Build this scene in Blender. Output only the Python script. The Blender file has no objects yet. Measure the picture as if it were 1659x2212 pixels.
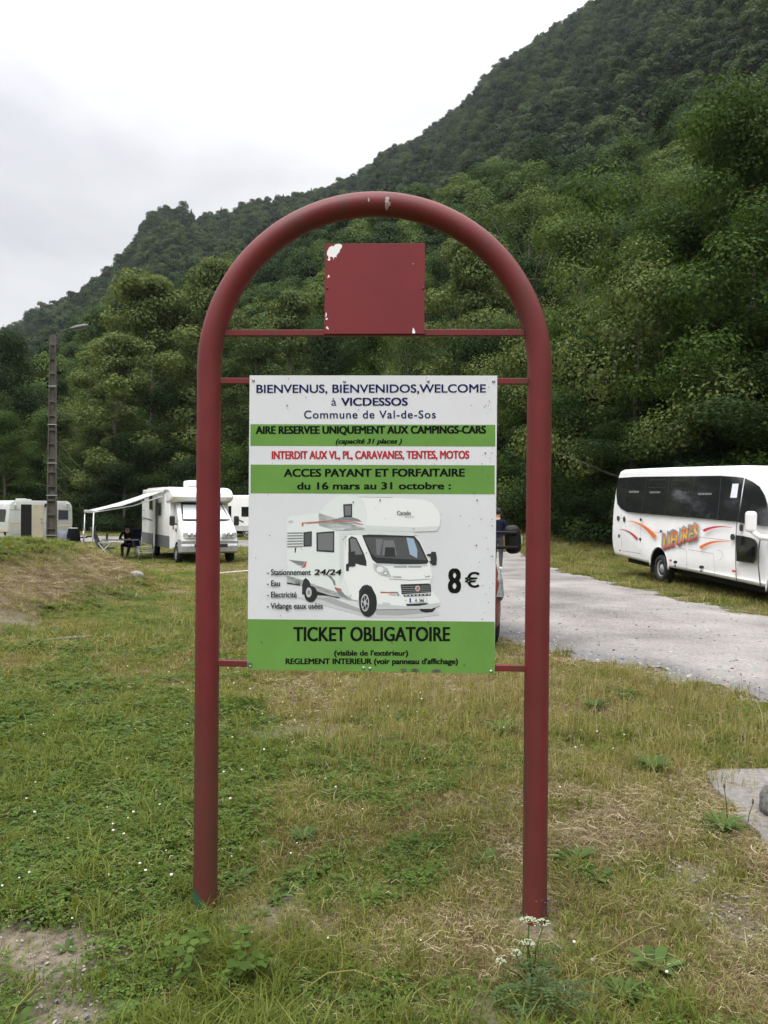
import bpy, bmesh, math, random
import numpy as np
from mathutils import Vector, Matrix, Euler

random.seed(7)
RNG = np.random.default_rng(7)
scene = bpy.context.scene
COL = scene.collection
R = math.radians

# ------------------------------------------------------------------ camera
FPX, CX, CY, EYE = 1789.0, 829.5, 1106.0, 1.65     # focal length and centre in the units of a 1659x2212 picture
PITCH, ROLL = 8 / 1789.0, 0.0085
_F = np.array([0, math.cos(PITCH), -math.sin(PITCH)])
_R0 = np.array([1.0, 0, 0])
_U0 = np.cross(_R0, _F)
_R = math.cos(ROLL) * _R0 + math.sin(ROLL) * _U0
_U = -math.sin(ROLL) * _R0 + math.cos(ROLL) * _U0
CAM = np.array([0, 0, EYE])
cam_data = bpy.data.cameras.new("camera")
cam = bpy.data.objects.new("camera", cam_data)
COL.objects.link(cam)
cam_data.sensor_fit = 'VERTICAL'
cam_data.sensor_height = 36.0
cam_data.lens = FPX / 2212.0 * 36.0
cam_data.clip_start = 0.05
cam_data.clip_end = 6000
m = Matrix(((_R[0], _U[0], -_F[0], 0), (_R[1], _U[1], -_F[1], 0), (_R[2], _U[2], -_F[2], EYE), (0, 0, 0, 1)))
cam.matrix_world = m
scene.camera = cam

# ------------------------------------------------------------------ sky, sun, exposure
SUN_EL, SUN_AZ = R(62), R(215)          # azimuth clockwise from +Y: behind the camera and to the left
world = bpy.data.worlds.new("World")
scene.world = world
world.use_nodes = True
nt = world.node_tree
nt.nodes.clear()
N = nt.nodes.new
out = N('ShaderNodeOutputWorld')
bg = N('ShaderNodeBackground')
sky = N('ShaderNodeTexSky')
sky.sky_type = 'NISHITA'
sky.sun_disc = False
sky.sun_elevation = SUN_EL
sky.sun_rotation = SUN_AZ
skym = N('ShaderNodeVectorMath'); skym.operation = 'SCALE'
skym.inputs['Scale'].default_value = 0.10
nt.links.new(sky.outputs[0], skym.inputs[0])
tc = N('ShaderNodeTexCoord')
sep = N('ShaderNodeSeparateXYZ')
nt.links.new(tc.outputs['Generated'], sep.inputs[0])
# overcast luminance: brighter towards the zenith
zc = N('ShaderNodeMapRange'); zc.interpolation_type = 'SMOOTHSTEP'
zc.inputs[1].default_value = 0.30; zc.inputs[2].default_value = 1.0
zc.inputs[3].default_value = 0.72; zc.inputs[4].default_value = 3.3
nt.links.new(sep.outputs['Z'], zc.inputs[0])
# and brighter on the side of the hidden sun, behind the camera
sun_side = N('ShaderNodeMapRange'); sun_side.interpolation_type = 'SMOOTHSTEP'
sun_side.inputs[1].default_value = 0.1; sun_side.inputs[2].default_value = -0.9; sun_side.inputs[3].default_value = 1.0; sun_side.inputs[4].default_value = 1.12
nt.links.new(sep.outputs['Y'], sun_side.inputs[0])
lum = N('ShaderNodeMath'); lum.operation = 'MULTIPLY'
nt.links.new(zc.outputs[0], lum.inputs[0]); nt.links.new(sun_side.outputs[0], lum.inputs[1])
mp = N('ShaderNodeMapping'); mp.inputs['Scale'].default_value = (2.0, 2.0, 4.2)
mp.inputs['Location'].default_value = (0.37, 0.1, 0.55)
nt.links.new(tc.outputs['Generated'], mp.inputs[0])
nz = N('ShaderNodeTexNoise'); nz.inputs['Scale'].default_value = 2.1; nz.inputs['Detail'].default_value = 6.0
nz.inputs['Roughness'].default_value = 0.45; nz.inputs['Distortion'].default_value = 0.3
nt.links.new(mp.outputs[0], nz.inputs[0])
# the cloud deck is thicker (greyer) to the west, left of the valley
west = N('ShaderNodeMapRange'); west.inputs[1].default_value = -0.16; west.inputs[2].default_value = -0.50
west.inputs[3].default_value = 0.0; west.inputs[4].default_value = 0.36
nt.links.new(sep.outputs['X'], west.inputs[0])
nzr = N('ShaderNodeMapRange'); nzr.inputs[1].default_value = 0.42; nzr.inputs[2].default_value = 0.68
nt.links.new(nz.outputs['Fac'], nzr.inputs[0])
nzs = N('ShaderNodeMath'); nzs.operation = 'MULTIPLY_ADD'; nzs.inputs[1].default_value = 0.75
nt.links.new(nzr.outputs[0], nzs.inputs[0]); nt.links.new(west.outputs[0], nzs.inputs[2])
clmp = N('ShaderNodeClamp'); nt.links.new(nzs.outputs[0], clmp.inputs[0])
shade = N('ShaderNodeMix'); shade.data_type = 'RGBA'
shade.inputs[6].default_value = (1.0, 1.0, 1.01, 1)
shade.inputs[7].default_value = (0.70, 0.70, 0.74, 1)
nt.links.new(clmp.outputs[0], shade.inputs[0])
cl = N('ShaderNodeVectorMath'); cl.operation = 'SCALE'
nt.links.new(shade.outputs[2], cl.inputs[0]); nt.links.new(lum.outputs[0], cl.inputs['Scale'])
mixs = N('ShaderNodeMix'); mixs.data_type = 'RGBA'; mixs.inputs[0].default_value = 0.94
nt.links.new(skym.outputs[0], mixs.inputs[6]); nt.links.new(cl.outputs[0], mixs.inputs[7])
nt.links.new(mixs.outputs[2], bg.inputs[0])
bg.inputs[1].default_value = 1.0
nt.links.new(bg.outputs[0], out.inputs[0])

sun_d = bpy.data.lights.new("sun", 'SUN')
sun_d.energy = 1.5
sun_d.angle = R(24)
sun_d.color = (1.0, 0.965, 0.91)
sun = bpy.data.objects.new("sun", sun_d)
COL.objects.link(sun)
sd = Vector((math.sin(SUN_AZ) * math.cos(SUN_EL), math.cos(SUN_AZ) * math.cos(SUN_EL), math.sin(SUN_EL)))
sun.rotation_euler = sd.to_track_quat('Z', 'Y').to_euler()
sun.location = sd * 60

scene.view_settings.view_transform = 'Standard'
scene.view_settings.look = 'None'
scene.view_settings.exposure = 0.40
scene.view_settings.gamma = 1.0
scene.render.engine = 'CYCLES'
scene.cycles.max_bounces = 6
scene.cycles.diffuse_bounces = 3
scene.cycles.transparent_max_bounces = 6
scene.cycles.volume_bounces = 0

# ------------------------------------------------------------------ picture <-> place helpers
def ray(u, v):
    return _F + _R * (u - CX) / FPX - _U * (v - CY) / FPX

def on_plane(u, v, p0, n):
    d = ray(u, v)
    return CAM + d * (((np.array(p0) - CAM) @ n) / (d @ n))

def at(u, v, y):
    d = ray(u, v)
    return CAM + d * (y / d[1])

def on_ground(u, v):
    """where the line of sight first meets the ground"""
    d = ray(u, v)
    ys = np.concatenate([np.linspace(1.5, 12, 500), np.linspace(12, 90, 900)])
    P = CAM[None, :] + d[None, :] * (ys / d[1])[:, None]
    g = ground(P[:, 0], P[:, 1])
    k = np.nonzero(P[:, 2] < g)[0]
    k = k[0] if len(k) else len(ys) - 1
    return float(P[k, 0]), float(P[k, 1]), float(g[k])

def smooth(t):
    t = np.clip(t, 0, 1)
    return t * t * (3 - 2 * t)

def _hash(ix, iy, seed):
    n = (ix.astype(np.int64) * 374761393 + iy.astype(np.int64) * 668265263 + seed * 974711) & 0x7fffffff
    n = ((n ^ (n >> 13)) * 1274126177) & 0x7fffffff
    n = n ^ (n >> 16)
    return (n & 0xffff) / 65535.0

def vnoise(x, y, seed=0):
    x = np.asarray(x, float); y = np.asarray(y, float)
    ix, iy = np.floor(x), np.floor(y)
    fx, fy = x - ix, y - iy
    fx = fx * fx * (3 - 2 * fx); fy = fy * fy * (3 - 2 * fy)
    a = _hash(ix, iy, seed); b = _hash(ix + 1, iy, seed); c = _hash(ix, iy + 1, seed); d = _hash(ix + 1, iy + 1, seed)
    return (a * (1 - fx) + b * fx) * (1 - fy) + (c * (1 - fx) + d * fx) * fy

def fbm(x, y, seed=0, oct=4):
    s = 0; a = 0.5; t = 0
    for k in range(oct):
        s = s + a * vnoise(np.asarray(x) * 2 ** k, np.asarray(y) * 2 ** k, seed + k * 17); t += a; a *= 0.5
    return s / t

def ground(x, y):
    x = np.asarray(x, float); y = np.asarray(y, float)
    left = smooth((4.0 - x) / 6.0)
    h = -0.38 * smooth((y - 9) / 18.0) * left - 0.10 * smooth((y - 10) / 12.0) * (1 - left)
    h = h - 0.17 * np.exp(-((x - 8.6) / 3.0) ** 2 - ((y - 13.5) / 4.2) ** 2)
    mound = 1.09 * smooth((-4.55 - x - 0.35 * (fbm(x * .5, y * .5, 5) - .5) * 2) / 2.35) * smooth((23.5 - y) / 6.0) * smooth((y - 7.5) / 4.5)
    h = h + mound + 0.10 * (fbm(x * .9, y * .9, 91, 3) - .5) * np.minimum(mound * 2, 1)
    # grassy bank rising to the trees beyond the road on the right
    bank = smooth((y - 27) / 10.0) * smooth((x - 4.0) / 3.0) + smooth((x - 9.5) / 8.0) * smooth((y - 12) / 8)
    h = h + 0.55 * np.minimum(bank, 1.2)
    h = h + 0.05 * (fbm(x * .8, y * .8, 3, 3) - 0.5) * smooth((y - 1) / 3) + 0.022 * (fbm(x * 4, y * 4, 8, 3) - .5)
    return h

def G(x, y):
    return float(ground(np.array([x]), np.array([y]))[0])

# ------------------------------------------------------------------ object helpers
def tag(o, label=None, cat=None, group=None, kind=None):
    if label: o['label'] = label
    if cat: o['category'] = cat
    if group: o['group'] = group
    if kind: o['kind'] = kind
    return o

def empty(name, loc=(0, 0, 0), rot=(0, 0, 0), scale=1.0):
    o = bpy.data.objects.new(name, None)
    o.empty_display_size = 0.3
    COL.objects.link(o)
    o.location = loc; o.rotation_euler = rot
    o.scale = (scale,) * 3 if not hasattr(scale, '__len__') else scale
    return o

def raw_mesh(name, verts, faces_flat, sizes, smooth_shade=False):
    me = bpy.data.meshes.new(name)
    verts = np.asarray(verts, np.float32); ff = np.asarray(faces_flat, np.int32).ravel(); sizes = np.asarray(sizes, np.int32)
    me.vertices.add(len(verts)); me.vertices.foreach_set('co', verts.ravel())
    me.loops.add(len(ff)); me.loops.foreach_set('vertex_index', ff)
    me.polygons.add(len(sizes))
    st = np.zeros(len(sizes), np.int32); st[1:] = np.cumsum(sizes)[:-1]
    me.polygons.foreach_set('loop_start', st); me.polygons.foreach_set('loop_total', sizes)
    if smooth_shade:
        me.polygons.foreach_set('use_smooth', np.ones(len(sizes), bool))
    me.update(calc_edges=True)
    return me

def link(name, me, mats, parent=None, label=None):
    o = bpy.data.objects.new(name, me)
    COL.objects.link(o)
    if not isinstance(mats, (list, tuple)): mats = [mats]
    for mm in mats: me.materials.append(mm)
    if parent is not None: o.parent = parent
    if label: o['label'] = label
    return o

class MB:
    """collects shapes and links them as one mesh object"""
    def __init__(s):
        s.bm = bmesh.new()
    def _mi(s, faces, mi, sm):
        for f in faces:
            f.material_index = mi; f.smooth = sm
    def box(s, c, d, mi=0, rot=None, bevel=0.0, seg=2):
        M = Matrix.Translation(c) @ (Euler(rot).to_matrix().to_4x4() if rot else Matrix()) @ Matrix.Diagonal((d[0], d[1], d[2], 1))
        r = bmesh.ops.create_cube(s.bm, size=1.0, matrix=M)
        fs = set(f for v in r['verts'] for f in v.link_faces)
        if bevel:
            es = list(set(e for f in fs for e in f.edges))
            b = bmesh.ops.bevel(s.bm, geom=es, offset=bevel, segments=seg, affect='EDGES', profile=0.5)
            fs = set(b['faces']) | set(f for f in fs if f.is_valid)
            fs = set(f for v in set(v for f in fs for v in f.verts) for f in v.link_faces)
        s._mi(fs, mi, False)
        return s
    def prism(s, outline, a0, a1, axis='y', mi=0, bevel=0.0, seg=2, sm=False):
        """outline of (p,q) extruded along axis from a0 to a1; axis y: (x,z), x: (y,z), z: (x,y)"""
        def P(p, a):
            return {'y': (p[0], a, p[1]), 'x': (a, p[0], p[1]), 'z': (p[0], p[1], a)}[axis]
        A = [s.bm.verts.new(P(p, a0)) for p in outline]; B = [s.bm.verts.new(P(p, a1)) for p in outline]
        n = len(outline); fs = [s.bm.faces.new(A), s.bm.faces.new(B[::-1])]
        for i in range(n): fs.append(s.bm.faces.new((A[i], B[i], B[(i + 1) % n], A[(i + 1) % n])))
        bmesh.ops.recalc_face_normals(s.bm, faces=fs)
        if bevel:
            es = [e for e in set(e for f in fs[:2] for e in f.edges)]
            b = bmesh.ops.bevel(s.bm, geom=es, offset=bevel, segments=seg, affect='EDGES', profile=0.5)
            fs = [f for f in set(f for v in A + B if v.is_valid for f in v.link_faces) | set(b['faces']) if f.is_valid]
            fs = list(set(f for v in set(v for f in fs for v in f.verts) for f in v.link_faces))
        s._mi(fs, mi, sm)
        return s
    def poly(s, pts, mi=0):
        f = s.bm.faces.new([s.bm.verts.new(p) for p in pts]); f.material_index = mi
        return s
    def tube(s, pts, r, n=10, mi=0, cap=True, sm=True):
        pts = [Vector(p) for p in pts]
        if not hasattr(r, '__len__'): r = [r] * len(pts)
        rings = []; up = None
        for i, p in enumerate(pts):
            t = (pts[min(i + 1, len(pts) - 1)] - pts[max(i - 1, 0)]).normalized()
            if up is None:
                up = Vector((0, 0, 1)) if abs(t.z) < .9 else Vector((1, 0, 0))
            a = t.cross(up).normalized(); up = a.cross(t).normalized(); 
            rings.append([s.bm.verts.new(p + (a * math.cos(2 * math.pi * k / n) + up * math.sin(2 * math.pi * k / n)) * r[i]) for k in range(n)])
        fs = []
        for i in range(len(rings) - 1):
            for k in range(n):
                fs.append(s.bm.faces.new((rings[i][k], rings[i + 1][k], rings[i + 1][(k + 1) % n], rings[i][(k + 1) % n])))
        s._mi(fs, mi, sm)
        if cap:
            s._mi([s.bm.faces.new(rings[0]), s.bm.faces.new(rings[-1][::-1])], mi, False)
        return s
    def lathe(s, prof, n=24, mi=0, M=None, sm=True):
        """prof of (radius, height) about the local z axis"""
        M = M or Matrix(); rings = []
        for (r, z) in prof:
            rings.append([s.bm.verts.new(M @ Vector((r * math.cos(2 * math.pi * k / n), r * math.sin(2 * math.pi * k / n), z))) for k in range(n)])
        fs = []
        for i in range(len(rings) - 1):
            for k in range(n):
                fs.append(s.bm.faces.new((rings[i][k], rings[i][(k + 1) % n], rings[i + 1][(k + 1) % n], rings[i + 1][k])))
        fs2 = [s.bm.faces.new(rings[0][::-1]), s.bm.faces.new(rings[-1])]
        s._mi(fs, mi, sm); s._mi(fs2, mi, False)
        return s
    def ball(s, c, d, mi=0, sub=2, noise=0.0, rot=None):
        M = Matrix.Translation(c) @ (Euler(rot).to_matrix().to_4x4() if rot else Matrix()) @ Matrix.Diagonal((d[0], d[1], d[2], 1))
        r = bmesh.ops.create_icosphere(s.bm, subdivisions=sub, radius=0.5)
        for v in r['verts']:
            if noise:
                v.co *= 1 + noise * (random.random() - .5)
            v.co = M @ v.co
        s._mi(set(f for v in r['verts'] for f in v.link_faces), mi, True)
        return s
    def loft(s, sections, mi=0, sm=True, cap=True):
        """sections: lists of 3-d points, all of one length, joined in order"""
        rings = [[s.bm.verts.new(p) for p in sec] for sec in sections]
        n = len(rings[0]); fs = []
        for i in range(len(rings) - 1):
            for k in range(n):
                fs.append(s.bm.faces.new((rings[i][k], rings[i][(k + 1) % n], rings[i + 1][(k + 1) % n], rings[i + 1][k])))
        if cap:
            fs += [s.bm.faces.new(rings[0][::-1]), s.bm.faces.new(rings[-1])]
        bmesh.ops.recalc_face_normals(s.bm, faces=fs)
        s._mi(fs, mi, sm)
        return s
    def build(s, name, mats, parent=None, label=None, auto=None):
        me = bpy.data.meshes.new(name)
        s.bm.to_mesh(me); s.bm.free()
        o = link(name, me, mats, parent, label)
        if auto:
            me.set_sharp_from_angle(angle=R(auto))
        return o

def cut(o, cutters):
    """boolean difference of plain mesh builders from o; the result replaces o's mesh"""
    tmp = []
    for cmb in cutters:
        me = bpy.data.meshes.new('cutter'); cmb.bm.to_mesh(me); cmb.bm.free()
        c = bpy.data.objects.new('cutter', me); COL.objects.link(c); tmp.append(c)
        c.parent = o.parent
        md = o.modifiers.new('cut', 'BOOLEAN'); md.operation = 'DIFFERENCE'; md.object = c; md.solver = 'EXACT'
    bpy.context.view_layer.update()
    dg = bpy.context.evaluated_depsgraph_get()
    me = bpy.data.meshes.new_from_object(o.evaluated_get(dg))
    o.modifiers.clear(); o.data = me
    for c in tmp: bpy.data.objects.remove(c)
    return o

def copy_tree(o, parent=None):
    c = o.copy(); COL.objects.link(c)
    if parent is not None: c.parent = parent
    for ch in list(o.children): copy_tree(ch, c)
    return c

# ------------------------------------------------------------------ materials
MATS = {}
def mat(name, col=(.5, .5, .5), rough=.6, metal=0.0, spec=.5, var=0.0, scale=8.0, col2=None, bump=0.0, bscale=40.0, coat=0.0, detail=4.0, lo=.35, hi=.65, stretch=None):
    """a principled paint/plastic/fabric with noise-driven colour variation and bump"""
    mm = bpy.data.materials.new(name); mm.use_nodes = True
    t = mm.node_tree; p = t.nodes['Principled BSDF']
    p.inputs['Base Color'].default_value = (*col, 1); p.inputs['Roughness'].default_value = rough
    p.inputs['Metallic'].default_value = metal; p.inputs['Specular IOR Level'].default_value = spec
    p.inputs['Coat Weight'].default_value = coat
    c = t.nodes.new('ShaderNodeTexCoord')
    src = c.outputs['Object']
    if stretch:
        mpn = t.nodes.new('ShaderNodeMapping'); mpn.inputs['Scale'].default_value = stretch
        t.links.new(src, mpn.inputs[0]); src = mpn.outputs[0]
    if var or col2:
        n = t.nodes.new('ShaderNodeTexNoise'); n.inputs['Scale'].default_value = scale; n.inputs['Detail'].default_value = detail
        n.inputs['Roughness'].default_value = .6
        t.links.new(src, n.inputs[0])
        rp = t.nodes.new('ShaderNodeValToRGB')
        a = col2 if col2 else tuple(max(0, x * (1 - var)) for x in col)
        b = col if col2 else tuple(x * (1 + var) for x in col)
        rp.color_ramp.elements[0].position = lo; rp.color_ramp.elements[0].color = (*a, 1)
        rp.color_ramp.elements[1].position = hi; rp.color_ramp.elements[1].color = (*b, 1)
        t.links.new(n.outputs['Fac'], rp.inputs[0]); t.links.new(rp.outputs[0], p.inputs['Base Color'])
    if bump:
        n2 = t.nodes.new('ShaderNodeTexNoise'); n2.inputs['Scale'].default_value = bscale; n2.inputs['Detail'].default_value = 3
        t.links.new(src, n2.inputs[0])
        bp = t.nodes.new('ShaderNodeBump'); bp.inputs['Strength'].default_value = bump; bp.inputs['Distance'].default_value = .02
        t.links.new(n2.outputs['Fac'], bp.inputs['Height']); t.links.new(bp.outputs[0], p.inputs['Normal'])
    MATS[name] = mm
    return mm

def leaf_mat(name, stops, transl=.35, tvar=.25, rough=.65, spec=.10):
    """foliage: colour varies leaf by leaf (island) and plant by plant (object); some light passes through"""
    mm = bpy.data.materials.new(name); mm.use_nodes = True
    t = mm.node_tree; t.nodes.clear()
    o = t.nodes.new('ShaderNodeOutputMaterial'); p = t.nodes.new('ShaderNodeBsdfPrincipled'); tr = t.nodes.new('ShaderNodeBsdfTranslucent')
    mx = t.nodes.new('ShaderNodeMixShader'); mx.inputs[0].default_value = transl
    ge = t.nodes.new('ShaderNodeNewGeometry'); oi = t.nodes.new('ShaderNodeObjectInfo')
    rp = t.nodes.new('ShaderNodeValToRGB')
    els = rp.color_ramp.elements
    els[0].position = 0; els[0].color = (*stops[0], 1)
    els[1].position = 1; els[1].color = (*stops[-1], 1)
    for i, s in enumerate(stops[1:-1]):
        e = els.new((i + 1) / (len(stops) - 1)); e.color = (*s, 1)
    ma = t.nodes.new('ShaderNodeMath'); ma.operation = 'MULTIPLY_ADD'; ma.inputs[1].default_value = 1 - tvar
    mb = t.nodes.new('ShaderNodeMath'); mb.operation = 'MULTIPLY'; mb.inputs[1].default_value = tvar
    t.links.new(oi.outputs['Random'], mb.inputs[0])
    t.links.new(ge.outputs['Random Per Island'], ma.inputs[0]); t.links.new(mb.outputs[0], ma.inputs[2])
    t.links.new(ma.outputs[0], rp.inputs[0])
    t.links.new(rp.outputs[0], p.inputs['Base Color']); p.inputs['Roughness'].default_value = rough; p.inputs['Specular IOR Level'].default_value = spec
    g = t.nodes.new('ShaderNodeVectorMath'); g.operation = 'MULTIPLY'; g.inputs[1].default_value = (1.35, 1.25, .6)
    t.links.new(rp.outputs[0], g.inputs[0]); t.links.new(g.outputs[0], tr.inputs[0])
    t.links.new(p.outputs[0], mx.inputs[1]); t.links.new(tr.outputs[0], mx.inputs[2]); t.links.new(mx.outputs[0], o.inputs[0])
    MATS[name] = mm
    return mm

white_paint = mat('white_paint', (.80, .80, .79), .32, var=.04, scale=2.0, coat=.2)
cream_paint = mat('cream_paint', (.52, .46, .34), .45, var=.08, scale=1.5)
offwhite = mat('weathered_offwhite', (.46, .475, .45), .5, var=.10, scale=2.5)
black_plastic = mat('black_plastic', (.018, .018, .02), .45, var=.2, scale=20)
black_rubber = mat('black_rubber', (.014, .014, .014), .8, var=.3, scale=15)
dark_glass = mat('dark_glass', (.008, .009, .010), .04, spec=.6)
grey_glass = mat('grey_glass', (.05, .055, .06), .06, spec=.6)
dark_void = mat('dark_interior', (.006, .006, .006), .9)
silver_paint = mat('silver_paint', (.42, .43, .44), .35, metal=.3, var=.06)
grey_plastic = mat('grey_plastic', (.12, .125, .13), .5, var=.1)
steel = mat('galvanised_steel', (.45, .46, .47), .4, metal=.7, var=.12, scale=30)
alu = mat('aluminium', (.62, .63, .63), .38, metal=.5)
orange_plastic = mat('orange_lens', (.62, .13, .02), .25)
clear_lens = mat('clear_lens', (.42, .45, .46), .12, spec=.8, var=.35, scale=25)
chrome = mat('chrome', (.7, .7, .72), .15, metal=1.0)
navy_fabric = mat('navy_fabric', (.012, .013, .030), .95, spec=.1, var=.3, scale=12, bump=.2)
black_fabric = mat('black_fabric', (.008, .008, .009), .95, spec=.08, var=.3, scale=9, bump=.3)
grey_fabric = mat('grey_fabric', (.09, .09, .09), .9, var=.2, scale=14, bump=.2)
bark = mat('bark', (.085, .07, .055), .95, var=.35, scale=6, bump=.6, bscale=14)
pale_bark = mat('pale_bark', (.20, .18, .15), .95, var=.4, scale=5, bump=.5, bscale=14)

# ================================================================== SETTING: ground, road, hills
def gauss(x, y, cx, cy, rx, ry):
    return np.exp(-((x - cx) / rx) ** 2 - ((y - cy) / ry) ** 2)

def road_edges(y):
    """left and right edge (x) of the gravel road where it runs away from the viewer, y < 30"""
    l = np.interp(y, [2, 5.2, 6.2, 6.8, 8.5, 10.2, 12, 15, 20, 26], [8.5, 4.9, 3.75, 3.15, 2.5, 1.55, .55, -.2, -.4, -.8])
    r = np.interp(y, [2, 8, 13, 14.5, 16, 20, 26, 31], [10.5, 8.0, 6.7, 6.25, 6.0, 5.55, 5.2, 4.4])
    return l, r

def road_mask(x, y):
    x = np.asarray(x, float); y = np.asarray(y, float)
    l, r = road_edges(y)
    wob = (fbm(x * 1.3, y * 1.3, 31, 3) - .5) * .9 + (fbm(x * 6, y * 6, 35, 3) - .5) * 1.0
    near = smooth(np.minimum(x - l + wob, r - x + wob) / .35 + .5) * (y < 30)
    # the far stretch bends left behind the camper and runs across the view
    c = np.interp(x, [-60, -30, -20, -8, 0, 6], [60, 55, 52, 46.5, 37, 28.5])
    w = np.interp(x, [-60, -20, -8, 0, 6], [4.5, 4.2, 3.8, 3.6, 3.0])
    far = smooth((w - np.abs(y - c) + wob) / .5 + .5) * (x < 5.2)
    return np.maximum(near, far)

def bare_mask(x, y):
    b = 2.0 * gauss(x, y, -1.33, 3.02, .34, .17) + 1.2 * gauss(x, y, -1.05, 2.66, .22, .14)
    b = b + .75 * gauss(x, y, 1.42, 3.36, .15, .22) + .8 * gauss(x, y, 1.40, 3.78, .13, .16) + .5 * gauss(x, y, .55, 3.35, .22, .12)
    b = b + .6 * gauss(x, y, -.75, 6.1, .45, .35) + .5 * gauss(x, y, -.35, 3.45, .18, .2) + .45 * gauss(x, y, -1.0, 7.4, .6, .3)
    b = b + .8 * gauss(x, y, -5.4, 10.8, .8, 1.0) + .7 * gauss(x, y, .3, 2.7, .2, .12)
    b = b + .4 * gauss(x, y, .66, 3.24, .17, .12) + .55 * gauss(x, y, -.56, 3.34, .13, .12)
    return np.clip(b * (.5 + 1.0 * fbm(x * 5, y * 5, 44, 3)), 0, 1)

def dry_mask(x, y):
    n = fbm(x * .9, y * .9, 21, 4)
    n2 = fbm(x * 3.2, y * 3.2, 27, 3)
    d = .31 + 0 * x
    d = d + .36 * smooth((x - .25) / 1.1) * smooth((5.9 - y) / 1.6)                # strawy ground on the right
    d = d + .22 * gauss(x, y, .35, 3.25, .7, .5)
    d = d - .30 * smooth((-.55 - x) / .9) * smooth((9.5 - y) / 2.5)              # lush on the left
    d = d - .22 * gauss(x, y, .0, 5.3, .8, .8) - .25 * gauss(x, y, 1.5, 5.9, .5, .3)
    d = d - .35 * gauss(x, y, -.25, 2.75, .55, .2) - .30 * gauss(x, y, .7, 2.5, .5, .16)
    d = d + .20 * smooth((x + .6) / 1.2) * smooth((y - 6.0) / 1.2) * smooth((13 - y) / 3)
    d = d + .28 * gauss(x, y, -.6, 7.4, .8, .8) + .15 * gauss(x, y, -2.1, 8.5, 1.3, .5)
    z = ground(x, y)
    d = d + .62 * smooth((z - .02) / .25) * smooth((.80 - z) / .35) * (x < -3.5) * smooth((y - 8) / 3) * (.2 + 1.2 * n) - .30 * smooth((z - .72) / .2) * (x < -3.5)
    d = d - .16 * smooth((y - 8) / 3) * smooth((27 - y) / 4) * (x < 1) * (z < .25)
    d = d + .30 * gauss(x, y, -4.4, 17.5, 1.0, 2.6) + .25 * gauss(x, y, -3, 22.5, 2.5, 1.6) + .2 * gauss(x, y, -6, 27, 4, 2)
    d = d - .22 * smooth((y - 27) / 6) * (x > 3)
    n3 = fbm(x * 1.9 + 7, y * 1.9, 29, 3)
    return np.clip(d + (n - .5) * .75 + (n2 - .5) * .55 + (n3 - .5) * .55, 0, 1)

def axis(lo, hi, dense_lo, dense_hi, step, grow=1.14):
    a = list(np.arange(dense_lo, dense_hi, step)); s = step
    while a[-1] < hi: s *= grow; a.append(a[-1] + s)
    s = step; b = [dense_lo]
    while b[-1] > lo: s *= grow; b.append(b[-1] - s)
    return np.array(sorted(b[1:]) + a)

def sheet(name, xs, ys, zoff, mats, keep=None, attrs=None):
    X, Y = np.meshgrid(xs, ys)
    Z = ground(X.ravel(), Y.ravel()) + zoff
    V = np.stack([X.ravel(), Y.ravel(), Z], 1)
    nx, ny = len(xs), len(ys)
    i = np.arange(nx * ny).reshape(ny, nx)
    q = np.stack([i[:-1, :-1], i[:-1, 1:], i[1:, 1:], i[1:, :-1]], -1).reshape(-1, 4)
    if keep is not None:
        k = keep(X.ravel(), Y.ravel()); q = q[k[q].min(1)]
        used = np.unique(q); mp_ = -np.ones(len(V), int); mp_[used] = np.arange(len(used)); V = V[used]; q = mp_[q]
    me = raw_mesh(name, V, q, np.full(len(q), 4), True)
    if attrs:
        for an, fn in attrs.items():
            a = me.attributes.new(an, 'FLOAT', 'POINT'); a.data.foreach_set('value', np.asarray(fn(V[:, 0], V[:, 1]), np.float32))
    return link(name, me, mats)

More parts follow.
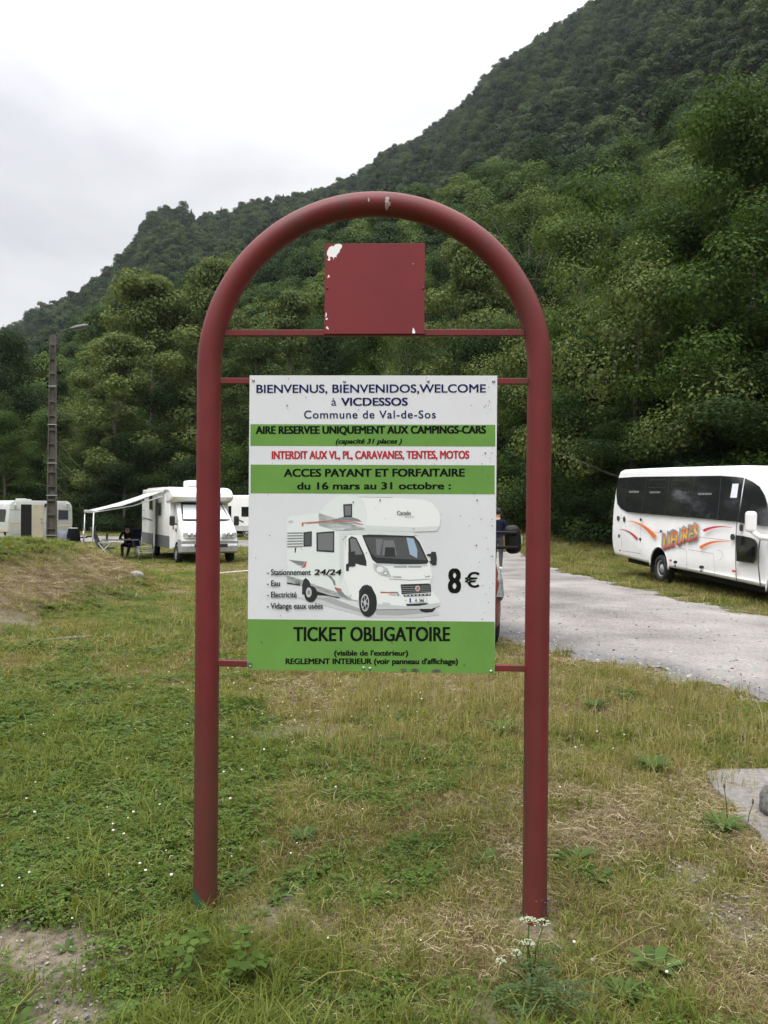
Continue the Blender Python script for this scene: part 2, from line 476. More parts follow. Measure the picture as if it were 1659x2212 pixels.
def ground_material():
    mm = bpy.data.materials.new('meadow_soil'); mm.use_nodes = True
    t = mm.node_tree; p = t.nodes['Principled BSDF']; p.inputs['Roughness'].default_value = .95; p.inputs['Specular IOR Level'].default_value = .15
    L = t.links.new
    c = t.nodes.new('ShaderNodeTexCoord')
    def noise(s, d=5, r=.65):
        n = t.nodes.new('ShaderNodeTexNoise'); n.inputs['Scale'].default_value = s; n.inputs['Detail'].default_value = d; n.inputs['Roughness'].default_value = r
        L(c.outputs['Object'], n.inputs[0]); return n.outputs['Fac']
    def ramp(src, stops):
        r = t.nodes.new('ShaderNodeValToRGB'); e = r.color_ramp.elements
        e[0].position, e[0].color = stops[0][0], (*stops[0][1], 1); e[1].position, e[1].color = stops[-1][0], (*stops[-1][1], 1)
        for s in stops[1:-1]:
            k = e.new(s[0]); k.color = (*s[1], 1)
        L(src, r.inputs[0]); return r.outputs[0]
    def mix(f, a, b):
        x = t.nodes.new('ShaderNodeMix'); x.data_type = 'RGBA'
        L(f, x.inputs[0]); L(a, x.inputs[6]); L(b, x.inputs[7]); return x.outputs[2]
    def attr(n):
        a = t.nodes.new('ShaderNodeAttribute'); a.attribute_name = n; return a.outputs['Fac']
    green = ramp(noise(22, 8, .75), [(.30, (.022, .022, .010)), (.5, (.062, .066, .022)), (.70, (.14, .14, .05))])
    straw = ramp(noise(30, 8, .8), [(.28, (.050, .036, .022)), (.48, (.165, .125, .070)), (.70, (.32, .26, .15))])
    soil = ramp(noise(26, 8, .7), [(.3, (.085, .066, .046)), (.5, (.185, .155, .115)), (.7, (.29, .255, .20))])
    col = mix(attr('dry'), green, straw)
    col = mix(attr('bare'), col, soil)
    L(col, p.inputs['Base Color'])
    b = t.nodes.new('ShaderNodeBump'); b.inputs['Strength'].default_value = .8; b.inputs['Distance'].default_value = .03
    L(noise(35, 6, .7), b.inputs['Height']); L(b.outputs[0], p.inputs['Normal'])
    return mm

gx = axis(-900, 900, -6.5, 4.2, .075, 1.10)
gy = axis(-900, 900, 1.5, 13.0, .075, 1.07)
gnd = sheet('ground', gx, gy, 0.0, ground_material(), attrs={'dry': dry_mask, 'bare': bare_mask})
tag(gnd, 'uneven meadow of green and dried grass under the sign', None, None, 'structure')

def gravel_material(name, lo, mid, hi, speck=.0):
    mm = bpy.data.materials.new(name); mm.use_nodes = True
    t = mm.node_tree; p = t.nodes['Principled BSDF']; p.inputs['Roughness'].default_value = .9; p.inputs['Specular IOR Level'].default_value = .2
    L = t.links.new
    c = t.nodes.new('ShaderNodeTexCoord')
    n = t.nodes.new('ShaderNodeTexNoise'); n.inputs['Scale'].default_value = .45; n.inputs['Detail'].default_value = 6; n.inputs['Roughness'].default_value = .6
    L(c.outputs['Object'], n.inputs[0])
    v = t.nodes.new('ShaderNodeTexVoronoi'); v.inputs['Scale'].default_value = 42
    L(c.outputs['Object'], v.inputs[0])
    n3 = t.nodes.new('ShaderNodeTexNoise'); n3.inputs['Scale'].default_value = 28; n3.inputs['Detail'].default_value = 7; n3.inputs['Roughness'].default_value = .75
    L(c.outputs['Object'], n3.inputs[0])
    add = t.nodes.new('ShaderNodeMath'); add.operation = 'MULTIPLY_ADD'; add.inputs[1].default_value = .5
    L(n3.outputs['Fac'], add.inputs[0])
    h = t.nodes.new('ShaderNodeMath'); h.operation = 'MULTIPLY'; h.inputs[1].default_value = .5
    L(n.outputs['Fac'], h.inputs[0]); L(h.outputs[0], add.inputs[2])
    r = t.nodes.new('ShaderNodeValToRGB'); e = r.color_ramp.elements
    e[0].position, e[0].color = .38, (*lo, 1); e[1].position, e[1].color = .62, (*hi, 1); k = e.new(.5); k.color = (*mid, 1)
    L(add.outputs[0], r.inputs[0])
    ea = t.nodes.new('ShaderNodeAttribute'); ea.attribute_name = 'loose'
    em = t.nodes.new('ShaderNodeMix'); em.data_type = 'RGBA'; em.blend_type = 'MULTIPLY'; em.inputs[7].default_value = (.56, .58, .63, 1)
    L(ea.outputs['Fac'], em.inputs[0]); L(r.outputs[0], em.inputs[6])
    hs = t.nodes.new('ShaderNodeMix'); hs.data_type = 'RGBA'; hs.blend_type = 'MULTIPLY'; hs.inputs[0].default_value = speck
    L(em.outputs[2], hs.inputs[6]); L(v.outputs['Color'], hs.inputs[7])
    bw = t.nodes.new('ShaderNodeRGBToBW'); L(hs.outputs[2], bw.inputs[0])
    m2 = t.nodes.new('ShaderNodeMix'); m2.data_type = 'RGBA'; m2.inputs[0].default_value = .75 if speck else 0
    L(hs.outputs[2], m2.inputs[6]); L(em.outputs[2], m2.inputs[7])
    L(m2.outputs[2], p.inputs['Base Color'])
    b = t.nodes.new('ShaderNodeBump'); b.inputs['Strength'].default_value = .5; b.inputs['Distance'].default_value = .015
    L(n3.outputs['Fac'], b.inputs['Height']); L(b.outputs[0], p.inputs['Normal'])
    return mm

road_m = gravel_material('road_gravel', (.105, .098, .092), (.235, .220, .208), (.36, .34, .32), .6)
rx = np.concatenate([np.arange(-60, -8, .5), np.arange(-8, 10.6, .1)])
ry = np.concatenate([np.arange(2, 16, .1), np.arange(16, 32, .2), np.arange(32, 64, .4)])
rd = sheet('gravel_road', rx, ry, .012, road_m, keep=lambda x, y: road_mask(x, y) > .5, attrs={'loose': lambda x, y: np.clip((1.25 * np.exp(-((x - road_edges(y)[0] - .15) / .55) ** 2) + .6 * gauss(x, y, 1.6, 10.5, .9, 1.3)) * (.4 + 1.2 * fbm(x * 2, y * 2, 33, 3)) * (y < 22), 0, 1)})
tag(rd, 'pale grey gravel road curving past the bus', None, None, 'structure')

# concrete slab let into the ground on the right
conc = gravel_material('old_concrete', (.085, .076, .066), (.175, .163, .150), (.255, .24, .225), .3)
b = MB()
sl = [(2.02, 5.16), (2.15, 5.22), (2.6, 5.24), (3.9, 5.25), (3.9, 3.3), (2.5, 3.2), (1.97, 3.5), (1.84, 3.86), (1.86, 4.02), (1.92, 4.2), (1.90, 4.42), (1.96, 4.6), (1.95, 4.85)]
zs = G(2.4, 4.4)
b.prism(sl, zs - .12, zs + .022, 'z', bevel=.012)
slab = b.build('pavement', conc)
tag(slab, 'worn concrete slab half buried in straw', None, None, 'structure')

# ---- wooded hills, a height field in polar form round the site
def px_az_tan(u, v):
    d = ray(u, v); return math.atan2(d[0], d[1]), d[2] / math.hypot(d[0], d[1])

SKY = [(-60, 775), (0, 727), (60, 695), (100, 672), (150, 660), (200, 630), (240, 604), (270, 576), (290, 552), (310, 515), (328, 476), (375, 466), (440, 472),
       (490, 470), (545, 447), (620, 436), (680, 424), (760, 404), (830, 352), (905, 315), (965, 270), (1015, 220), (1090, 145), (1170, 88), (1300, 14), (1380, -40), (1659, -300), (1800, -420)]
SP1 = [(-60, 940), (0, 900), (120, 850), (190, 770), (330, 705), (480, 640), (600, 590), (700, 560), (850, 525), (1000, 480), (1100, 430), (1200, 405), (1350, 345), (1500, 285), (1659, 230), (1800, 180)]
s2 = [px_az_tan(*p) for p in SKY]; s1 = [px_az_tan(*p) for p in SP1]
AZ2 = np.array([-3.2, -1.6, -.9, -.62] + [a for a, _ in s2] + [.75, 1.2, 1.9, 3.2]); E2 = np.array([.20, .16, .09, .10] + [e for _, e in s2] + [.78, .66, .45, .20])
AZ1 = np.array([-3.2, -1.6, -.75] + [a for a, _ in s1] + [.75, 1.2, 1.9, 3.2]); E1 = np.array([.08, .08, .07] + [e for _, e in s1] + [.48, .4, .2, .08])

def hill_radii(az):
    r0 = np.interp(az, [-3.2, -1.5, -.6, -.42, -.15, .05, .2, .32, .6, 1.2, 2.0, 3.2], [140, 130, 90, 76, 70, 56, 42, 34, 32, 45, 110, 140])
    R1 = np.interp(az, [-3.2, -1.5, -.6, -.3, 0, .2, .45, .8, 3.2], [300, 300, 230, 200, 165, 140, 125, 130, 300])
    R2 = np.interp(az, [-3.2, -1.5, -.6, -.35, -.26, 0, .3, .6, 3.2], [800, 800, 720, 660, 600, 620, 560, 520, 800])
    return r0, R1, R2

def hill_z(az, r):
    r0, R1, R2 = hill_radii(az)
    z1 = EYE + R1 * np.interp(az, AZ1, E1) - 8.5
    z2 = EYE + R2 * np.interp(az, AZ2, E2) - 6.5
    b1 = R1 * 1.16
    z = np.where(r < r0, -1.6 + 0 * r, np.where(r < R1, -1.2 + (r - r0) / (R1 - r0) * (z1 + 1.2),
        np.where(r < b1, z1 - .03 * (r - R1), np.where(r < R2, z1 - .03 * (b1 - R1) + (r - b1) / (R2 - b1) * (z2 - z1 + .03 * (b1 - R1)), z2 - .35 * (r - R2)))))
    x, y = r * np.sin(az), r * np.cos(az)
    amp = np.clip((r - r0) / 120, 0, 1) * np.where(r > R2 * .97, .35, 1.0) * np.clip((R2 * 1.3 - r) / 100, .1, 1)
    z = z + amp * ((fbm(x / 85, y / 85, 61, 4) - .5) * 22 + (fbm(x / 30, y / 30, 63, 2) - .5) * 7) * np.clip(np.abs(r - R2) / 90 + .25, 0, 1)
    return z

azs = np.concatenate([np.linspace(-math.pi, -.75, 50)[:-1], np.linspace(-.75, 1.0, 260), np.linspace(1.0, math.pi, 45)[1:]])
ts = np.concatenate([np.linspace(0, 1, 40)[:-1], np.linspace(1, 2, 70), [2.05, 2.12, 2.25, 2.5]])
A, T = np.meshgrid(azs, ts)
r0_, R1_, R2_ = hill_radii(A)
RR = np.where(T <= 1, r0_ - 6 + T * (R1_ + 6 - r0_), R1_ + (T - 1) * (R2_ - R1_))
Zh = hill_z(A, RR)
V = np.stack([(RR * np.sin(A)).ravel(), (RR * np.cos(A)).ravel(), Zh.ravel()], 1)
i = np.arange(V.shape[0]).reshape(A.shape)
q = np.stack([i[:-1, :-1], i[:-1, 1:], i[1:, 1:], i[1:, :-1]], -1).reshape(-1, 4)
hill_m = mat('forest_floor', (.030, .040, .016), .95, var=.5, scale=.06, spec=.1)
hills = link('hills', raw_mesh('hills', V, q[:, ::-1], np.full(len(q), 4), True), hill_m)
tag(hills, 'steep hill wholly covered in woodland', None, None, 'structure')

# ================================================================== plants: builders
def rnd_unit(n, rng):
    v = rng.normal(size=(n, 3)); return v / np.linalg.norm(v, axis=1, keepdims=True)

def leaf_quads(c, nrm, size, rng, aspect=.55, fold=.12):
    n = len(c)
    t = np.cross(nrm, rnd_unit(n, rng)); t /= np.linalg.norm(t, axis=1, keepdims=True) + 1e-9
    b = np.cross(nrm, t)
    s = size[:, None]
    v = np.stack([c - t * s * .5, c + b * s * aspect * .5 + nrm * s * fold - t * s * .06, c + t * s * .5, c - b * s * aspect * .5 + nrm * s * fold - t * s * .06], 1).reshape(-1, 3)
    return v, np.arange(4 * n).reshape(-1, 4)

def tube_arrays(pts, rad, n):
    """one tapered limb as arrays"""
    pts = np.asarray(pts, float); rad = np.asarray(rad, float)
    V = []; 
    for i in range(len(pts)):
        t = pts[min(i + 1, len(pts) - 1)] - pts[max(i - 1, 0)]; t = t / (np.linalg.norm(t) + 1e-9)
        a = np.cross(t, [.31, .95, .05]); a /= np.linalg.norm(a) + 1e-9; b_ = np.cross(t, a)
        k = np.arange(n) * 2 * math.pi / n
        V.append(pts[i] + rad[i] * (np.cos(k)[:, None] * a + np.sin(k)[:, None] * b_))
    V = np.concatenate(V); F = []
    for i in range(len(pts) - 1):
        for k in range(n):
            F.append((i * n + k, i * n + (k + 1) % n, (i + 1) * n + (k + 1) % n, (i + 1) * n + k))
    return V, np.array(F)

def join_arrays(parts):
    Vs, Fs, o = [], [], 0
    for v, f in parts:
        Vs.append(v); Fs.append(f + o); o += len(v)
    return np.concatenate(Vs), np.concatenate(Fs)

def tree_meshes(name, seed, H, Rc, base=.15, leaves=9000, leaf=.2, limbs=16, upright=.5, top=.9, clump=.16, spread=1.0, aspect=.6, trunk_r=None, flat=.8, twigs=1):
    """a tree of height H: tapered trunk with limbs, and a crown of leaf-sized faces in clumps along them"""
    rng = np.random.default_rng(seed)
    tr = trunk_r or .018 * H
    parts = []
    k = 9
    tz = np.linspace(0, 1, k)
    wob = np.cumsum(rng.normal(0, .018 * H, (k, 2)), 0) * .5; wob[0] = 0
    spine = np.stack([wob[:, 0], wob[:, 1], tz * H * .92], 1)
    parts.append(tube_arrays(spine, tr * (1 - tz * .88), 8))
    def env(t):   # crown radius against relative height
        q = np.clip((t - base) / (1 - base), 0, 1)
        return Rc * np.clip(np.sin(np.pi * (q * .93 + .07) ** (.62 if upright < .6 else .8)), .05, 1) ** .75
    C = []; W = []
    for j in range(limbs):
        t0 = base + (top - base) * ((j + rng.random() * .8) / limbs) ** .95
        t0 = min(t0, .93)
        p0 = np.array([np.interp(t0 * H, spine[:, 2], spine[:, 0]), np.interp(t0 * H, spine[:, 2], spine[:, 1]), t0 * H])
        a = j * 2.4 + rng.normal(0, .4)
        up = upright * (.5 + .8 * t0) + rng.normal(0, .1)
        t1 = min(t0 + up * Rc / H, 1.0)
        rr = env(min(t0 + .5 * up * Rc / H, .98)) * rng.uniform(.72, 1.08)
        L = []
        ns = 5
        for s in np.linspace(0, 1, ns):
            L.append(p0 + np.array([math.cos(a) * rr * s, math.sin(a) * rr * s, (t1 - t0) * H * s ** 1.4 - .05 * rr * s ** 2]) + rng.normal(0, .03 * rr, 3) * s)
        L = np.array(L)
        lr = tr * (1 - t0 * .8) * .42
        parts.append(tube_arrays(L, lr * np.linspace(1, .2, ns), 5))
        for s in (.55, .98):
            c = np.array([np.interp(s, np.linspace(0, 1, ns), L[:, d]) for d in range(3)])
            C.append(c); W.append(.7 + .4 * s)
            for _ in range(twigs):
                e = c + rng.normal(0, 1, 3) * np.array([.3, .3, .24]) * rr * spread + np.array([0, 0, .12 * rr])
                parts.append(tube_arrays(np.array([c, (c + e) / 2 + rng.normal(0, .03 * rr, 3), e]), [lr * .3, lr * .2, lr * .06], 3))
                C.append(e); W.append(.8)
    for _ in range(5):
        C.append(spine[-1] + rng.normal(0, .10 * Rc, 3) + np.array([0, 0, .03 * H])); W.append(.7)
    C = np.array(C); W = np.array(W)
    n_each = rng.multinomial(leaves, W / W.sum())
    idx = np.repeat(np.arange(len(C)), n_each)
    rad = clump * Rc * rng.uniform(.65, 1.45, len(C)); W = W * rad ** 2
    n_each = rng.multinomial(leaves, W / W.sum()); idx = np.repeat(np.arange(len(C)), n_each)
    u = rnd_unit(leaves, rng); rho = rng.random(leaves) ** .30
    off = u * (rho * rad[idx])[:, None] * np.array([1.25, 1.25, flat])
    P = C[idx] + off
    P[:, 2] = np.maximum(P[:, 2], .02 * H)
    nrm = rnd_unit(leaves, rng) * .55 + np.array([0, 0, .45]) + u * 1.0
    nrm /= np.linalg.norm(nrm, axis=1, keepdims=True)
    size = leaf * rng.uniform(.6, 1.3, leaves)
    lv, lf = leaf_quads(P, nrm, size, rng, aspect)
    tv, tf = join_arrays(parts)
    return (raw_mesh(name + '_trunk', tv, tf, np.full(len(tf), 4), True), raw_mesh(name + '_crown', lv, lf, np.full(len(lf), 4)))

def dome_crown(name, seed, H, Rc, lobes=14, leaves=2200, leaf=.45):
    """a broadleaf crown seen from afar: a dome of leafy lobes with gaps between them"""
    rng = np.random.default_rng(seed)
    C = []
    for j in range(lobes):
        a = j * 2.4 + rng.normal(0, .3); t = (j + .5) / lobes
        rr_ = Rc * .72 * math.sqrt(t) * rng.uniform(.8, 1.15); C.append((rr_ * math.cos(a), rr_ * math.sin(a), H * (.90 - .50 * t ** 1.3) * rng.uniform(.88, 1.08)))
    C = np.array(C); rad = Rc * rng.uniform(.30, .48, lobes)
    n_each = rng.multinomial(leaves, rad ** 2 / (rad ** 2).sum()); idx = np.repeat(np.arange(lobes), n_each)
    u = rnd_unit(leaves, rng); u[:, 2] = np.where(u[:, 2] < -.35, -u[:, 2], u[:, 2])
    P = C[idx] + u * (rad[idx] * rng.random(leaves) ** .2)[:, None] * np.array([1, 1, .85])
    nrm = u * 1.0 + rnd_unit(leaves, rng) * .45 + np.array([0, 0, .3]); nrm /= np.linalg.norm(nrm, axis=1, keepdims=True)
    lv, lf = leaf_quads(P, nrm, leaf * rng.uniform(.6, 1.3, leaves), rng, .8)
    return raw_mesh(name, lv, lf, np.full(len(lf), 4))

def conifer_meshes(name, seed, H, Rc, leaves=1800, leaf=.5):
    rng = np.random.default_rng(seed)
    tv, tf = tube_arrays([(0, 0, 0), (0, 0, H * .5), (0, 0, H)], [.02 * H, .012 * H, .002 * H], 6)
    t = rng.random(leaves) ** .75
    z = H * (.06 + .94 * t)
    tier = .75 + .35 * np.abs(np.sin(z * 5 / H * math.pi + .4))
    rr = Rc * (1 - t) ** .85 * tier * rng.uniform(.35, 1, leaves) + .03 * Rc
    a = rng.random(leaves) * 2 * math.pi
    P = np.stack([rr * np.cos(a), rr * np.sin(a), z - .35 * rr], 1)
    nrm = np.stack([np.cos(a) * .5, np.sin(a) * .5, np.ones(leaves) * .8], 1) + rnd_unit(leaves, rng) * .5
    nrm /= np.linalg.norm(nrm, axis=1, keepdims=True)
    lv, lf = leaf_quads(P, nrm, leaf * rng.uniform(.6, 1.2, leaves), rng, .45)
    return (raw_mesh(name + '_trunk', tv, tf, np.full(len(tf), 4), True), raw_mesh(name + '_crown', lv, lf, np.full(len(lf), 4)))

def scatter(name, P, rot, scl, idx, protos, label, kind='stuff'):
    """one object carrying many small copies of the prototypes (grass, gravel, far woodland)"""
    pc = bpy.data.collections.new(name + '_kinds')
    for k, (me, mats) in enumerate(protos):
        o = bpy.data.objects.new('%s_kind.%03d' % (name, k), me)
        if not len(me.materials):
            for mm in (mats if isinstance(mats, (list, tuple)) else [mats]): me.materials.append(mm)
        pc.objects.link(o)
    me = bpy.data.meshes.new(name)
    me.vertices.add(len(P)); me.vertices.foreach_set('co', np.asarray(P, np.float32).ravel())
    a = me.attributes.new('spin', 'FLOAT_VECTOR', 'POINT'); a.data.foreach_set('vector', np.asarray(rot, np.float32).ravel())
    a = me.attributes.new('size', 'FLOAT_VECTOR', 'POINT')
    scl = np.asarray(scl, np.float32); scl = np.repeat(scl[:, None], 3, 1) if scl.ndim == 1 else scl
    a.data.foreach_set('vector', scl.ravel())
    a = me.attributes.new('which', 'INT', 'POINT'); a.data.foreach_set('value', np.asarray(idx, np.int32))
    o = bpy.data.objects.new(name, me); COL.objects.link(o)
    g = bpy.data.node_groups.new(name + '_scatter', 'GeometryNodeTree')
    g.interface.new_socket('Geometry', in_out='INPUT', socket_type='NodeSocketGeometry')
    g.interface.new_socket('Geometry', in_out='OUTPUT', socket_type='NodeSocketGeometry')
    n = g.nodes.new; l = g.links.new
    gi, go = n('NodeGroupInput'), n('NodeGroupOutput')
    ci = n('GeometryNodeCollectionInfo'); ci.inputs['Collection'].default_value = pc
    ci.inputs['Separate Children'].default_value = True; ci.inputs['Reset Children'].default_value = True
    ip = n('GeometryNodeInstanceOnPoints'); ip.inputs['Pick Instance'].default_value = True
    def na(nm, ty):
        x = n('GeometryNodeInputNamedAttribute'); x.data_type = ty; x.inputs['Name'].default_value = nm; return x.outputs['Attribute']
    e2r = n('FunctionNodeEulerToRotation')
    l(na('spin', 'FLOAT_VECTOR'), e2r.inputs[0]); l(e2r.outputs[0], ip.inputs['Rotation'])
    l(na('size', 'FLOAT_VECTOR'), ip.inputs['Scale']); l(na('which', 'INT'), ip.inputs['Instance Index'])
    l(gi.outputs[0], ip.inputs['Points']); l(ci.outputs[0], ip.inputs['Instance']); l(ip.outputs[0], go.inputs[0])
    md = o.modifiers.new('scatter', 'NODES'); md.node_group = g
    tag(o, label, None, None, kind)
    return o

# ---- foliage colours
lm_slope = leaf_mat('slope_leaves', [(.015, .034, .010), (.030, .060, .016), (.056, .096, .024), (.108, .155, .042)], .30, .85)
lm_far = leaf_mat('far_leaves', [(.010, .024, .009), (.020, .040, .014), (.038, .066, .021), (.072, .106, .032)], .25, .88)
lm_con = leaf_mat('conifer_needles', [(.009, .018, .009), (.018, .031, .014)], .1, .5)
lm_maple = leaf_mat('maple_leaves', [(.016, .036, .008), (.032, .064, .012), (.056, .098, .018), (.105, .162, .030)], .35, .25)
lm_plane = leaf_mat('pale_leaves', [(.045, .070, .022), (.080, .113, .034), (.125, .160, .052), (.19, .22, .08)], .35, .2)
lm_dark = leaf_mat('dark_leaves', [(.009, .021, .007), (.019, .038, .011), (.035, .062, .018)], .3, .2)
lm_olive = leaf_mat('olive_leaves', [(.032, .052, .016), (.056, .084, .024), (.090, .124, .038)], .3, .2)

# ================================================================== woodland on the hills: one mass
PROTO_FAR = [dome_crown('far%d' % k, 100 + k, 10.5 + k % 2, 3.7 + .3 * (k % 3), lobes=(11, 15, 13, 18)[k], leaves=1900, leaf=.52) for k in range(4)]
PROTO_LOW = [dome_crown('low%d' % k, 110 + k, 10.5 + k % 2, 3.8 + .3 * (k % 3), lobes=(16, 22, 19, 26)[k], leaves=7000, leaf=.27) for k in range(4)]
cf_t, cf_c = conifer_meshes('farcon', 120, 13, 2.3, 900, .8)

def forest_points():
    rng = np.random.default_rng(5)
    Ps = []; S = []; I = []
    n = 150000
    az = rng.uniform(-.72, .95, n); 
    r0, R1, R2 = hill_radii(az)
    r = np.sqrt(rng.uniform(0, 1, n)) * (R2 * 1.03)
    ok = (r > r0 + 34)
    az, r = az[ok], r[ok]
    r0, R1, R2 = hill_radii(az)
    # spacing grid so that crowns do not pile up
    x, y = r * np.sin(az), r * np.cos(az)
    z = hill_z(az, r)
    cell = np.where(r < R1 * 1.1, 5.4, 5.8)
    key = np.stack([np.floor(x / cell), np.floor(y / cell), np.floor(z / 7)], 1).astype(int)
    _, first = np.unique(key, axis=0, return_index=True)
    x, y, z, az, r, R1, R2 = x[first], y[first], z[first], az[first], r[first], R1[first], R2[first]
    near = r < R1 * 1.1
    nn = fbm(x / 40, y / 40, 71, 3)
    con = (rng.random(len(x)) < np.where(near, .02, .05 + .30 * (nn > .60))) | ((np.abs(r - R2) < 16) & (rng.random(len(x)) < .22))
    # which: 0-3 lighter green lower wood, 4-7 darker upper wood, 8 conifer
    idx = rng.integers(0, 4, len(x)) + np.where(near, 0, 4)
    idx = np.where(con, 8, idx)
    s = rng.uniform(.62, 1.25, len(x)) * np.where(near, .95, 1.0) * (.8 + .5 * nn)
    s = np.where(con, rng.uniform(.55, 1.05, len(x)), s)
    return np.stack([x, y, z - .8], 1), np.stack([rng.normal(0, .06, len(x)), rng.normal(0, .06, len(x)), rng.uniform(0, 6.3, len(x))], 1), \
        np.stack([s, s, s * rng.uniform(.85, 1.2, len(x))], 1), idx
FP, FR, FS, FI = forest_points()
protos = [(mm_, lm_slope) for mm_ in PROTO_LOW] + [(mm_, lm_far) for mm_ in PROTO_FAR] + [(cf_c, lm_con)]
for me_, mt_ in protos:
    me_.materials.clear(); me_.materials.append(mt_)
scatter('forest', FP, FR, FS, FI, protos, 'dense mixed woodland covering the steep hill to its skyline')
print('forest trees', len(FP))

# ================================================================== THE SIGN: one thing with its parts
SX = at(803, 1098, 3.357)[0]
SIGN = empty('info_sign', (SX, 3.357, 0), (0, 0, -R(2.7)))
tag(SIGN, 'tall red tubular arch sign with a white and green notice board and red plaque', 'sign')

def sign_red():
    mm = mat('sign_red_paint', (.138, .019, .021), .5, spec=.32, var=.10, scale=5, bump=.04, bscale=160)
    t = mm.node_tree; p = t.nodes['Principled BSDF']; L = t.links.new
    base = p.inputs['Base Color'].links[0].from_socket
    c = t.nodes.new('ShaderNodeTexCoord')
    # algae and grime that runs down the tube, plus fine pits
    mpn = t.nodes.new('ShaderNodeMapping'); mpn.inputs['Scale'].default_value = (14, 14, .8)
    L(c.outputs['Object'], mpn.inputs[0])
    n = t.nodes.new('ShaderNodeTexNoise'); n.inputs['Scale'].default_value = 1.0; n.inputs['Detail'].default_value = 6
    L(mpn.outputs[0], n.inputs[0])
    sp = t.nodes.new('ShaderNodeSeparateXYZ'); L(c.outputs['Object'], sp.inputs[0])
    lo = t.nodes.new('ShaderNodeMapRange'); lo.inputs[1].default_value = 1.2; lo.inputs[2].default_value = .05; lo.inputs[3].default_value = 0; lo.inputs[4].default_value = .24
    L(sp.outputs['Z'], lo.inputs[0])
    ad = t.nodes.new('ShaderNodeMath'); ad.operation = 'ADD'; L(n.outputs['Fac'], ad.inputs[0]); L(lo.outputs[0], ad.inputs[1])
    r = t.nodes.new('ShaderNodeValToRGB'); r.color_ramp.elements[0].position = .50; r.color_ramp.elements[0].color = (0, 0, 0, 1)
    r.color_ramp.elements[1].position = .82; r.color_ramp.elements[1].color = (.8, .8, .8, 1)
    L(ad.outputs[0], r.inputs[0])
    mx = t.nodes.new('ShaderNodeMix'); mx.data_type = 'RGBA'; mx.inputs[7].default_value = (.070, .040, .026, 1)
    L(r.outputs[0], mx.inputs[0]); L(base, mx.inputs[6])
    v = t.nodes.new('ShaderNodeTexNoise'); v.inputs['Scale'].default_value = 120; v.inputs['Detail'].default_value = 2
    L(c.outputs['Object'], v.inputs[0])
    r2 = t.nodes.new('ShaderNodeValToRGB'); r2.color_ramp.elements[0].position = .66; r2.color_ramp.elements[0].color = (0, 0, 0, 1)
    r2.color_ramp.elements[1].position = .74; r2.color_ramp.elements[1].color = (.7, .7, .7, 1)
    L(v.outputs['Fac'], r2.inputs[0])
    m2 = t.nodes.new('ShaderNodeMix'); m2.data_type = 'RGBA'; m2.inputs[7].default_value = (.10, .035, .030, 1)
    L(r2.outputs[0], m2.inputs[0]); L(mx.outputs[2], m2.inputs[6]); L(m2.outputs[2], p.inputs['Base Color'])
    return mm
red = sign_red()
plaque_red = mat('plaque_red_paint', (.175, .026, .032), .6, spec=.25, var=.07, scale=3, bump=.03, bscale=220)
white_primer = mat('bare_white_primer', (.80, .80, .79), .6, var=.03)
green_paint = mat('green_paint_splash', (.016, .075, .040), .6, var=.35, scale=16)
scrape = mat('grey_scrape', (.40, .30, .30), .7, var=.3, scale=60)
grime = mat('dark_grime', (.075, .024, .022), .8, var=.3, scale=30)

AR, AZ0, TR = 0.670, 2.210, 0.0488
pts = [(-AR, 0, -.25)] + [(-AR, 0, z) for z in np.linspace(.0, AZ0, 24)]
pts += [(-AR * math.cos(a), 0, AZ0 + AR * math.sin(a)) for a in np.linspace(0, math.pi, 73)[1:]]
pts += [(AR, 0, z) for z in np.linspace(AZ0, 0, 24)[1:]] + [(AR, 0, -.25)]
tb = MB()
# swept with one fixed cross axis so that the ring never twists
prev = None; rings = []
for i_, p_ in enumerate(pts):
    p_ = Vector(p_); t_ = (Vector(pts[min(i_ + 1, len(pts) - 1)]) - Vector(pts[max(i_ - 1, 0)])).normalized()
    a_ = Vector((0, 1, 0)); b_ = t_.cross(a_)
    rings.append([p_ + (a_ * math.cos(2 * math.pi * k / 36) + b_ * math.sin(2 * math.pi * k / 36)) * TR for k in range(36)])
tb.loft(rings)
frame = tb.build('tube_frame', red, SIGN)

def on_tube(name, matl, zc, ang, poly, side=-1, parent=frame, off=.0012):
    """a thin patch of paint that follows the left or right post; poly of (angle deg, z)"""
    mb = MB()
    n = 10
    pts_ = []
    bm = mb.bm
    vs = []
    for (a, z) in poly:
        aa = R(a)
        vs.append(bm.verts.new((side * AR + (TR + off) * math.sin(aa), -(TR + off) * math.cos(aa), z)))
    for k in range(1, len(vs) - 1): bm.faces.new((vs[0], vs[k], vs[k + 1]))
    return mb.build(name, matl, parent)

def post_patch(name, matl, side, amin, amax, top, zbot, parent=frame, off=.0012):
    """paint patch on a post between two angles with a wavy upper edge top(a)"""
    bm = bmesh.new(); cols = []
    for a in np.linspace(amin, amax, 18):
        zt = top(a); aa = R(a); c = []
        for s in np.linspace(0, 1, 6):
            z = zbot + (zt - zbot) * s
            c.append(bm.verts.new((side * AR + (TR + off) * math.sin(aa), -(TR + off) * math.cos(aa), z)))
        cols.append(c)
    for i_ in range(len(cols) - 1):
        for j_ in range(5):
            bm.faces.new((cols[i_][j_], cols[i_ + 1][j_], cols[i_ + 1][j_ + 1], cols[i_][j_ + 1]))
    me = bpy.data.meshes.new(name); bm.to_mesh(me); bm.free()
    return link(name, me, matl, parent)
post_patch('paint_patch', green_paint, -1, -95, 34, lambda a: .135 - .00062 * (a + 95) + .010 * math.sin(a * .21) - .000002 * (a + 95) ** 2, -.02)
post_patch('rust_stain', grime, 1, -95, -52, lambda a: 1.08 - .012 * (a + 95) ** 1.1 + .02 * math.sin(a * .5), .50, off=.0006)
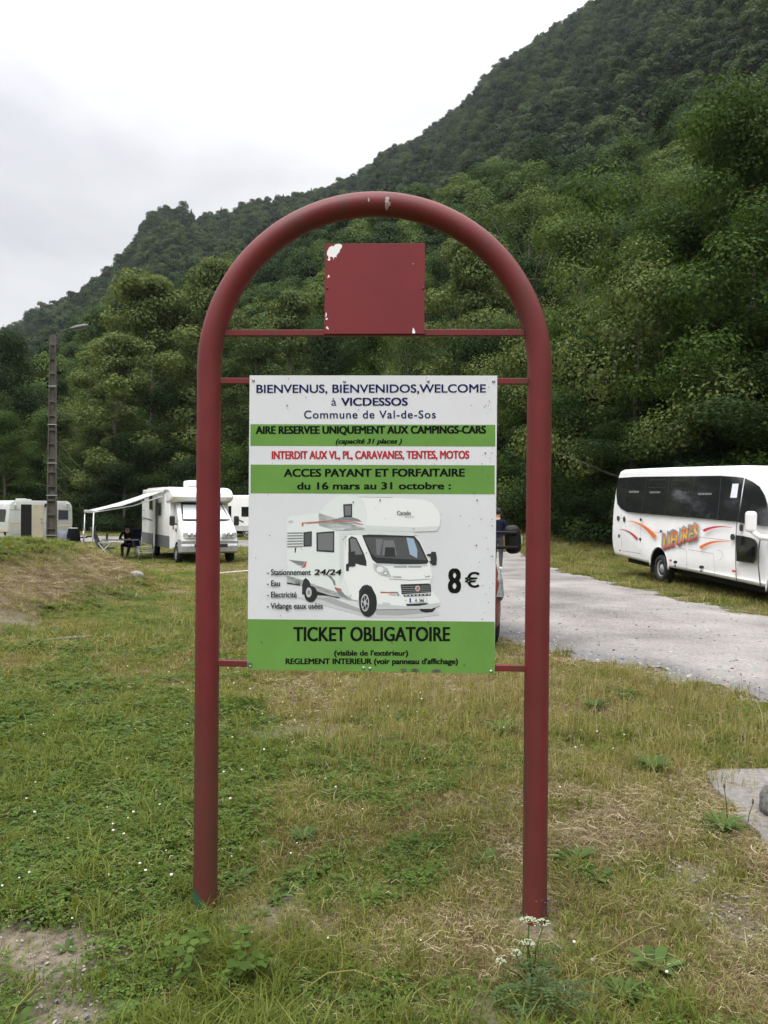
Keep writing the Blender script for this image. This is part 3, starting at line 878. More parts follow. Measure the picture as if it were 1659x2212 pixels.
post_patch('rust_stain', grime, 1, 25, 95, lambda a: .08 + .012 * math.sin(a * .2), -.02)
# pale scrape near the crown of the arch
bm = bmesh.new()
for (aa, ph0, ph1, w) in [(1.49, -1.35, -.30, .010), (1.475, -.9, -.6, .005), (1.60, -1.2, -.9, .004)]:
    prevv = None
    for ph in np.linspace(ph0, ph1, 12):
        ww = w * (.4 + random.random() * .9)
        row = []
        for s in (-1, 1):
            a2 = aa + s * ww / AR
            er = Vector((-math.cos(math.pi - a2) if False else math.cos(a2), 0, math.sin(a2)))
            pp = Vector((AR * math.cos(a2), 0, AZ0 + AR * math.sin(a2))) + (er * math.sin(-ph - 1.05) * 1.0 + Vector((0, -1, 0)) * math.cos(-ph - 1.05)) * (TR + .0012)
            row.append(bm.verts.new(pp))
        if prevv: bm.faces.new((prevv[0], prevv[1], row[1], row[0]))
        prevv = row
me = bpy.data.meshes.new('scrape'); bm.to_mesh(me); bm.free()
link('scrape', me, scrape, frame)

# square cross bars
def bar(z, x0, x1, s=.025, name='crossbar'):
    mb = MB(); mb.box(((x0 + x1) / 2, 0, z), (x1 - x0, s, s), bevel=.002, seg=1)
    return mb.build(name, red, SIGN)
bar(2.359, -.618, .618)
bar(2.164, -.626, .626, .024)
bar(1.012, -.626, .626, .025)
# red plaque above, its paint torn off in places
PZ0, PZ1, PX0, PX1 = 2.352, 2.716, -.197, .207
pb = MB(); pb.box(((PX0 + PX1) / 2, -.0160, (PZ0 + PZ1) / 2), (PX1 - PX0, .006, PZ1 - PZ0), bevel=.0012, seg=1)
plaque = pb.build('plaque', plaque_red, SIGN)
def plq(x, y):      # crop units of the plaque -> metres
    return PX0 + (x - 112) / (1522 - 112) * (PX1 - PX0), PZ1 - (y - 122) / (1390 - 122) * (PZ1 - PZ0)
chips = [
 [(240, 160), (255, 135), (300, 125), (335, 128), (355, 150), (350, 180), (325, 212), (315, 250), (300, 258), (290, 275), (275, 290), (278, 318), (262, 310), (243, 315), (238, 355), (230, 318), (205, 305), (180, 312), (190, 330), (187, 358), (168, 362), (148, 345), (165, 335), (160, 300), (140, 275), (145, 230), (160, 200), (178, 170), (210, 155)],
 [(170, 560), (182, 575), (178, 598), (165, 592), (152, 612), (158, 575)],
 [(132, 1090), (142, 1092), (146, 1120), (136, 1158), (128, 1155)], [(130, 1172), (160, 1168), (162, 1178), (150, 1192), (130, 1188)],
 [(140, 1290), (150, 1284), (166, 1298), (176, 1322), (166, 1330), (155, 1315), (140, 1312)],
 [(1362, 1302), (1372, 1320), (1382, 1325), (1388, 1350), (1396, 1365), (1390, 1384), (1355, 1385), (1352, 1360)], [(1350, 408), (1358, 404), (1362, 414), (1354, 418)]]
for c in chips:
    cb = MB(); cb.poly([(*(plq(x, y)[:1]), -.0196, plq(x, y)[1]) for x, y in c]); cb.build('paint_chip', white_primer, plaque)
for x, y in ((148, 748), (1500, 755)):
    rb = MB(); rb.lathe([(.0052, 0), (.0048, .0018), (.002, .0030)], 12, 0, Matrix.Translation((plq(x, y)[0], -.0190, plq(x, y)[1])) @ Matrix.Rotation(R(90), 4, 'X')); rb.build('rivet', red, plaque)

# ---- the printed board.  Picture units: x right, y down, the board 1575 wide and 1890 high
BW, BH, BZ1, BY = 1.0, 1.195, 2.185, -.0165
QTL, QTR, QBL, QBR = (32, 45), (1615, 50), (22, 1926), (1597, 1954)
def bxy(x, y):
    """picture units -> (x, z) on the board, by inverse bilinear mapping"""
    u, v = .5, .5
    for _ in range(12):
        tx, ty = QTL[0] + (QTR[0] - QTL[0]) * u, QTL[1] + (QTR[1] - QTL[1]) * u
        bx_, by_ = QBL[0] + (QBR[0] - QBL[0]) * u, QBL[1] + (QBR[1] - QBL[1]) * u
        v = (y - ty) / (by_ - ty); lx = QTL[0] + (QBL[0] - QTL[0]) * v; rx_ = QTR[0] + (QBR[0] - QTR[0]) * v; u = (x - lx) / (rx_ - lx)
    return -BW / 2 + u * BW, BZ1 - v * BH
def bpt(x, y, layer):
    a, z = bxy(x, y); return (a, BY - .0003 * layer, z)
board_white = mat('board_white_print', (.62, .63, .665), .55, spec=.25, var=.03, scale=3)
edge_alu = mat('board_edge', (.55, .55, .53), .5, var=.15, scale=40)
bb = MB(); bb.box((0, BY + .0022, BZ1 - BH / 2), (BW, .004, BH), 0)
bb.bm.faces.ensure_lookup_table()
for f in bb.bm.faces:
    f.material_index = 0 if abs(f.normal.y) > .5 else 1
board = bb.build('notice_board', [board_white, edge_alu], SIGN)
band_green = mat('board_green_print', (.125, .270, .058), .6, spec=.15, var=.08, scale=4)
def band(y0l, y1l, y0r, y1r, x0, x1):
    mb = MB(); mb.poly([bpt(x0, y0l, 1), bpt(x1, y0r, 1), bpt(x1, y1r, 1), bpt(x0, y1l, 1)]); mb.build('green_band', band_green, board)
band(357, 495, 364, 502, 38, 1602); band(615, 798, 622, 807, 40, 1598); band(1603, 1926, 1621, 1953, 23, 1598)

ink_navy = mat('ink_navy', (.012, .015, .085), .8, spec=.05); ink_black = mat('ink_black', (.008, .010, .008), .8, spec=.05); ink_red = mat('ink_red', (.42, .030, .040), .8, spec=.05); ink_grey = mat('ink_grey', (.20, .21, .22), .8, spec=.05)

_H = {}
def text_mesh(s, bold, shear=0.0, space=1.0):
    cu = bpy.data.curves.new('t', 'FONT'); cu.body = s; cu.size = 1.0; cu.offset = bold; cu.shear = shear; cu.space_character = space; cu.resolution_u = 5
    o = bpy.data.objects.new('t', cu); COL.objects.link(o)
    bpy.context.view_layer.update()
    me = bpy.data.meshes.new_from_object(o.evaluated_get(bpy.context.evaluated_depsgraph_get()))
    bpy.data.objects.remove(o); bpy.data.curves.remove(cu)
    return me
def text_verts(s, bold, shear=0.0, space=1.0):
    """letters scaled so that a capital is 1 high and the line 1 wide"""
    me = text_mesh(s, bold, shear, space); co = np.zeros(len(me.vertices) * 3, np.float32); me.vertices.foreach_get('co', co); co = co.reshape(-1, 3)
    k = (round(bold, 3))
    if k not in _H:
        h = text_mesh('H', bold); c = np.array([v.co[:] for v in h.vertices]); _H[k] = (c[:, 1].min(), c[:, 1].max()); bpy.data.meshes.remove(h)
    y0, y1 = _H[k]; x0, x1 = co[:, 0].min(), co[:, 0].max()
    co[:, 0] = (co[:, 0] - x0) / (x1 - x0); co[:, 1] = (co[:, 1] - y0) / (y1 - y0)
    return me, co
def letter(s, x0, x1, ycap, ybase, ink, bold=0.0, shear=0.0, space=1.0, layer=3, parent=board, name='lettering'):
    """a line of print; bold letters are struck several times, a little apart"""
    me, co = text_verts(s, 0.0, shear, space)
    w = bold * 1.45 * abs(ybase - ycap); h = bold * .5 * abs(ybase - ycap)
    strikes = [(0, 0, 0)] if bold < .005 else [(-w, -h, 0), (w, h, .35), (w, -h, .7), (-w, h, 1.05)] + ([(0, 0, 1.4)] if bold > .03 else [])
    n = len(me.polygons); st = np.zeros(n, np.int32); tot = np.zeros(n, np.int32); me.polygons.foreach_get('loop_total', tot)
    vi = np.zeros(len(me.loops), np.int32); me.loops.foreach_get('vertex_index', vi)
    V = []; F = []; S = []
    for j, (dx, dy, dl) in enumerate(strikes):
        V.append(np.array([bpt(x0 + w + dx + (x1 - x0 - 2 * w) * a, ybase - h + dy + (ycap - ybase + 2 * h) * b_, layer + dl) for a, b_, _ in co], np.float32)); F.append(vi + j * len(co)); S.append(tot)
    bpy.data.meshes.remove(me)
    return link(name, raw_mesh(name, np.concatenate(V), np.concatenate(F), np.concatenate(S)), ink, parent)
letter('BIENVENUS, BIENVENIDOS,WELCOME', 76, 1543, 105, 157, ink_navy, .020)
letter('\u00e0', 560, 592, 190, 239, ink_navy, 0)
letter('VICDESSOS', 622, 1048, 190, 240, ink_navy, .034)
letter('Commune de Val-de-Sos', 384, 1226, 271, 321, ink_navy, .012, space=1.12)
letter('AIRE RESERVEE UNIQUEMENT AUX CAMPINGS-CARS', 72, 1544, 370, 419, ink_black, .044)
letter('(capacit\u00e9 31 places )', 588, 1012, 451, 482, ink_black, .045, .25)
letter('INTERDIT AUX VL, PL, CARAVANES, TENTES, MOTOS', 176, 1438, 529, 579, ink_red, .034)
letter('ACCES PAYANT ET FORFAITAIRE', 254, 1410, 643, 693, ink_black, .040)
letter('du 16 mars au 31 octobre :', 340, 1322, 729, 774, ink_black, .040)
letter('TICKET OBLIGATOIRE', 318, 1317, 1654, 1744, ink_black, .026)
letter("(visible de l'ext\u00e9rieur)", 580, 1052, 1803, 1837, ink_black, .042)
letter("REGLEMENT INTERIEUR (voir panneau d'affichage)", 268, 1367, 1855, 1891, ink_black, .042)
letter('- Stationnement', 148, 430, 1284, 1321, ink_black, .016, layer=12)
letter('24/24', 450, 627, 1285, 1320, ink_black, .034, .12, layer=12)
letter('- Eau', 148, 232, 1355, 1392, ink_black, .016, layer=12)
letter('- Electricit\u00e9', 148, 340, 1427, 1464, ink_black, .016, layer=12)
letter('- Vidange eaux us\u00e9es', 148, 508, 1499, 1536, ink_black, .016, layer=12)
letter('8', 1303, 1386, 1281, 1436, ink_black, .030)
letter('\u20ac', 1410, 1503, 1309, 1401, ink_black, .018)

# the printed motorhome: flat inks laid over one another (the board's own picture)
Y0 = 764.4
PIC = {
 'p_white': (.66, .70, .70), 'p_white2': (.72, .745, .75), 'p_shade': (.50, .53, .54), 'p_shade2': (.58, .615, .62), 'p_dark': (.035, .038, .042), 'p_glass': (.085, .09, .095), 'p_glass2': (.16, .17, .175),
 'p_grey': (.21, .22, .235), 'p_line': (.30, .32, .33), 'p_orange': (.50, .10, .05), 'p_floor': (.52, .53, .545), 'p_floor2': (.36, .37, .38), 'p_chrome': (.46, .48, .49), 'p_blue': (.30, .40, .52), 'p_plateblue': (.03, .08, .25), 'p_tyre': (.028, .028, .03)}
pm = {k: mat(k, v, .6, spec=.15) for k, v in PIC.items()}
names = list(PIC); pic = MB()
def P_(col, layer, pts_):
    pic.poly([bpt(x, y + Y0, layer) for x, y in pts_], names.index(col))
def ell(cx, cy, rx_, ry_, n=20, a0=0, a1=360):
    return [(cx + rx_ * math.cos(R(a0 + (a1 - a0) * k / n)), cy + ry_ * math.sin(R(a0 + (a1 - a0) * k / n))) for k in range(n)]
P_('p_floor', 2, [(330, 700), (480, 690), (740, 780), (860, 810), (1240, 790), (1250, 812), (1100, 832), (820, 832), (560, 765)])
P_('p_floor2', 3, [(420, 700), (560, 700), (750, 775), (760, 800), (640, 765), (500, 715)])
P_('p_floor2', 3, [(840, 775), (1210, 772), (1200, 795), (1000, 815), (850, 812)])
P_('p_white', 4, [(276, 190), (290, 182), (480, 160), (785, 262), (640, 300), (668, 500), (700, 600), (735, 720), (670, 712), (470, 652), (380, 622), (276, 598)])
P_('p_white', 4, [(480, 161), (512, 122), (560, 76), (600, 56), (650, 48), (730, 55), (790, 120), (800, 220), (780, 269), (600, 278), (480, 240)])
P_('p_shade2', 4, [(276, 560), (380, 590), (470, 625), (670, 690), (735, 705), (735, 722), (670, 714), (470, 654), (380, 624), (276, 600)])
P_('p_white2', 5, [(725, 55), (900, 60), (1150, 76), (1200, 95), (1245, 150), (1258, 195), (1250, 250), (1230, 276), (1090, 281), (775, 269), (790, 200), (788, 150), (770, 95)])
P_('p_shade2', 6, [(780, 240), (1100, 252), (1250, 245), (1232, 277), (1090, 282), (775, 270)])
P_('p_line', 6, [(735, 57), (955, 61), (955, 64), (735, 60)])
P_('p_shade2', 5, [(612, 285), (780, 270), (1085, 283), (1112, 303), (760, 300), (668, 298), (640, 320), (640, 560), (616, 620)])
P_('p_white2', 6, [(660, 300), (760, 300), (1090, 303), (1130, 345), (1185, 470), (1205, 560), (1190, 612), (1200, 655), (1252, 722), (1250, 752), (1200, 772), (850, 776), (848, 690), (815, 625), (770, 620), (742, 650), (735, 722), (690, 712), (640, 560)])
P_('p_shade', 7, [(850, 740), (1030, 755), (1250, 735), (1248, 754), (1200, 773), (850, 777)])
P_('p_dark', 8, [(757, 303), (800, 298), (1090, 307), (1125, 350), (1181, 472), (1170, 486), (1020, 490), (850, 482), (822, 458), (790, 382)])
P_('p_glass', 9, [(772, 316), (1085, 318), (1115, 358), (1165, 462), (1010, 455), (850, 445), (820, 420), (795, 370)])
P_('p_glass2', 9.5, [(845, 325), (890, 330), (870, 430), (850, 425)]); P_('p_glass2', 9.5, [(895, 335), (960, 335), (980, 430), (885, 430)])
P_('p_dark', 10, [(905, 380), (965, 380), (970, 440), (900, 440)])
P_('p_blue', 9.6, [(1040, 318), (1085, 325), (1110, 400), (1108, 450), (1062, 425)])
P_('p_dark', 10, [(818, 438), (945, 468), (945, 475), (820, 446)]); P_('p_dark', 10, [(960, 465), (1165, 475), (1165, 482), (960, 472)])
P_('p_dark', 8, [(670, 325), (690, 309), (722, 320), (770, 420), (786, 470), (786, 500), (745, 492), (672, 470)])
P_('p_glass2', 9, [(680, 330), (694, 320), (718, 330), (760, 425), (690, 430)])
P_('p_dark', 10, [(670, 412), (712, 405), (716, 440), (775, 430), (775, 460), (716, 470), (716, 500), (674, 505), (672, 532), (656, 530), (655, 490), (670, 480)])
P_('p_dark', 8, [(1168, 425), (1196, 420), (1198, 408), (1226, 410), (1233, 450), (1230, 492), (1205, 494), (1182, 470), (1194, 466), (1192, 438), (1168, 434)])
P_('p_dark', 6, [(636, 106), (694, 102), (694, 186), (640, 188)]); P_('p_glass2', 7, [(646, 116), (686, 112), (686, 176), (648, 178)])
P_('p_grey', 5.5, [(560, 206), (620, 190), (650, 182), (690, 186), (735, 200), (757, 218), (700, 212)])
P_('p_orange', 6, [(370, 222), (560, 208), (700, 215), (766, 234), (764, 238), (700, 221), (560, 213), (382, 228), (382, 243), (370, 242)])
P_('p_line', 6, [(400, 226), (560, 217), (700, 225), (760, 240), (700, 229), (560, 221), (400, 230)])
P_('p_dark', 6, [(382, 284), (436, 277), (436, 374), (382, 376)]); P_('p_glass', 7, [(390, 292), (429, 286), (429, 366), (390, 368)])
P_('p_dark', 6, [(465, 285), (580, 276), (580, 413), (466, 406)]); P_('p_glass2', 7, [(475, 294), (572, 287), (572, 402), (476, 397)])
for k in range(6): P_('p_grey', 6, [(278, 285 + k * 17.5), (378, 284 + k * 17.2), (378, 292 + k * 17.2), (278, 293 + k * 17.5)])
P_('p_dark', 6, [(326, 385), (336, 378), (332, 415), (326, 412)])
P_('p_grey', 6, [(288, 460), (392, 470), (380, 498), (352, 494)]); P_('p_orange', 7, [(395, 470), (404, 470), (396, 502), (386, 510), (362, 506), (382, 500)])
P_('p_grey', 6, [(520, 545), (560, 565), (585, 595), (590, 622), (578, 622), (566, 590)]); P_('p_grey', 6, [(582, 640), (620, 650), (645, 680), (670, 712), (610, 680)])
P_('p_orange', 7, [(580, 633), (622, 645), (630, 655), (590, 648)])
P_('p_dark', 6, [(276, 604), (330, 614), (360, 606), (360, 624), (276, 612)])
for k in range(3): P_('p_grey', 7, [(330, 590 + k * 9), (357, 592 + k * 9), (357, 597 + k * 9), (330, 595 + k * 9)])
P_('p_dark', 6, [(374, 680), (374, 620), (385, 585), (398, 575), (420, 595), (440, 655), (400, 680)])
P_('p_tyre', 7, ell(430, 678, 42, 52)); P_('p_chrome', 8, ell(417, 668, 18, 32)); P_('p_grey', 8.5, ell(417, 668, 8, 14))
P_('p_tyre', 6, [(470, 660), (555, 688), (615, 700), (612, 706), (540, 690), (470, 684)])
P_('p_dark', 7, [(738, 720), (738, 660), (760, 628), (790, 618), (820, 635), (848, 690), (850, 776), (800, 780)])
P_('p_tyre', 8, ell(796, 734, 57, 90)); P_('p_chrome', 9, ell(777, 734, 26, 56)); P_('p_tyre', 10, ell(777, 734, 20, 46)); 
for k in range(6):
    a = k * 60 + 15; P_('p_chrome', 11, [(777 + 4 * math.cos(R(a + 90)), 734 + 6 * math.sin(R(a + 90))), (777 + 22 * math.cos(R(a - 8)), 734 + 48 * math.sin(R(a - 8))), (777 + 22 * math.cos(R(a + 8)), 734 + 48 * math.sin(R(a + 8))), (777 - 4 * math.cos(R(a + 90)), 734 - 6 * math.sin(R(a + 90)))])
P_('p_chrome', 11.5, ell(777, 734, 9, 17))
P_('p_tyre', 5, [(1120, 765), (1225, 758), (1222, 775), (1205, 793), (1165, 798), (1130, 788)])
P_('p_chrome', 8, [(824, 482), (870, 490), (920, 515), (946, 568), (940, 573), (880, 560), (838, 530)]); P_('p_white2', 9, ell(872, 522, 22, 18)); P_('p_line', 9, ell(908, 546, 18, 14)); P_('p_white2', 10, ell(908, 546, 10, 8))
P_('p_shade', 8, [(850, 484), (1175, 490), (1170, 500), (860, 494)])
for k in range(2): P_('p_line', 9, [(958 + k * 92, 500), (1042 + k * 92, 500), (1046 + k * 92, 508), (962 + k * 92, 508)])
P_('p_line', 8, [(930, 580), (1060, 588), (1190, 582), (1190, 586), (1060, 592), (930, 584)])
P_('p_line', 9, [(950, 566), (1005, 566), (1010, 574), (955, 572)]); P_('p_line', 9, [(1160, 566), (1188, 560), (1188, 568), (1158, 572)])
P_('p_dark', 8, [(1003, 617), (1180, 611), (1194, 618), (1198, 668), (1010, 680)])
for k in range(4): P_('p_grey', 9, [(1008, 630 + k * 12), (1192, 625 + k * 12), (1192, 629 + k * 12), (1008, 634 + k * 12)])
P_('p_chrome', 10, ell(1111, 643, 15, 18)); P_('p_orange', 11, ell(1111, 643, 9, 11))
P_('p_dark', 8, [(1020, 683), (1196, 675), (1194, 690), (1026, 696)])
for k in range(7): P_('p_chrome', 9, [(1032 + k * 24, 684 - k), (1046 + k * 24, 683 - k), (1046 + k * 24, 692 - k), (1032 + k * 24, 693 - k)])
P_('p_orange', 8, [(875, 663), (985, 668), (985, 673), (875, 672)]); P_('p_line', 8, [(930, 664), (985, 664), (998, 690), (985, 692), (975, 672)])
P_('p_chrome', 9, [(930, 674), (972, 676), (980, 688), (932, 684)]); P_('p_shade', 8, [(888, 730), (935, 735), (940, 755), (890, 752)])
P_('p_dark', 8, [(1036, 742), (1180, 735), (1170, 745), (1120, 754), (1045, 755)])
P_('p_chrome', 8, [(1058, 704), (1171, 701), (1171, 731), (1058, 735)]); P_('p_white2', 9, [(1070, 706), (1168, 704), (1168, 729), (1070, 733)]); P_('p_plateblue', 9.5, [(1060, 706), (1070, 706), (1070, 733), (1060, 733)])
P_('p_white2', 5, ell(875, 298, 10, 10)); P_('p_line', 4.9, [(870, 272), (880, 272), (880, 300), (870, 300)])
pic.build('motorhome_picture', [pm[k] for k in names], board, label='printed picture of a white alcove motorhome')
letter('Carado', 980, 1068, 147 + Y0, 173 + Y0, ink_grey, .03, layer=12); letter('mobil', 1030, 1088, 178 + Y0, 190 + Y0, ink_grey, 0, space=1.3, layer=12)
letter('A  366', 1094, 1152, 708 + Y0, 727 + Y0, ink_black, .01, layer=14); letter('carado', 286, 314, 205 + Y0, 219 + Y0, ink_grey, 0, layer=12)
# bolts, and dirt specks on the board
for x, y in [(56, 77), (643, 84), (1178, 84), (1591, 86), (40, 1905), (768, 1917), (808, 1920), (1575, 1937)]:
    a, z = bxy(x, y)
    M = Matrix.Translation((a, BY, z)) @ Matrix.Rotation(R(90), 4, 'X')
    bo = MB(); bo.lathe([(.0062, 0), (.0062, .0012), (.0042, .0014), (.0042, .0042), (.003, .0052)], 12, 0, M); bo.build('bolt', steel, board)
sp_ = MB(); rr = random.Random(3)
for k in range(150):
    x, y = rr.uniform(45, 1590), rr.uniform(60, 1930)
    if rr.random() < .45: x = 1590 - abs(rr.gauss(0, 60))
    s = rr.uniform(1.2, 3.6) if rr.random() < .9 else 5
    x = min(max(x, 50), 1585); y = min(y, 1915)
    sp_.poly([bpt(x + s * math.cos(a), y + s * 1.3 * math.sin(a), 15) for a in np.linspace(0, 6.28, 7)[:-1]])
for (x, y) in [(1020, 1926), (1085, 1928), (1105, 1928), (1220, 1932), (1240, 1932), (40, 1890)]:
    sp_.poly([bpt(x + rr.uniform(14, 24) * math.cos(a), y + rr.uniform(6, 11) * math.sin(a), 15) for a in np.linspace(0, 6.28, 9)[:-1]])
sp_.build('dirt_speck', mat('board_dirt', (.10, .10, .075), .9), board)

# ================================================================== trees that stand out, each one a thing
TP = {}
def proto(key, mats, meshes):
    tm, cm = meshes
    tm.materials.append(mats[0]); cm.materials.append(mats[1]); TP[key] = (tm, cm)
proto('maple', (bark, lm_maple), tree_meshes('maple', 11, 14, 4.8, base=.20, leaves=52000, leaf=.122, limbs=15, upright=.45, clump=.19, aspect=.85))
proto('maple2', (bark, lm_maple), tree_meshes('maple2', 12, 13, 4.4, base=.14, leaves=46000, leaf=.120, limbs=14, upright=.4, clump=.20, aspect=.85))
proto('plane', (pale_bark, lm_plane), tree_meshes('plane', 13, 18, 5.2, base=.08, leaves=40000, leaf=.22, limbs=24, upright=.75, clump=.17, aspect=.8))
proto('plane2', (pale_bark, lm_plane), tree_meshes('plane2', 14, 16, 4.0, base=.08, leaves=28000, leaf=.21, limbs=22, upright=.8, clump=.18, aspect=.8))
proto('slim', (pale_bark, lm_olive), tree_meshes('slim', 15, 17, 4.6, base=.10, leaves=12000, leaf=.22, limbs=26, upright=1.0, clump=.19, aspect=.5))
proto('ash', (bark, lm_olive), tree_meshes('ash', 16, 15, 4.2, base=.06, leaves=24000, leaf=.19, limbs=15, upright=.6, clump=.20))
proto('dark', (bark, lm_dark), tree_meshes('dark', 17, 12, 4.2, base=.03, leaves=36000, leaf=.145, limbs=14, upright=.4, clump=.22, aspect=.7))
proto('bush', (bark, lm_maple), tree_meshes('bush', 18, 4.2, 2.3, base=.02, leaves=16000, leaf=.10, limbs=13, upright=.5, clump=.24, aspect=.8, trunk_r=.06))
proto('bushdark', (bark, lm_dark), tree_meshes('bushdark', 19, 4.6, 2.5, base=.02, leaves=16000, leaf=.11, limbs=13, upright=.5, clump=.24, aspect=.7, trunk_r=.06))
proto('slope1', (bark, lm_slope), tree_meshes('slope1', 21, 11, 4.0, base=.06, leaves=17000, leaf=.15, limbs=10, upright=.5, clump=.25, aspect=.75))
proto('slope2', (bark, lm_slope), tree_meshes('slope2', 22, 12, 3.5, base=.06, leaves=16000, leaf=.15, limbs=11, upright=.7, clump=.24, aspect=.75))
proto('slope3', (bark, lm_plane), tree_meshes('slope3', 23, 11, 3.8, base=.06, leaves=16000, leaf=.15, limbs=10, upright=.6, clump=.25, aspect=.75))
proto('conifer', (bark, lm_con), conifer_meshes('conifer', 24, 15, 3.0, 6000, .5))

def tree(name, key, loc, rz, s, label, cat='tree', group=None, tilt=(0, 0)):
    e = empty(name, loc, (tilt[0], tilt[1], rz), s)
    tag(e, label, cat, group)
    tm, cm = TP[key]
    trunk = bpy.data.objects.new('trunk', tm); COL.objects.link(trunk); trunk.parent = e
    crown = bpy.data.objects.new('crown', cm); COL.objects.link(crown); crown.parent = e
    return e
HT = dict(maple=14, maple2=13, plane=18, plane2=16, slim=17, ash=15, dark=12, bush=4.2, bushdark=4.6, slope1=11, slope2=12, slope3=11, conifer=15)
WT = dict(maple=4.8, maple2=4.4, plane=5.2, plane2=4.0, slim=4.6, ash=4.2, dark=4.2, bush=2.3, bushdark=2.5, conifer=3.0)

def land(x, y):
    """height of the ground or hillside, whichever is on top"""
    az, r = math.atan2(x, y), math.hypot(x, y)
    return max(G(x, y), float(hill_z(np.array([az]), np.array([r]))[0]))

rt = random.Random(12)
def stand(name, key, u, v, d, halfw, label, group=None, cat='tree', rz=None):
    """tree of the given kind at distance d whose top reaches picture height v"""
    p = at(u, v, d); x, y = float(p[0]), float(p[1]); z0 = land(x, y) - .15
    h = p[2] - z0
    sz = h / (HT[key] * .98); sx = halfw / WT[key]
    return tree(name, key, (x, y, z0), rt.uniform(0, 6.3) if rz is None else rz, (sx, sx, sz), label, cat, group)

GT = 'trees at the foot of the hill'
stand('plane_tree', 'plane', 352, 628, 70, 6.0, 'tallest pale green tree left of the sign, behind the white awning', GT)
stand('plane_tree', 'plane2', 470, 592, 73, 4.2, 'tall thin pale tree whose top shows beside the left curve of the arch', GT)
stand('plane_tree', 'plane2', 262, 745, 66, 3.6, 'pale green tree just right of the concrete lamp post', GT)
stand('plane_tree', 'ash', 505, 800, 68, 3.4, 'olive green tree behind the white camper, filling the left post side', GT)
stand('willow_tree', 'dark', 28, 745, 78, 5.4, 'big dusky green tree at the left edge behind the caravan', GT)
stand('broadleaf_tree', 'maple2', 12, 905, 66, 3.0, 'fresh green tree low at the left edge, over the caravan roof', GT)
stand('broadleaf_tree', 'ash', 128, 905, 72, 3.6, 'yellow green tree straight behind the concrete lamp post', GT)
stand('broadleaf_tree', 'slim', 185, 930, 66, 3.0, 'olive tree between the lamp post and the awning', GT)
stand('broadleaf_tree', 'dark', 270, 950, 64, 3.2, 'dark green tree over the outer end of the awning', GT)
stand('broadleaf_tree', 'ash', 560, 735, 66, 4.2, 'olive tree seen between left post and board, above the upper bar', GT)
stand('broadleaf_tree', 'plane2', 640, 655, 72, 3.8, 'light green tree seen through the arch left of the red plaque', GT)
stand('broadleaf_tree', 'dark', 700, 730, 60, 3.8, 'dark tree below the left corner of the red plaque', GT)
stand('broadleaf_tree', 'maple2', 790, 700, 62, 3.8, 'bushy tree right behind the red plaque', GT)
stand('broadleaf_tree', 'slim', 885, 740, 54, 2.8, 'thin stemmed tree below the right corner of the red plaque', GT)
stand('broadleaf_tree', 'plane', 1000, 540, 56, 4.6, 'tall rounded light tree seen through the arch right of the red plaque', GT)
stand('broadleaf_tree', 'ash', 1080, 720, 50, 3.0, 'olive tree behind the right post at plaque height', GT)
stand('broadleaf_tree', 'slim', 1160, 452, 66, 6.0, 'tall airy tree with bare stems outside the right curve of the arch', GT)
stand('broadleaf_tree', 'maple2', 1235, 690, 46, 3.6, 'green tree right of the right post at crossbar height', GT)
stand('broadleaf_tree', 'ash', 1330, 575, 56, 4.6, 'light green rounded tree right of the airy tree', GT)
stand('conifer_tree', 'conifer', 1272, 430, 92, 4.2, 'dark narrow conifer standing above the paler trees right of the arch', GT)
stand('broadleaf_tree', 'slim', 1400, 500, 60, 4.2, 'yellowish tree up the slope above the bus', GT)
stand('broadleaf_tree', 'maple', 1440, 640, 40, 3.6, 'bushy green tree over the rear half of the bus', GT)
stand('broadleaf_tree', 'dark', 1340, 770, 38, 3.4, 'dark tree left of the big maple, behind the bus tail', GT)
stand('maple_tree', 'maple', 1610, 262, 33, 5.8, 'largest maple, overhanging the bus at the right edge', GT, rz=1.1)
stand('maple_tree', 'maple2', 1505, 470, 35, 4.4, 'maple left of the largest one, over the bus windows', GT)
stand('maple_tree', 'maple', 1720, 480, 29, 4.6, 'dark maple cut off by the right edge, over the bus front', GT)
stand('maple_tree', 'maple2', 1560, 690, 31, 3.8, 'low maple branch mass just above the bus roof', GT)
stand('broadleaf_tree', 'maple2', 1140, 850, 44, 2.8, 'small green tree behind the right post at board height', GT)
stand('broadleaf_tree', 'ash', 1218, 870, 40, 2.6, 'small olive tree between right post and bus tail', GT)
stand('broadleaf_tree', 'maple', 1300, 900, 36, 3.0, 'small maple just left of the bus tail', GT)
stand('broadleaf_tree', 'dark', 1080, 920, 50, 3.2, 'dark tree beside the right edge of the board', GT)
stand('broadleaf_tree', 'dark', 1420, 900, 33, 3.2, 'dark tree close behind the bus roof', GT)
stand('broadleaf_tree', 'dark', 1560, 880, 30, 3.4, 'very dark tree close behind the front windows of the bus', GT)
stand('broadleaf_tree', 'dark', 1700, 800, 28, 3.8, 'dark tree behind the bus front at the right edge', GT)

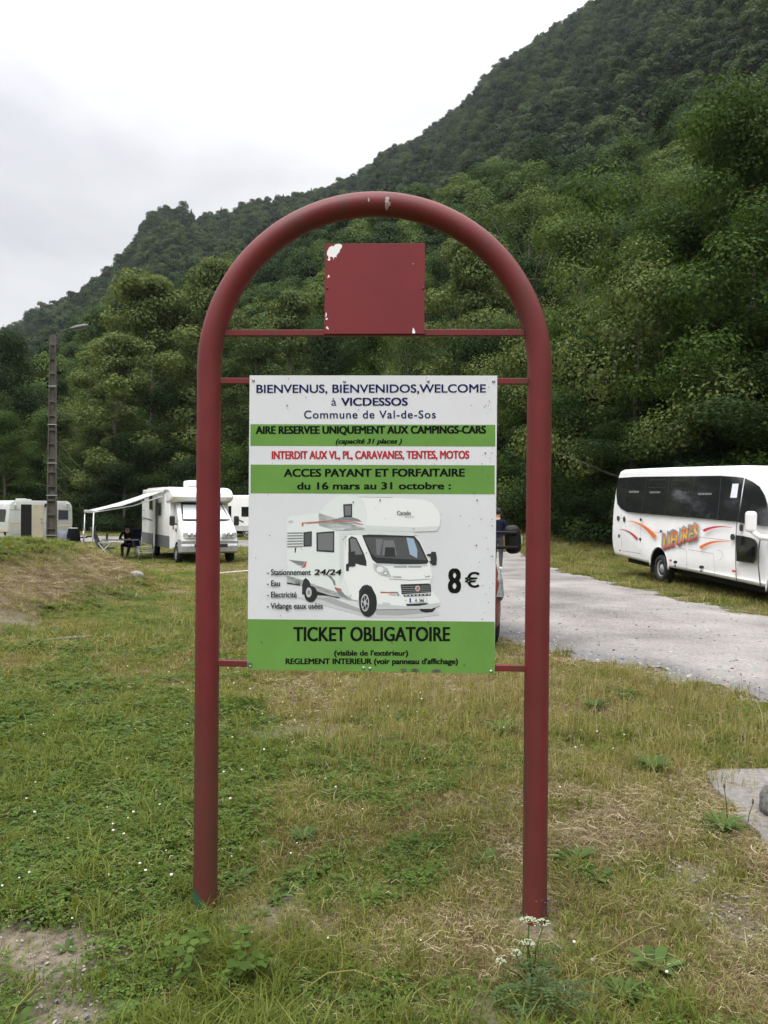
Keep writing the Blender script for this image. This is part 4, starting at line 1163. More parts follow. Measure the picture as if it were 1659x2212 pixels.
# bushes along the foot of the wood
k = 0
for u, d, v in [(-60, 72, 1010), (10, 70, 1000), (75, 69, 985), (135, 68, 1030), (190, 67, 1020), (240, 66, 1040), (292, 65, 1020), (345, 65, 1050), (400, 64, 1010), (455, 64, 1030),
                (510, 63, 990), (565, 62, 980), (620, 61, 1000), (680, 60, 980), (740, 59, 985), (800, 58, 960), (860, 57, 980), (920, 56, 970), (975, 54, 985), (1030, 52, 975), (1085, 47, 1010), (1130, 44, 990),
                (1172, 41, 1030), (1215, 39, 1000), (1258, 37, 1020), (1300, 35, 990), (1345, 34, 1040), (1395, 33, 1030), (1450, 33, 1040), (1520, 32, 1030), (1600, 31, 1030), (1690, 30, 1030), (1780, 29, 1030)]:
    key = ['bushdark', 'bush', 'bushdark'][k % 3]
    stand('bush', key, u, v + rt.uniform(-12, 12), d, rt.uniform(2.3, 3.0) * (1 if d > 45 else .85),
          'dark leafy bush in the thicket along the foot of the wood' if key == 'bushdark' else 'fresh green bush in the thicket along the foot of the wood', 'bushes along the foot of the wood', 'bush')
    k += 1

# trees of the lower slope between those and the far wood
rs = np.random.default_rng(44)
cand = 0; taken = []
for _ in range(4000):
    az = rs.uniform(-.50, .62); r0, R1, R2 = [float(q_[0]) for q_ in hill_radii(np.array([az]))]
    r = r0 + rs.random() ** 1.0 * 40 - 2
    x, y = r * math.sin(az), r * math.cos(az)
    if all((x - a) ** 2 + (y - b_) ** 2 > 4.7 ** 2 for a, b_ in taken): taken.append((x, y))
    if len(taken) >= 210: break
SLAB = {'slope1': 'green broadleaf tree in the wood on the lower hillside', 'slope2': 'slender green tree in the wood on the lower hillside', 'slope3': 'pale green tree in the wood on the lower hillside'}
for x, y in taken:
    key = rs.choice(['slope1', 'slope2', 'slope3'], p=[.45, .35, .2])
    s = rs.uniform(.75, 1.15)
    tree('wood_tree', str(key), (x, y, land(x, y) - .5), rs.uniform(0, 6.3), (s, s, s * rs.uniform(.9, 1.2)), SLAB[str(key)], 'tree', 'trees of the lower hillside wood')
print('slope trees', len(taken))

# ================================================================== grass, clover, straw: what nobody could count
g_green = leaf_mat('grass_green', [(.062, .085, .016), (.115, .145, .028), (.170, .200, .042), (.24, .26, .08)], .38, .35)
g_yellow = leaf_mat('grass_yellowing', [(.095, .098, .028), (.175, .170, .055), (.27, .25, .095), (.38, .325, .15)], .35, .35)
g_straw = leaf_mat('straw', [(.10, .075, .042), (.18, .14, .08), (.27, .22, .13), (.42, .36, .24)], .2, .3)
g_straw2 = leaf_mat('pale_straw', [(.20, .155, .09), (.32, .26, .155), (.46, .39, .25), (.60, .54, .38)], .2, .3)
g_brown = leaf_mat('withered_grass', [(.085, .052, .028), (.16, .105, .058), (.25, .18, .10)], .2, .3)
g_clover = leaf_mat('clover_leaf', [(.042, .075, .014), (.080, .130, .024), (.13, .185, .040)], .3, .35)
g_weed = leaf_mat('weed_leaf', [(.038, .072, .018), (.066, .112, .028), (.10, .155, .045)], .3, .3)

def blades(n, rad, h, w, lean, rng, curve=.5):
    a = rng.random(n) * 6.283; rr_ = rad * np.sqrt(rng.random(n))
    base = np.stack([rr_ * np.cos(a), rr_ * np.sin(a), np.full(n, -.008)], 1)
    hh = h * rng.uniform(.45, 1.15, n); d = rng.random(n) * 6.283; le = lean * rng.uniform(.2, 1.3, n)
    dirv = np.stack([np.cos(d), np.sin(d), np.zeros(n)], 1); side = np.stack([-np.sin(d + rng.normal(0, .6, n)), np.cos(d), np.zeros(n)], 1)
    ww = (w * rng.uniform(.6, 1.3, n))[:, None]
    up = np.array([0, 0, 1.0])
    mid = base + dirv * (hh * le * .35)[:, None] + up * (hh * .6)[:, None]
    tip = base + dirv * (hh * le * (1 + curve * .5))[:, None] + up * (hh * (1 - .35 * np.minimum(le, 1.2) * curve))[:, None]
    V = np.stack([base - side * ww * .5, base + side * ww * .5, mid + side * ww * .42, mid - side * ww * .42, tip], 1).reshape(-1, 3)
    o = np.arange(n)[:, None] * 5
    return V, np.concatenate([o + np.array([0, 1, 2, 3])], 1), np.concatenate([o + np.array([3, 2, 4])], 1)
def blade_mesh(name, sets):
    V = []; F = []; S = []; o = 0
    for v, q_, t_ in sets:
        V.append(v); F += [(q_ + o).ravel(), (t_ + o).ravel()]; S += [4] * len(q_) + [3] * len(t_); o += len(v)
    return raw_mesh(name, np.concatenate(V), np.concatenate(F), S)
def straw_mesh(name, n, rad, l, w, rng, zmax=.03):
    a = rng.random(n) * 6.283; rr_ = rad * np.sqrt(rng.random(n))
    c = np.stack([rr_ * np.cos(a), rr_ * np.sin(a), zmax * rng.random(n)], 1)
    d = rng.random(n) * 6.283; t = np.stack([np.cos(d), np.sin(d), rng.normal(0, .16, n)], 1); s = np.stack([-np.sin(d), np.cos(d), rng.normal(0, .5, n)], 1)
    ll = (l * rng.uniform(.3, 1.3, n))[:, None]; ww = (w * rng.uniform(.6, 1.3, n))[:, None]
    bend = s * ll * rng.normal(0, .12, n)[:, None] + np.array([0, 0, 1]) * ll * .06
    V = np.stack([c - t * ll * .5 - s * ww * .5, c - t * ll * .5 + s * ww * .5, c + bend + s * ww * .5, c + bend - s * ww * .5, c + t * ll * .5 + s * ww * .3, c + t * ll * .5 - s * ww * .3], 1).reshape(-1, 3)
    o = np.arange(n)[:, None] * 6
    F = np.concatenate([o + np.array([0, 1, 2, 3]), o + np.array([3, 2, 4, 5])])
    return raw_mesh(name, V, F, np.full(len(F), 4))
def clover_mesh(name, n, rad, s, rng, h=.05):
    a = rng.random(n) * 6.283; rr_ = rad * np.sqrt(rng.random(n))
    c = np.stack([rr_ * np.cos(a), rr_ * np.sin(a), h * rng.uniform(.25, 1, n)], 1)
    V = []; F = []; o = 0
    for i_ in range(n):
        th = rng.random() * 6.283; tl = rng.normal(0, .25, 2); ss = s * rng.uniform(.6, 1.3)
        for k_ in range(3):
            d = th + k_ * 2.094; dx, dy = math.cos(d), math.sin(d)
            for (rr2, off) in ((0.05, 0), (.55, .42), (1.0, .30), (.93, 0), (1.0, -.30), (.55, -.42)):
                x = dx * rr2 - dy * off; y = dy * rr2 + dx * off
                V.append((c[i_, 0] + x * ss, c[i_, 1] + y * ss, c[i_, 2] + ss * (tl[0] * x + tl[1] * y + .25 * rr2 * (1 - rr2))))
            F.append([o, o + 1, o + 2, o + 3, o + 4, o + 5]); o += 6
    return raw_mesh(name, V, np.array(F), np.full(len(F), 6))
def weedleaf_mesh(name, n, l, w, rng, lift=.6):
    V = []; F = []; o = 0
    for i_ in range(n):
        d = i_ * 2.4 + rng.normal(0, .2); ll = l * rng.uniform(.6, 1.15); ww = w * rng.uniform(.8, 1.2); up = lift * rng.uniform(.4, 1.3)
        dx, dy = math.cos(d), math.sin(d)
        prof = [(0, .12), (.3, .7), (.6, 1.0), (.85, .65), (1.0, .02)]
        row = []
        for t, wf in prof:
            z = ll * up * t * (1 - .55 * t) + .004
            x = dx * ll * t; y = dy * ll * t
            V += [(x - dy * ww * wf * .5, y + dx * ww * wf * .5, z + .12 * ww * wf), (x, y, z), (x + dy * ww * wf * .5, y - dx * ww * wf * .5, z + .12 * ww * wf)]
            row.append(o); o += 3
        for a_, b_ in zip(row[:-1], row[1:]):
            F += [(a_, a_ + 1, b_ + 1, b_), (a_ + 1, a_ + 2, b_ + 2, b_ + 1)]
    return raw_mesh(name, V, np.array(F), np.full(len(F), 4), True)

rg = np.random.default_rng(9)
GP = []
def gp(me, m_): GP.append((me, m_)); return len(GP) - 1
i_green = [gp(blade_mesh('ga%d' % k_, [blades(40, .08, .050, .0040, 1.0, rg)]), g_green) for k_ in range(3)]
i_greent = [gp(blade_mesh('gt%d' % k_, [blades(28, .06, .115, .0046, .85, rg)]), g_green) for k_ in range(2)]
i_yel = [gp(blade_mesh('gy%d' % k_, [blades(38, .085, .055, .0034, 1.0, rg)]), g_yellow) for k_ in range(2)]
i_yelt = [gp(blade_mesh('gz%d' % k_, [blades(22, .09, .135, .0028, .6, rg)]), g_yellow) for k_ in range(2)]
i_straw = [gp(straw_mesh('gs%d' % k_, 80, .10, .055, .0017, rg, .02), g_straw) for k_ in range(3)]
i_straw += [gp(straw_mesh('gp%d' % k_, 34, .11, .065, .0019, rg, .03), g_straw2) for k_ in range(2)]
i_litter = [gp(straw_mesh('gl%d' % k_, 7, .11, .06, .0017, rg, .045), g_straw2) for k_ in range(2)]
i_brown = [gp(blade_mesh('gb%d' % k_, [blades(38, .085, .045, .0030, 1.2, rg)]), g_brown) for k_ in range(2)]
i_clov = [gp(clover_mesh('gc%d' % k_, 26, .085, .0125, rg), g_clover) for k_ in range(2)]
i_weed = [gp(weedleaf_mesh('gw%d' % k_, 7, .075, .026, rg), g_weed) for k_ in range(2)]
i_strawt = [gp(blade_mesh('gst%d' % k_, [blades(14, .09, .16, .0024, .6, rg)]), g_straw) for k_ in range(1)]

def sample_view(y0, y1, per_m2, rng, side=1.06, extra=.5):
    n = int(per_m2 * (y1 - y0) * (side * (y0 + y1) / 2 * .93 + 2 * extra))
    y = rng.uniform(y0, y1, n * 2); hw = y * .49 + extra
    x = rng.uniform(-1, 1, n * 2) * (y1 * .49 + extra)
    k_ = np.abs(x) < hw; return x[k_], y[k_]

def on_slab(x, y):
    return (x > 1.93 + .06 * np.sin(y * 9)) & (y < 5.2) & (y > 3.6) & (x > 1.80 + (y - 4.0) * .10)

def lay_grass():
    rng = np.random.default_rng(77)
    Ps, Rs, Ss, Is = [], [], [], []
    for (y0, y1, den, sc) in [(1.75, 3.6, 520, .92), (3.6, 5.6, 360, 1.0), (5.6, 9, 190, 1.2), (9, 15, 80, 1.6), (15, 27, 30, 2.2), (27, 40, 10, 3.0), (40, 75, 2.6, 4.2)]:
        x, y = sample_view(y0, y1, den, rng, extra=1.5 if y0 < 9 else 3)
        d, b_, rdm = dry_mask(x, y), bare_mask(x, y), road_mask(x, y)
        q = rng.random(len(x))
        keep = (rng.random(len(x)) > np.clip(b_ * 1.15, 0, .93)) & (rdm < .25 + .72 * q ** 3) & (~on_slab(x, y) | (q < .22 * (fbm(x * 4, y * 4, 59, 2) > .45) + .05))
        x, y, d, b_ = x[keep], y[keep], d[keep], b_[keep]
        n = len(x); z = ground(x, y); q = rng.random(n); q2 = rng.random(n)
        lush = fbm(x * 1.6, y * 1.6, 55, 3)
        tallz = smooth((x + .9) / .9) * smooth((y - 4.3) / 2.2) * smooth((9.4 - y) / 2.5) * (1 - .9 * gauss(x, y, 1.3, 9.6, .8, 1.2)) + .9 * smooth((y - 24) / 6) * (x > 2) + .45 * (y > 9) * (x > -3.5)
        tallz = np.clip(tallz * (-.15 + 1.7 * fbm(x * 1.3, y * 1.3, 57, 3)), 0, 1)
        leftlush = smooth((-.4 - x) / .7) * smooth((8 - y) / 3)
        pick = lambda L_: np.array(L_)[rng.integers(0, len(L_), n)]
        idx = np.where(q < .40, pick(i_green), np.where(q < .72, pick(i_yel), pick(i_brown)))
        idx = np.where((d < .30) , np.where(q < .60, pick(i_green), np.where(q < .80, pick(i_clov), np.where(q < .93, pick(i_yel), pick(i_weed)))), idx)
        idx = np.where((d < .42) & (leftlush > .3) & (q2 < .45 + .3 * lush), np.where(q < .62, pick(i_clov), np.where(q < .80, pick(i_weed), pick(i_greent))), idx)
        idx = np.where(d > .52, np.where(q < .30, pick(i_straw), np.where(q < .52, pick(i_brown), np.where(q < .88, pick(i_yel), pick(i_green)))), idx)
        idx = np.where(d > .76, np.where(q < .60, pick(i_straw), np.where(q < .88, pick(i_brown), pick(i_yel))), idx)
        idx = np.where(q2 < tallz * .55, np.where(q < .72, pick(i_yelt), np.where(q < .88, pick(i_strawt), pick(i_greent))), idx)
        idx = np.where((rng.random(n) < .13) & (y < 10), pick(i_litter), idx)
        # taller green fringe in the very foreground and against the posts
        fore = (smooth((2.78 - y) / .35) * (fbm(x * 2.2, y * 2.2, 58, 3) > .42)) + 1.0 * gauss(x, y, -.69, 3.26, .13, .10) + .9 * gauss(x, y, -.45, 2.95, .35, .18)
        idx = np.where(q2 < fore * .6, pick(i_greent), idx)
        s = sc * rng.uniform(.65, 1.25, n) * (.75 + .5 * lush)
        sz = s * np.where(y > 12, .62, 1.0)
        Ps.append(np.stack([x, y, z], 1)); Rs.append(np.stack([rng.normal(0, .08, n), rng.normal(0, .08, n), rng.uniform(0, 6.28, n)], 1)); Ss.append(np.stack([s, s, sz], 1)); Is.append(idx)
    return np.concatenate(Ps), np.concatenate(Rs), np.concatenate(Ss), np.concatenate(Is)
gP, gR, gS, gI = lay_grass()
scatter('grass', gP, gR, gS, gI, GP, 'short mixed grass, clover and straw covering the meadow')
print('grass clumps', len(gP))

# daisies, buttercups and clover heads
fl_white = mat('daisy_white', (.78, .78, .74), .7); fl_yel = mat('buttercup_yellow', (.70, .50, .04), .6); fl_pale = mat('clover_head', (.60, .56, .50), .8); fl_purp = mat('purple_flower', (.22, .10, .22), .8)
def flower_protos():
    P = []
    for m_, r_, h_ in ((fl_white, .0052, .06), (fl_yel, .006, .08), (fl_pale, .007, .07), (fl_purp, .010, .09), (g_brown, .0075, .17)):
        mb = MB(); mb.tube([(0, 0, 0), (.004, 0, h_)], .0012, 4, 1)
        if m_ in (fl_white,):
            mb.lathe([(r_, h_), (r_ * .9, h_ + .002)], 9, 0); mb.lathe([(r_ * .35, h_ + .002), (r_ * .2, h_ + .004)], 7, 2)
        else: mb.ball((.004, 0, h_ + r_ * .3), (r_ * 2, r_ * 2, r_ * 1.6), 0, 1)
        me = bpy.data.meshes.new('flower'); mb.bm.to_mesh(me); mb.bm.free(); P.append((me, [m_, g_brown if h_ > .15 else g_green, fl_yel]))
    return P
rng = np.random.default_rng(31)
fx, fy, fi, fs = [], [], [], []
def flowers(n, cx, cy, rx_, ry_, kinds, s=1.0):
    fx.append(rng.normal(cx, rx_, n)); fy.append(rng.normal(cy, ry_, n)); fi.append(rng.choice(kinds, n)); fs.append(s * rng.uniform(.7, 1.25, n))
flowers(40, -1.7, 5.2, .9, 1.1, [0, 0, 0, 2]); flowers(34, -1.0, 7.0, .9, .8, [0, 2, 0]); flowers(70, -1.4, 9.5, .8, .9, [1, 1, 1, 0], .9); flowers(26, -.5, 8, .25, 1.4, [0, 2, 1])
flowers(22, -1.1, 3.9, .4, .4, [0, 2]); flowers(6, .5, 5.2, .6, .8, [2]); flowers(6, 1.4, 5.6, .4, .6, [2]); flowers(8, -.6, 6.9, .25, .2, [3]); flowers(5, .0, 3.0, .7, .3, [2], .8); flowers(10, -2.6, 4.6, .5, .5, [0]); flowers(170, 2.1, 6.6, .7, .5, [4]); flowers(40, .8, 6.2, .6, .5, [4])
fx, fy, fi, fs = map(np.concatenate, (fx, fy, fi, fs))
k_ = (fy > 2.2); fx, fy, fi, fs = fx[k_], fy[k_], fi[k_], fs[k_]
scatter('flowers', np.stack([fx, fy, ground(fx, fy)], 1), np.stack([rng.normal(0, .15, len(fx)), rng.normal(0, .15, len(fx)), rng.uniform(0, 6, len(fx))], 1), fs, fi, flower_protos(), 'tiny white daisies, clover heads and buttercups in the grass')

# loose stones
st_m = [mat('stone_grey', (.22, .21, .20), .9, var=.35, scale=30), mat('stone_pale', (.31, .285, .255), .9, var=.25, scale=30), mat('stone_dark', (.13, .13, .135), .9, var=.3, scale=30)]
def stone_protos():
    P = []
    for k_ in range(6):
        mb = MB(); mb.ball((0, 0, .12), (1, rng.uniform(.5, .85), rng.uniform(.28, .5)), 0, 1, .75)
        for f in mb.bm.faces: f.smooth = False
        me = bpy.data.meshes.new('stone'); mb.bm.to_mesh(me); mb.bm.free(); P.append((me, [st_m[k_ % 3]]))
    return P
sx, sy, ss = [], [], []
x, y = sample_view(2.2, 17, 330, rng, extra=1.5); w = road_mask(x, y); l_, r_ = road_edges(y)
pr = np.where(w > .02, .22 + .75 * np.exp(-((x - l_ - .30) / .45) ** 2) + .2 * np.exp(-((x - r_ + .3) / .3) ** 2), 0) * np.clip(9 / y, .1, 1)
k_ = rng.random(len(x)) < pr; sx.append(x[k_]); sy.append(y[k_]); ss.append(rng.gamma(2.0, .009, k_.sum()) + .007)
for (cx, cy, rx_, ry_, n, s) in [(-1.2, 2.95, .32, .17, 520, .010), (-1.05, 2.65, .2, .12, 260, .010), (1.42, 3.36, .12, .16, 300, .009), (1.40, 3.77, .09, .1, 160, .008), (2.3, 4.5, .3, .5, 60, .007), (.0, 3.1, .9, .4, 40, .010), (-.1, 2.5, .6, .12, 30, .014)]:
    sx.append(rng.normal(cx, rx_, n)); sy.append(rng.normal(cy, ry_, n)); ss.append(rng.gamma(2.2, s * .55, n) + .003)
sx, sy, ss = map(np.concatenate, (sx, sy, ss)); k_ = sy > 2.0; sx, sy, ss = sx[k_], sy[k_], np.minimum(ss[k_], .06) * np.where(sy[k_] < 4.2, .7, 1.0)
zz = ground(sx, sy) + np.where((sx > 1.93) & (sy < 5.2) & (sy > 3.5), .03, 0) + .006
scatter('gravel', np.stack([sx, sy, zz], 1), np.stack([rng.normal(0, .4, len(sx)), rng.normal(0, .4, len(sx)), rng.uniform(0, 6, len(sx))], 1), ss, rng.integers(0, 6, len(sx)), stone_protos(), 'loose grey stones along the road edge and on bare soil')
print('stones', len(sx))

# ================================================================== VEHICLES
def frame_root(name, origin, heading, pitch=0.0):
    """Empty with local x forward (heading vector angle measured as (sin, -cos)), y left, z up"""
    f = Vector((math.sin(heading) * math.cos(pitch), -math.cos(heading) * math.cos(pitch), math.sin(pitch)))
    l = Vector((math.cos(heading), math.sin(heading), 0)); u = f.cross(l)
    e = empty(name)
    e.matrix_world = Matrix(((f.x, l.x, u.x, origin[0]), (f.y, l.y, u.y, origin[1]), (f.z, l.z, u.z, origin[2]), (0, 0, 0, 1)))
    e['_f'] = list(f); e['_l'] = list(l); e['_u'] = list(u)
    return e
def crop_px(x, y, x0, y0, s): return ((x0 + s * x) / 1.8228, (y0 + s * y) / 1.8228)
def to_side(e, y0, u, v):
    """(x, z) in the frame of e where the sight line meets its plane y = y0"""
    f, l, uu = (np.array(e[k]) for k in ('_f', '_l', '_u')); o = np.array(e.matrix_world.translation)
    p = on_plane(u, v, o + l * y0, l) - o
    return float(p @ f), float(p @ uu)
def dark_arch(o, centres, r, ymax):
    """the inside of the wheel arches is black"""
    o.data.materials.append(dark_void); k = len(o.data.materials) - 1
    for f in o.data.polygons:
        c = f.center
        if abs(c.y) < ymax and abs(f.normal.y) < .5 or (abs(f.normal.y) > .9 and abs(c.y) < .7):
            for x, z in centres:
                if math.hypot(c.x - x, c.z - z) < r * 1.03: f.material_index = k
def clean(e):
    for k in ('_f', '_l', '_u'):
        if k in e: del e[k]

def wheel(parent, x, y, r=.33, w=.22, rim=steel, hub=.56):
    s = -1 if y < 0 else 1
    M = Matrix.Translation((x, y, r)) @ Matrix.Rotation(R(90) * -s, 4, 'X')
    mb = MB(); mb.lathe([(r * .62, -w / 2), (r * .9, -w / 2), (r * .985, -w * .36), (r, -w * .2), (r, w * .2), (r * .985, w * .36), (r * .9, w / 2), (r * .66, w / 2), (r * .62, w * .3)], 28, 0, M)
    t = mb.build('wheel', black_rubber, parent)
    mb = MB(); mb.lathe([(r * .62, -w * .1), (r * .65, w * .36), (r * .60, w * .42), (r * .5, w * .28), (r * .42, w * .22), (r * .25, w * .38), (r * .15, w * .42), (r * .12, w * .46)], 24, 0, M)
    for k in range(8):
        a = k * math.pi / 4; mb.lathe([(r * .055, w * .20), (r * .055, w * .262)], 8, 1, M @ Matrix.Translation((r * .40 * math.cos(a), r * .40 * math.sin(a), 0)))
    mb.build('rim', [rim, dark_void], t)
    return t

def shape_y(o, fn):
    for v in o.data.vertices: v.co = fn(v.co)
    o.data.update()

def flat_on(name, pts, yfn, matl, parent, off=.004, thick=0.0, holes=None, label=None):
    """a panel of (x, z) points lying on the body side y = yfn(z), standing proud by off"""
    mb = MB(); s = -1 if yfn(1.0) < 0 else 1
    n = len(pts); A = [mb.bm.verts.new((x, yfn(z) + s * off, z)) for x, z in pts]; B = [mb.bm.verts.new((x, yfn(z) - s * .02, z)) for x, z in pts]
    mb.bm.faces.new(A)
    for i in range(n): mb.bm.faces.new((A[i], A[(i + 1) % n], B[(i + 1) % n], B[i]))
    bmesh.ops.recalc_face_normals(mb.bm, faces=mb.bm.faces[:])
    return mb.build(name, matl, parent, label)

def line_on(mb, pts, yfn, w=.012, off=.003):
    s = -1 if yfn(1.0) < 0 else 1
    for (x0, z0), (x1, z1) in zip(pts[:-1], pts[1:]):
        d = Vector((x1 - x0, z1 - z0)); nn = Vector((-d.y, d.x)).normalized() * w / 2
        q = [(x0 + nn.x, z0 + nn.y), (x1 + nn.x, z1 + nn.y), (x1 - nn.x, z1 - nn.y), (x0 - nn.x, z0 - nn.y)]
        mb.poly([(x, yfn(z) + s * off, z) for x, z in q])

# ------------------------------------------------------------------ the white minibus
BUS = frame_root('minibus', (6.6 + math.cos(R(7.4)) * 1.05, 19.9 + math.sin(R(7.4)) * 1.05, -.06), R(7.4), -.030)
tag(BUS, 'white minibus with dark windows and orange and red swooshes on its side', 'minibus')
def bus_side(z, s=-1): 
    return s * (1.05 - max(0, z - 1.3) * .15 - max(0, .75 - z) * .05)
out_ = [(-2.60, .43), (-2.86, .62), (-2.88, .95), (-2.83, 1.63), (-2.70, 2.25), (-2.52, 2.58), (-2.28, 2.72), (-1.5, 2.745), (0, 2.75), (3.15, 2.735), (3.75, 2.70), (4.15, 2.60), (4.42, 2.40),
        (4.55, 2.18), (5.18, 1.42), (5.32, 1.34), (5.80, 1.14), (5.95, .95), (6.0, .62), (5.92, .40), (4.26, .40), (1.37, .40), (.32, .385), (-.71, .385)]
def c3(x, y):
    z = 1.0
    for _ in range(4): q_ = to_side(BUS, bus_side(z), *crop_px(x, y, 2380, 1780, 644 / 1659)); z = q_[1]
    return q_
rear_ = [c3(*p) for p in [(100, 1040), (78, 960), (70, 860), (76, 700), (84, 580), (100, 450), (122, 320), (140, 235), (158, 195), (190, 178)]]
out_ = [p for p in rear_] + out_[7:]
mb = MB(); mb.prism(out_, -1.05, 1.05, 'y', bevel=.085, seg=4, sm=True)
body = mb.build('body', white_paint, BUS)
def cyl(x, z, r, y0, y1):
    m_ = MB(); m_.prism([(x + r * math.cos(a), z + r * math.sin(a)) for a in np.linspace(0, 2 * math.pi, 33)[:-1]], y0, y1, 'y'); return m_
shape_y(body, lambda c: Vector((c.x, c.y * (1 - max(0, c.z - 1.3) * .143 - max(0, .75 - c.z) * .045) * (1 - max(0, c.x - 4.6) * .10), c.z)))
cut(body, [cyl(-.02, .36, .47, -1.3, -.55), cyl(-.02, .36, .47, .55, 1.3), cyl(4.85, .36, .45, -1.3, -.55), cyl(4.85, .36, .45, .55, 1.3)])
dark_arch(body, [(-.02, .36), (4.85, .36)], .47, 1.0)
body.data.set_sharp_from_angle(angle=R(35))
for s in (-1, 1):
    m_ = MB(); a_ = np.linspace(R(-2), R(182), 20)
    for xc, rr_ in ((-.02, .485), (4.85, .465)):
        m_.tube([(xc + rr_ * math.cos(a), s * 1.025, .36 + rr_ * math.sin(a)) for a in a_], .022, 6, sm=True)
    m_.build('wheel_arch_trim', white_paint, BUS)
    wheel(BUS, .02, s * .90, .325, .24, steel); wheel(BUS, 4.85, s * .90, .325, .22, steel)
    m_ = MB(); m_.box((-.52, s * .85, .34), (.02, .30, .36)); m_.build('mud_flap', black_rubber, BUS)
m_ = MB(); m_.box((1.6, 0, .36), (8.0, 1.5, .22)); m_.build('chassis', dark_void, BUS)
main_w = [c3(*p) for p in [(145, 262), (300, 252), (430, 249), (900, 243), (1180, 240), (1330, 250), (1416, 262), (1343, 706), (860, 662), (375, 622), (225, 605), (165, 570), (132, 525), (122, 430), (130, 320)]]
fr_w = [c3(*p) for p in [(1428, 266), (1500, 298), (1575, 350), (1628, 440), (1650, 520), (1659, 640), (1655, 752), (1520, 737), (1356, 712)]]
ys = lambda z: bus_side(z)
bus_glass = mat('tinted_bus_glass', (.016, .017, .018), .03, spec=.85)
win = flat_on('window', main_w, ys, bus_glass, BUS, .006)
flat_on('window', [(-x, z) if False else (x, z) for x, z in main_w][::-1], lambda z: bus_side(z, 1), dark_glass, BUS, .006)
for s in (-1, 1):
    dw = flat_on('window', fr_w if s < 0 else fr_w[::-1], lambda z: bus_side(z, s), bus_glass, BUS, .006)
lw = flat_on('window', [c3(*p) for p in [(1335, 842), (1400, 850), (1480, 868), (1520, 888), (1540, 930), (1538, 1010), (1528, 1085), (1505, 1128), (1340, 1105)]], ys, dark_glass, BUS, .006, label='low glass pane in the front passenger door')
m_ = MB()
for (x0, y0, x1, y1) in [(243, 255, 200, 512), (437, 250, 375, 620), (662, 247, 612, 640), (915, 245, 862, 660), (1190, 242, 1150, 690)]:
    line_on(m_, [c3(x0, y0), c3(x1, y1)], lambda z: bus_side(z) - .0, .022, .0085)
for (a, b_, c_, d_) in [(445, 283, 635, 362), (680, 287, 878, 368)]:
    line_on(m_, [c3(a + 10, b_), c3(c_, b_ - 2), c3(c_ - 8, d_), c3(a, d_ - 4), c3(a + 10, b_)], ys, .014, .0085)
m_.build('window_divider', mat('divider_dark', (.022, .023, .024), .3), win)
flat_on('sticker', [c3(*p) for p in [(1303, 322), (1364, 320), (1345, 464), (1280, 462)]], ys, mat('white_sticker', (.72, .75, .80), .5), win, .009)
m_ = MB()
line_on(m_, [c3(1345, 708), c3(1334, 860), c3(1330, 1050), c3(1340, 1312)], ys, .030, .003); line_on(m_, [c3(1585, 850), c3(1565, 1000), c3(1562, 1150), c3(1585, 1370)], ys, .045, .003)
for P_l in ([(175, 610), (170, 800), (178, 1000), (365, 1030), (368, 622)], [(612, 930), (612, 1165)], [(612, 950), (820, 985)], [(850, 990), (1105, 1030)], [(833, 990), (835, 1205)], [(1108, 1030), (1118, 1268)], [(430, 800), (600, 825), (1340, 905)]):
    line_on(m_, [c3(*p) for p in P_l], ys, .007, .0025)
line_on(m_, [c3(1150 + 50 * math.cos(a), 1045 + 52 * math.sin(a)) for a in np.linspace(-1.6, 1.3, 12)], ys, .006, .0025)
m_.build('panel_seam', mat('seam_grey', (.09, .09, .095), .7), BUS)
def disc_on(name, x, y, rx_, ry_, matl, parent=BUS, off=.008):
    return flat_on(name, [c3(x + rx_ * math.cos(a), y + ry_ * math.sin(a)) for a in np.linspace(0, 6.283, 15)[:-1]], ys, matl, parent, off)
for x, y, a, b_ in [(139, 672, 11, 25), (197, 681, 7, 28), (366, 686, 6, 13), (360, 884, 6, 13), (570, 803, 8, 12), (1383, 768, 12, 36), (1297, 862, 18, 32), (720, 1116, 18, 15), (717, 1153, 7, 9), (981, 1166, 18, 16), (979, 1207, 7, 9), (148, 850, 7, 18)]:
    disc_on('door_handle' if b_ > 25 else 'filler_cap', x, y, a, b_, black_plastic)
for x, y, a, b_ in [(158, 996, 10, 8), (671, 1098, 12, 10), (1310, 1207, 15, 13)]: disc_on('marker_lamp', x, y, a, b_, orange_plastic)
dec_or = mat('decal_orange', (.72, .17, .035), .4); dec_red = mat('decal_red', (.42, .03, .05), .4)
def swoosh(pts, w0, w1, matl):
    n = len(pts); L_ = []; R_ = []
    for i, p in enumerate(pts):
        a = Vector(pts[min(i + 1, n - 1)]) - Vector(pts[max(i - 1, 0)]); nn = Vector((-a.y, a.x)).normalized(); t = i / (n - 1); w = (w0 + (w1 - w0) * t) / 2
        L_.append(c3(p[0] + nn.x * w, p[1] + nn.y * w)); R_.append(c3(p[0] - nn.x * w, p[1] - nn.y * w))
    mb = MB()
    for i in range(n - 1): mb.poly([(q_[0], ys(q_[1]) - .005, q_[1]) for q_ in (L_[i], L_[i + 1], R_[i + 1], R_[i])])
    # brush-like frayed end
    for j in range(5):
        t = j / 4; a = Vector(pts[-1]); d = (Vector(pts[-1]) - Vector(pts[-2])).normalized(); nn = Vector((-d.y, d.x)); c = a + nn * (w1 * (t - .5) * .9)
        q_ = [c - nn * w1 * .07, c + nn * w1 * .07, c + d * (10 + 12 * ((j * 37) % 5) / 5)]
        mb.poly([(c3(*p)[0], ys(c3(*p)[1]) - .005, c3(*p)[1]) for p in q_])
    mb.build('swoosh', matl, BUS)
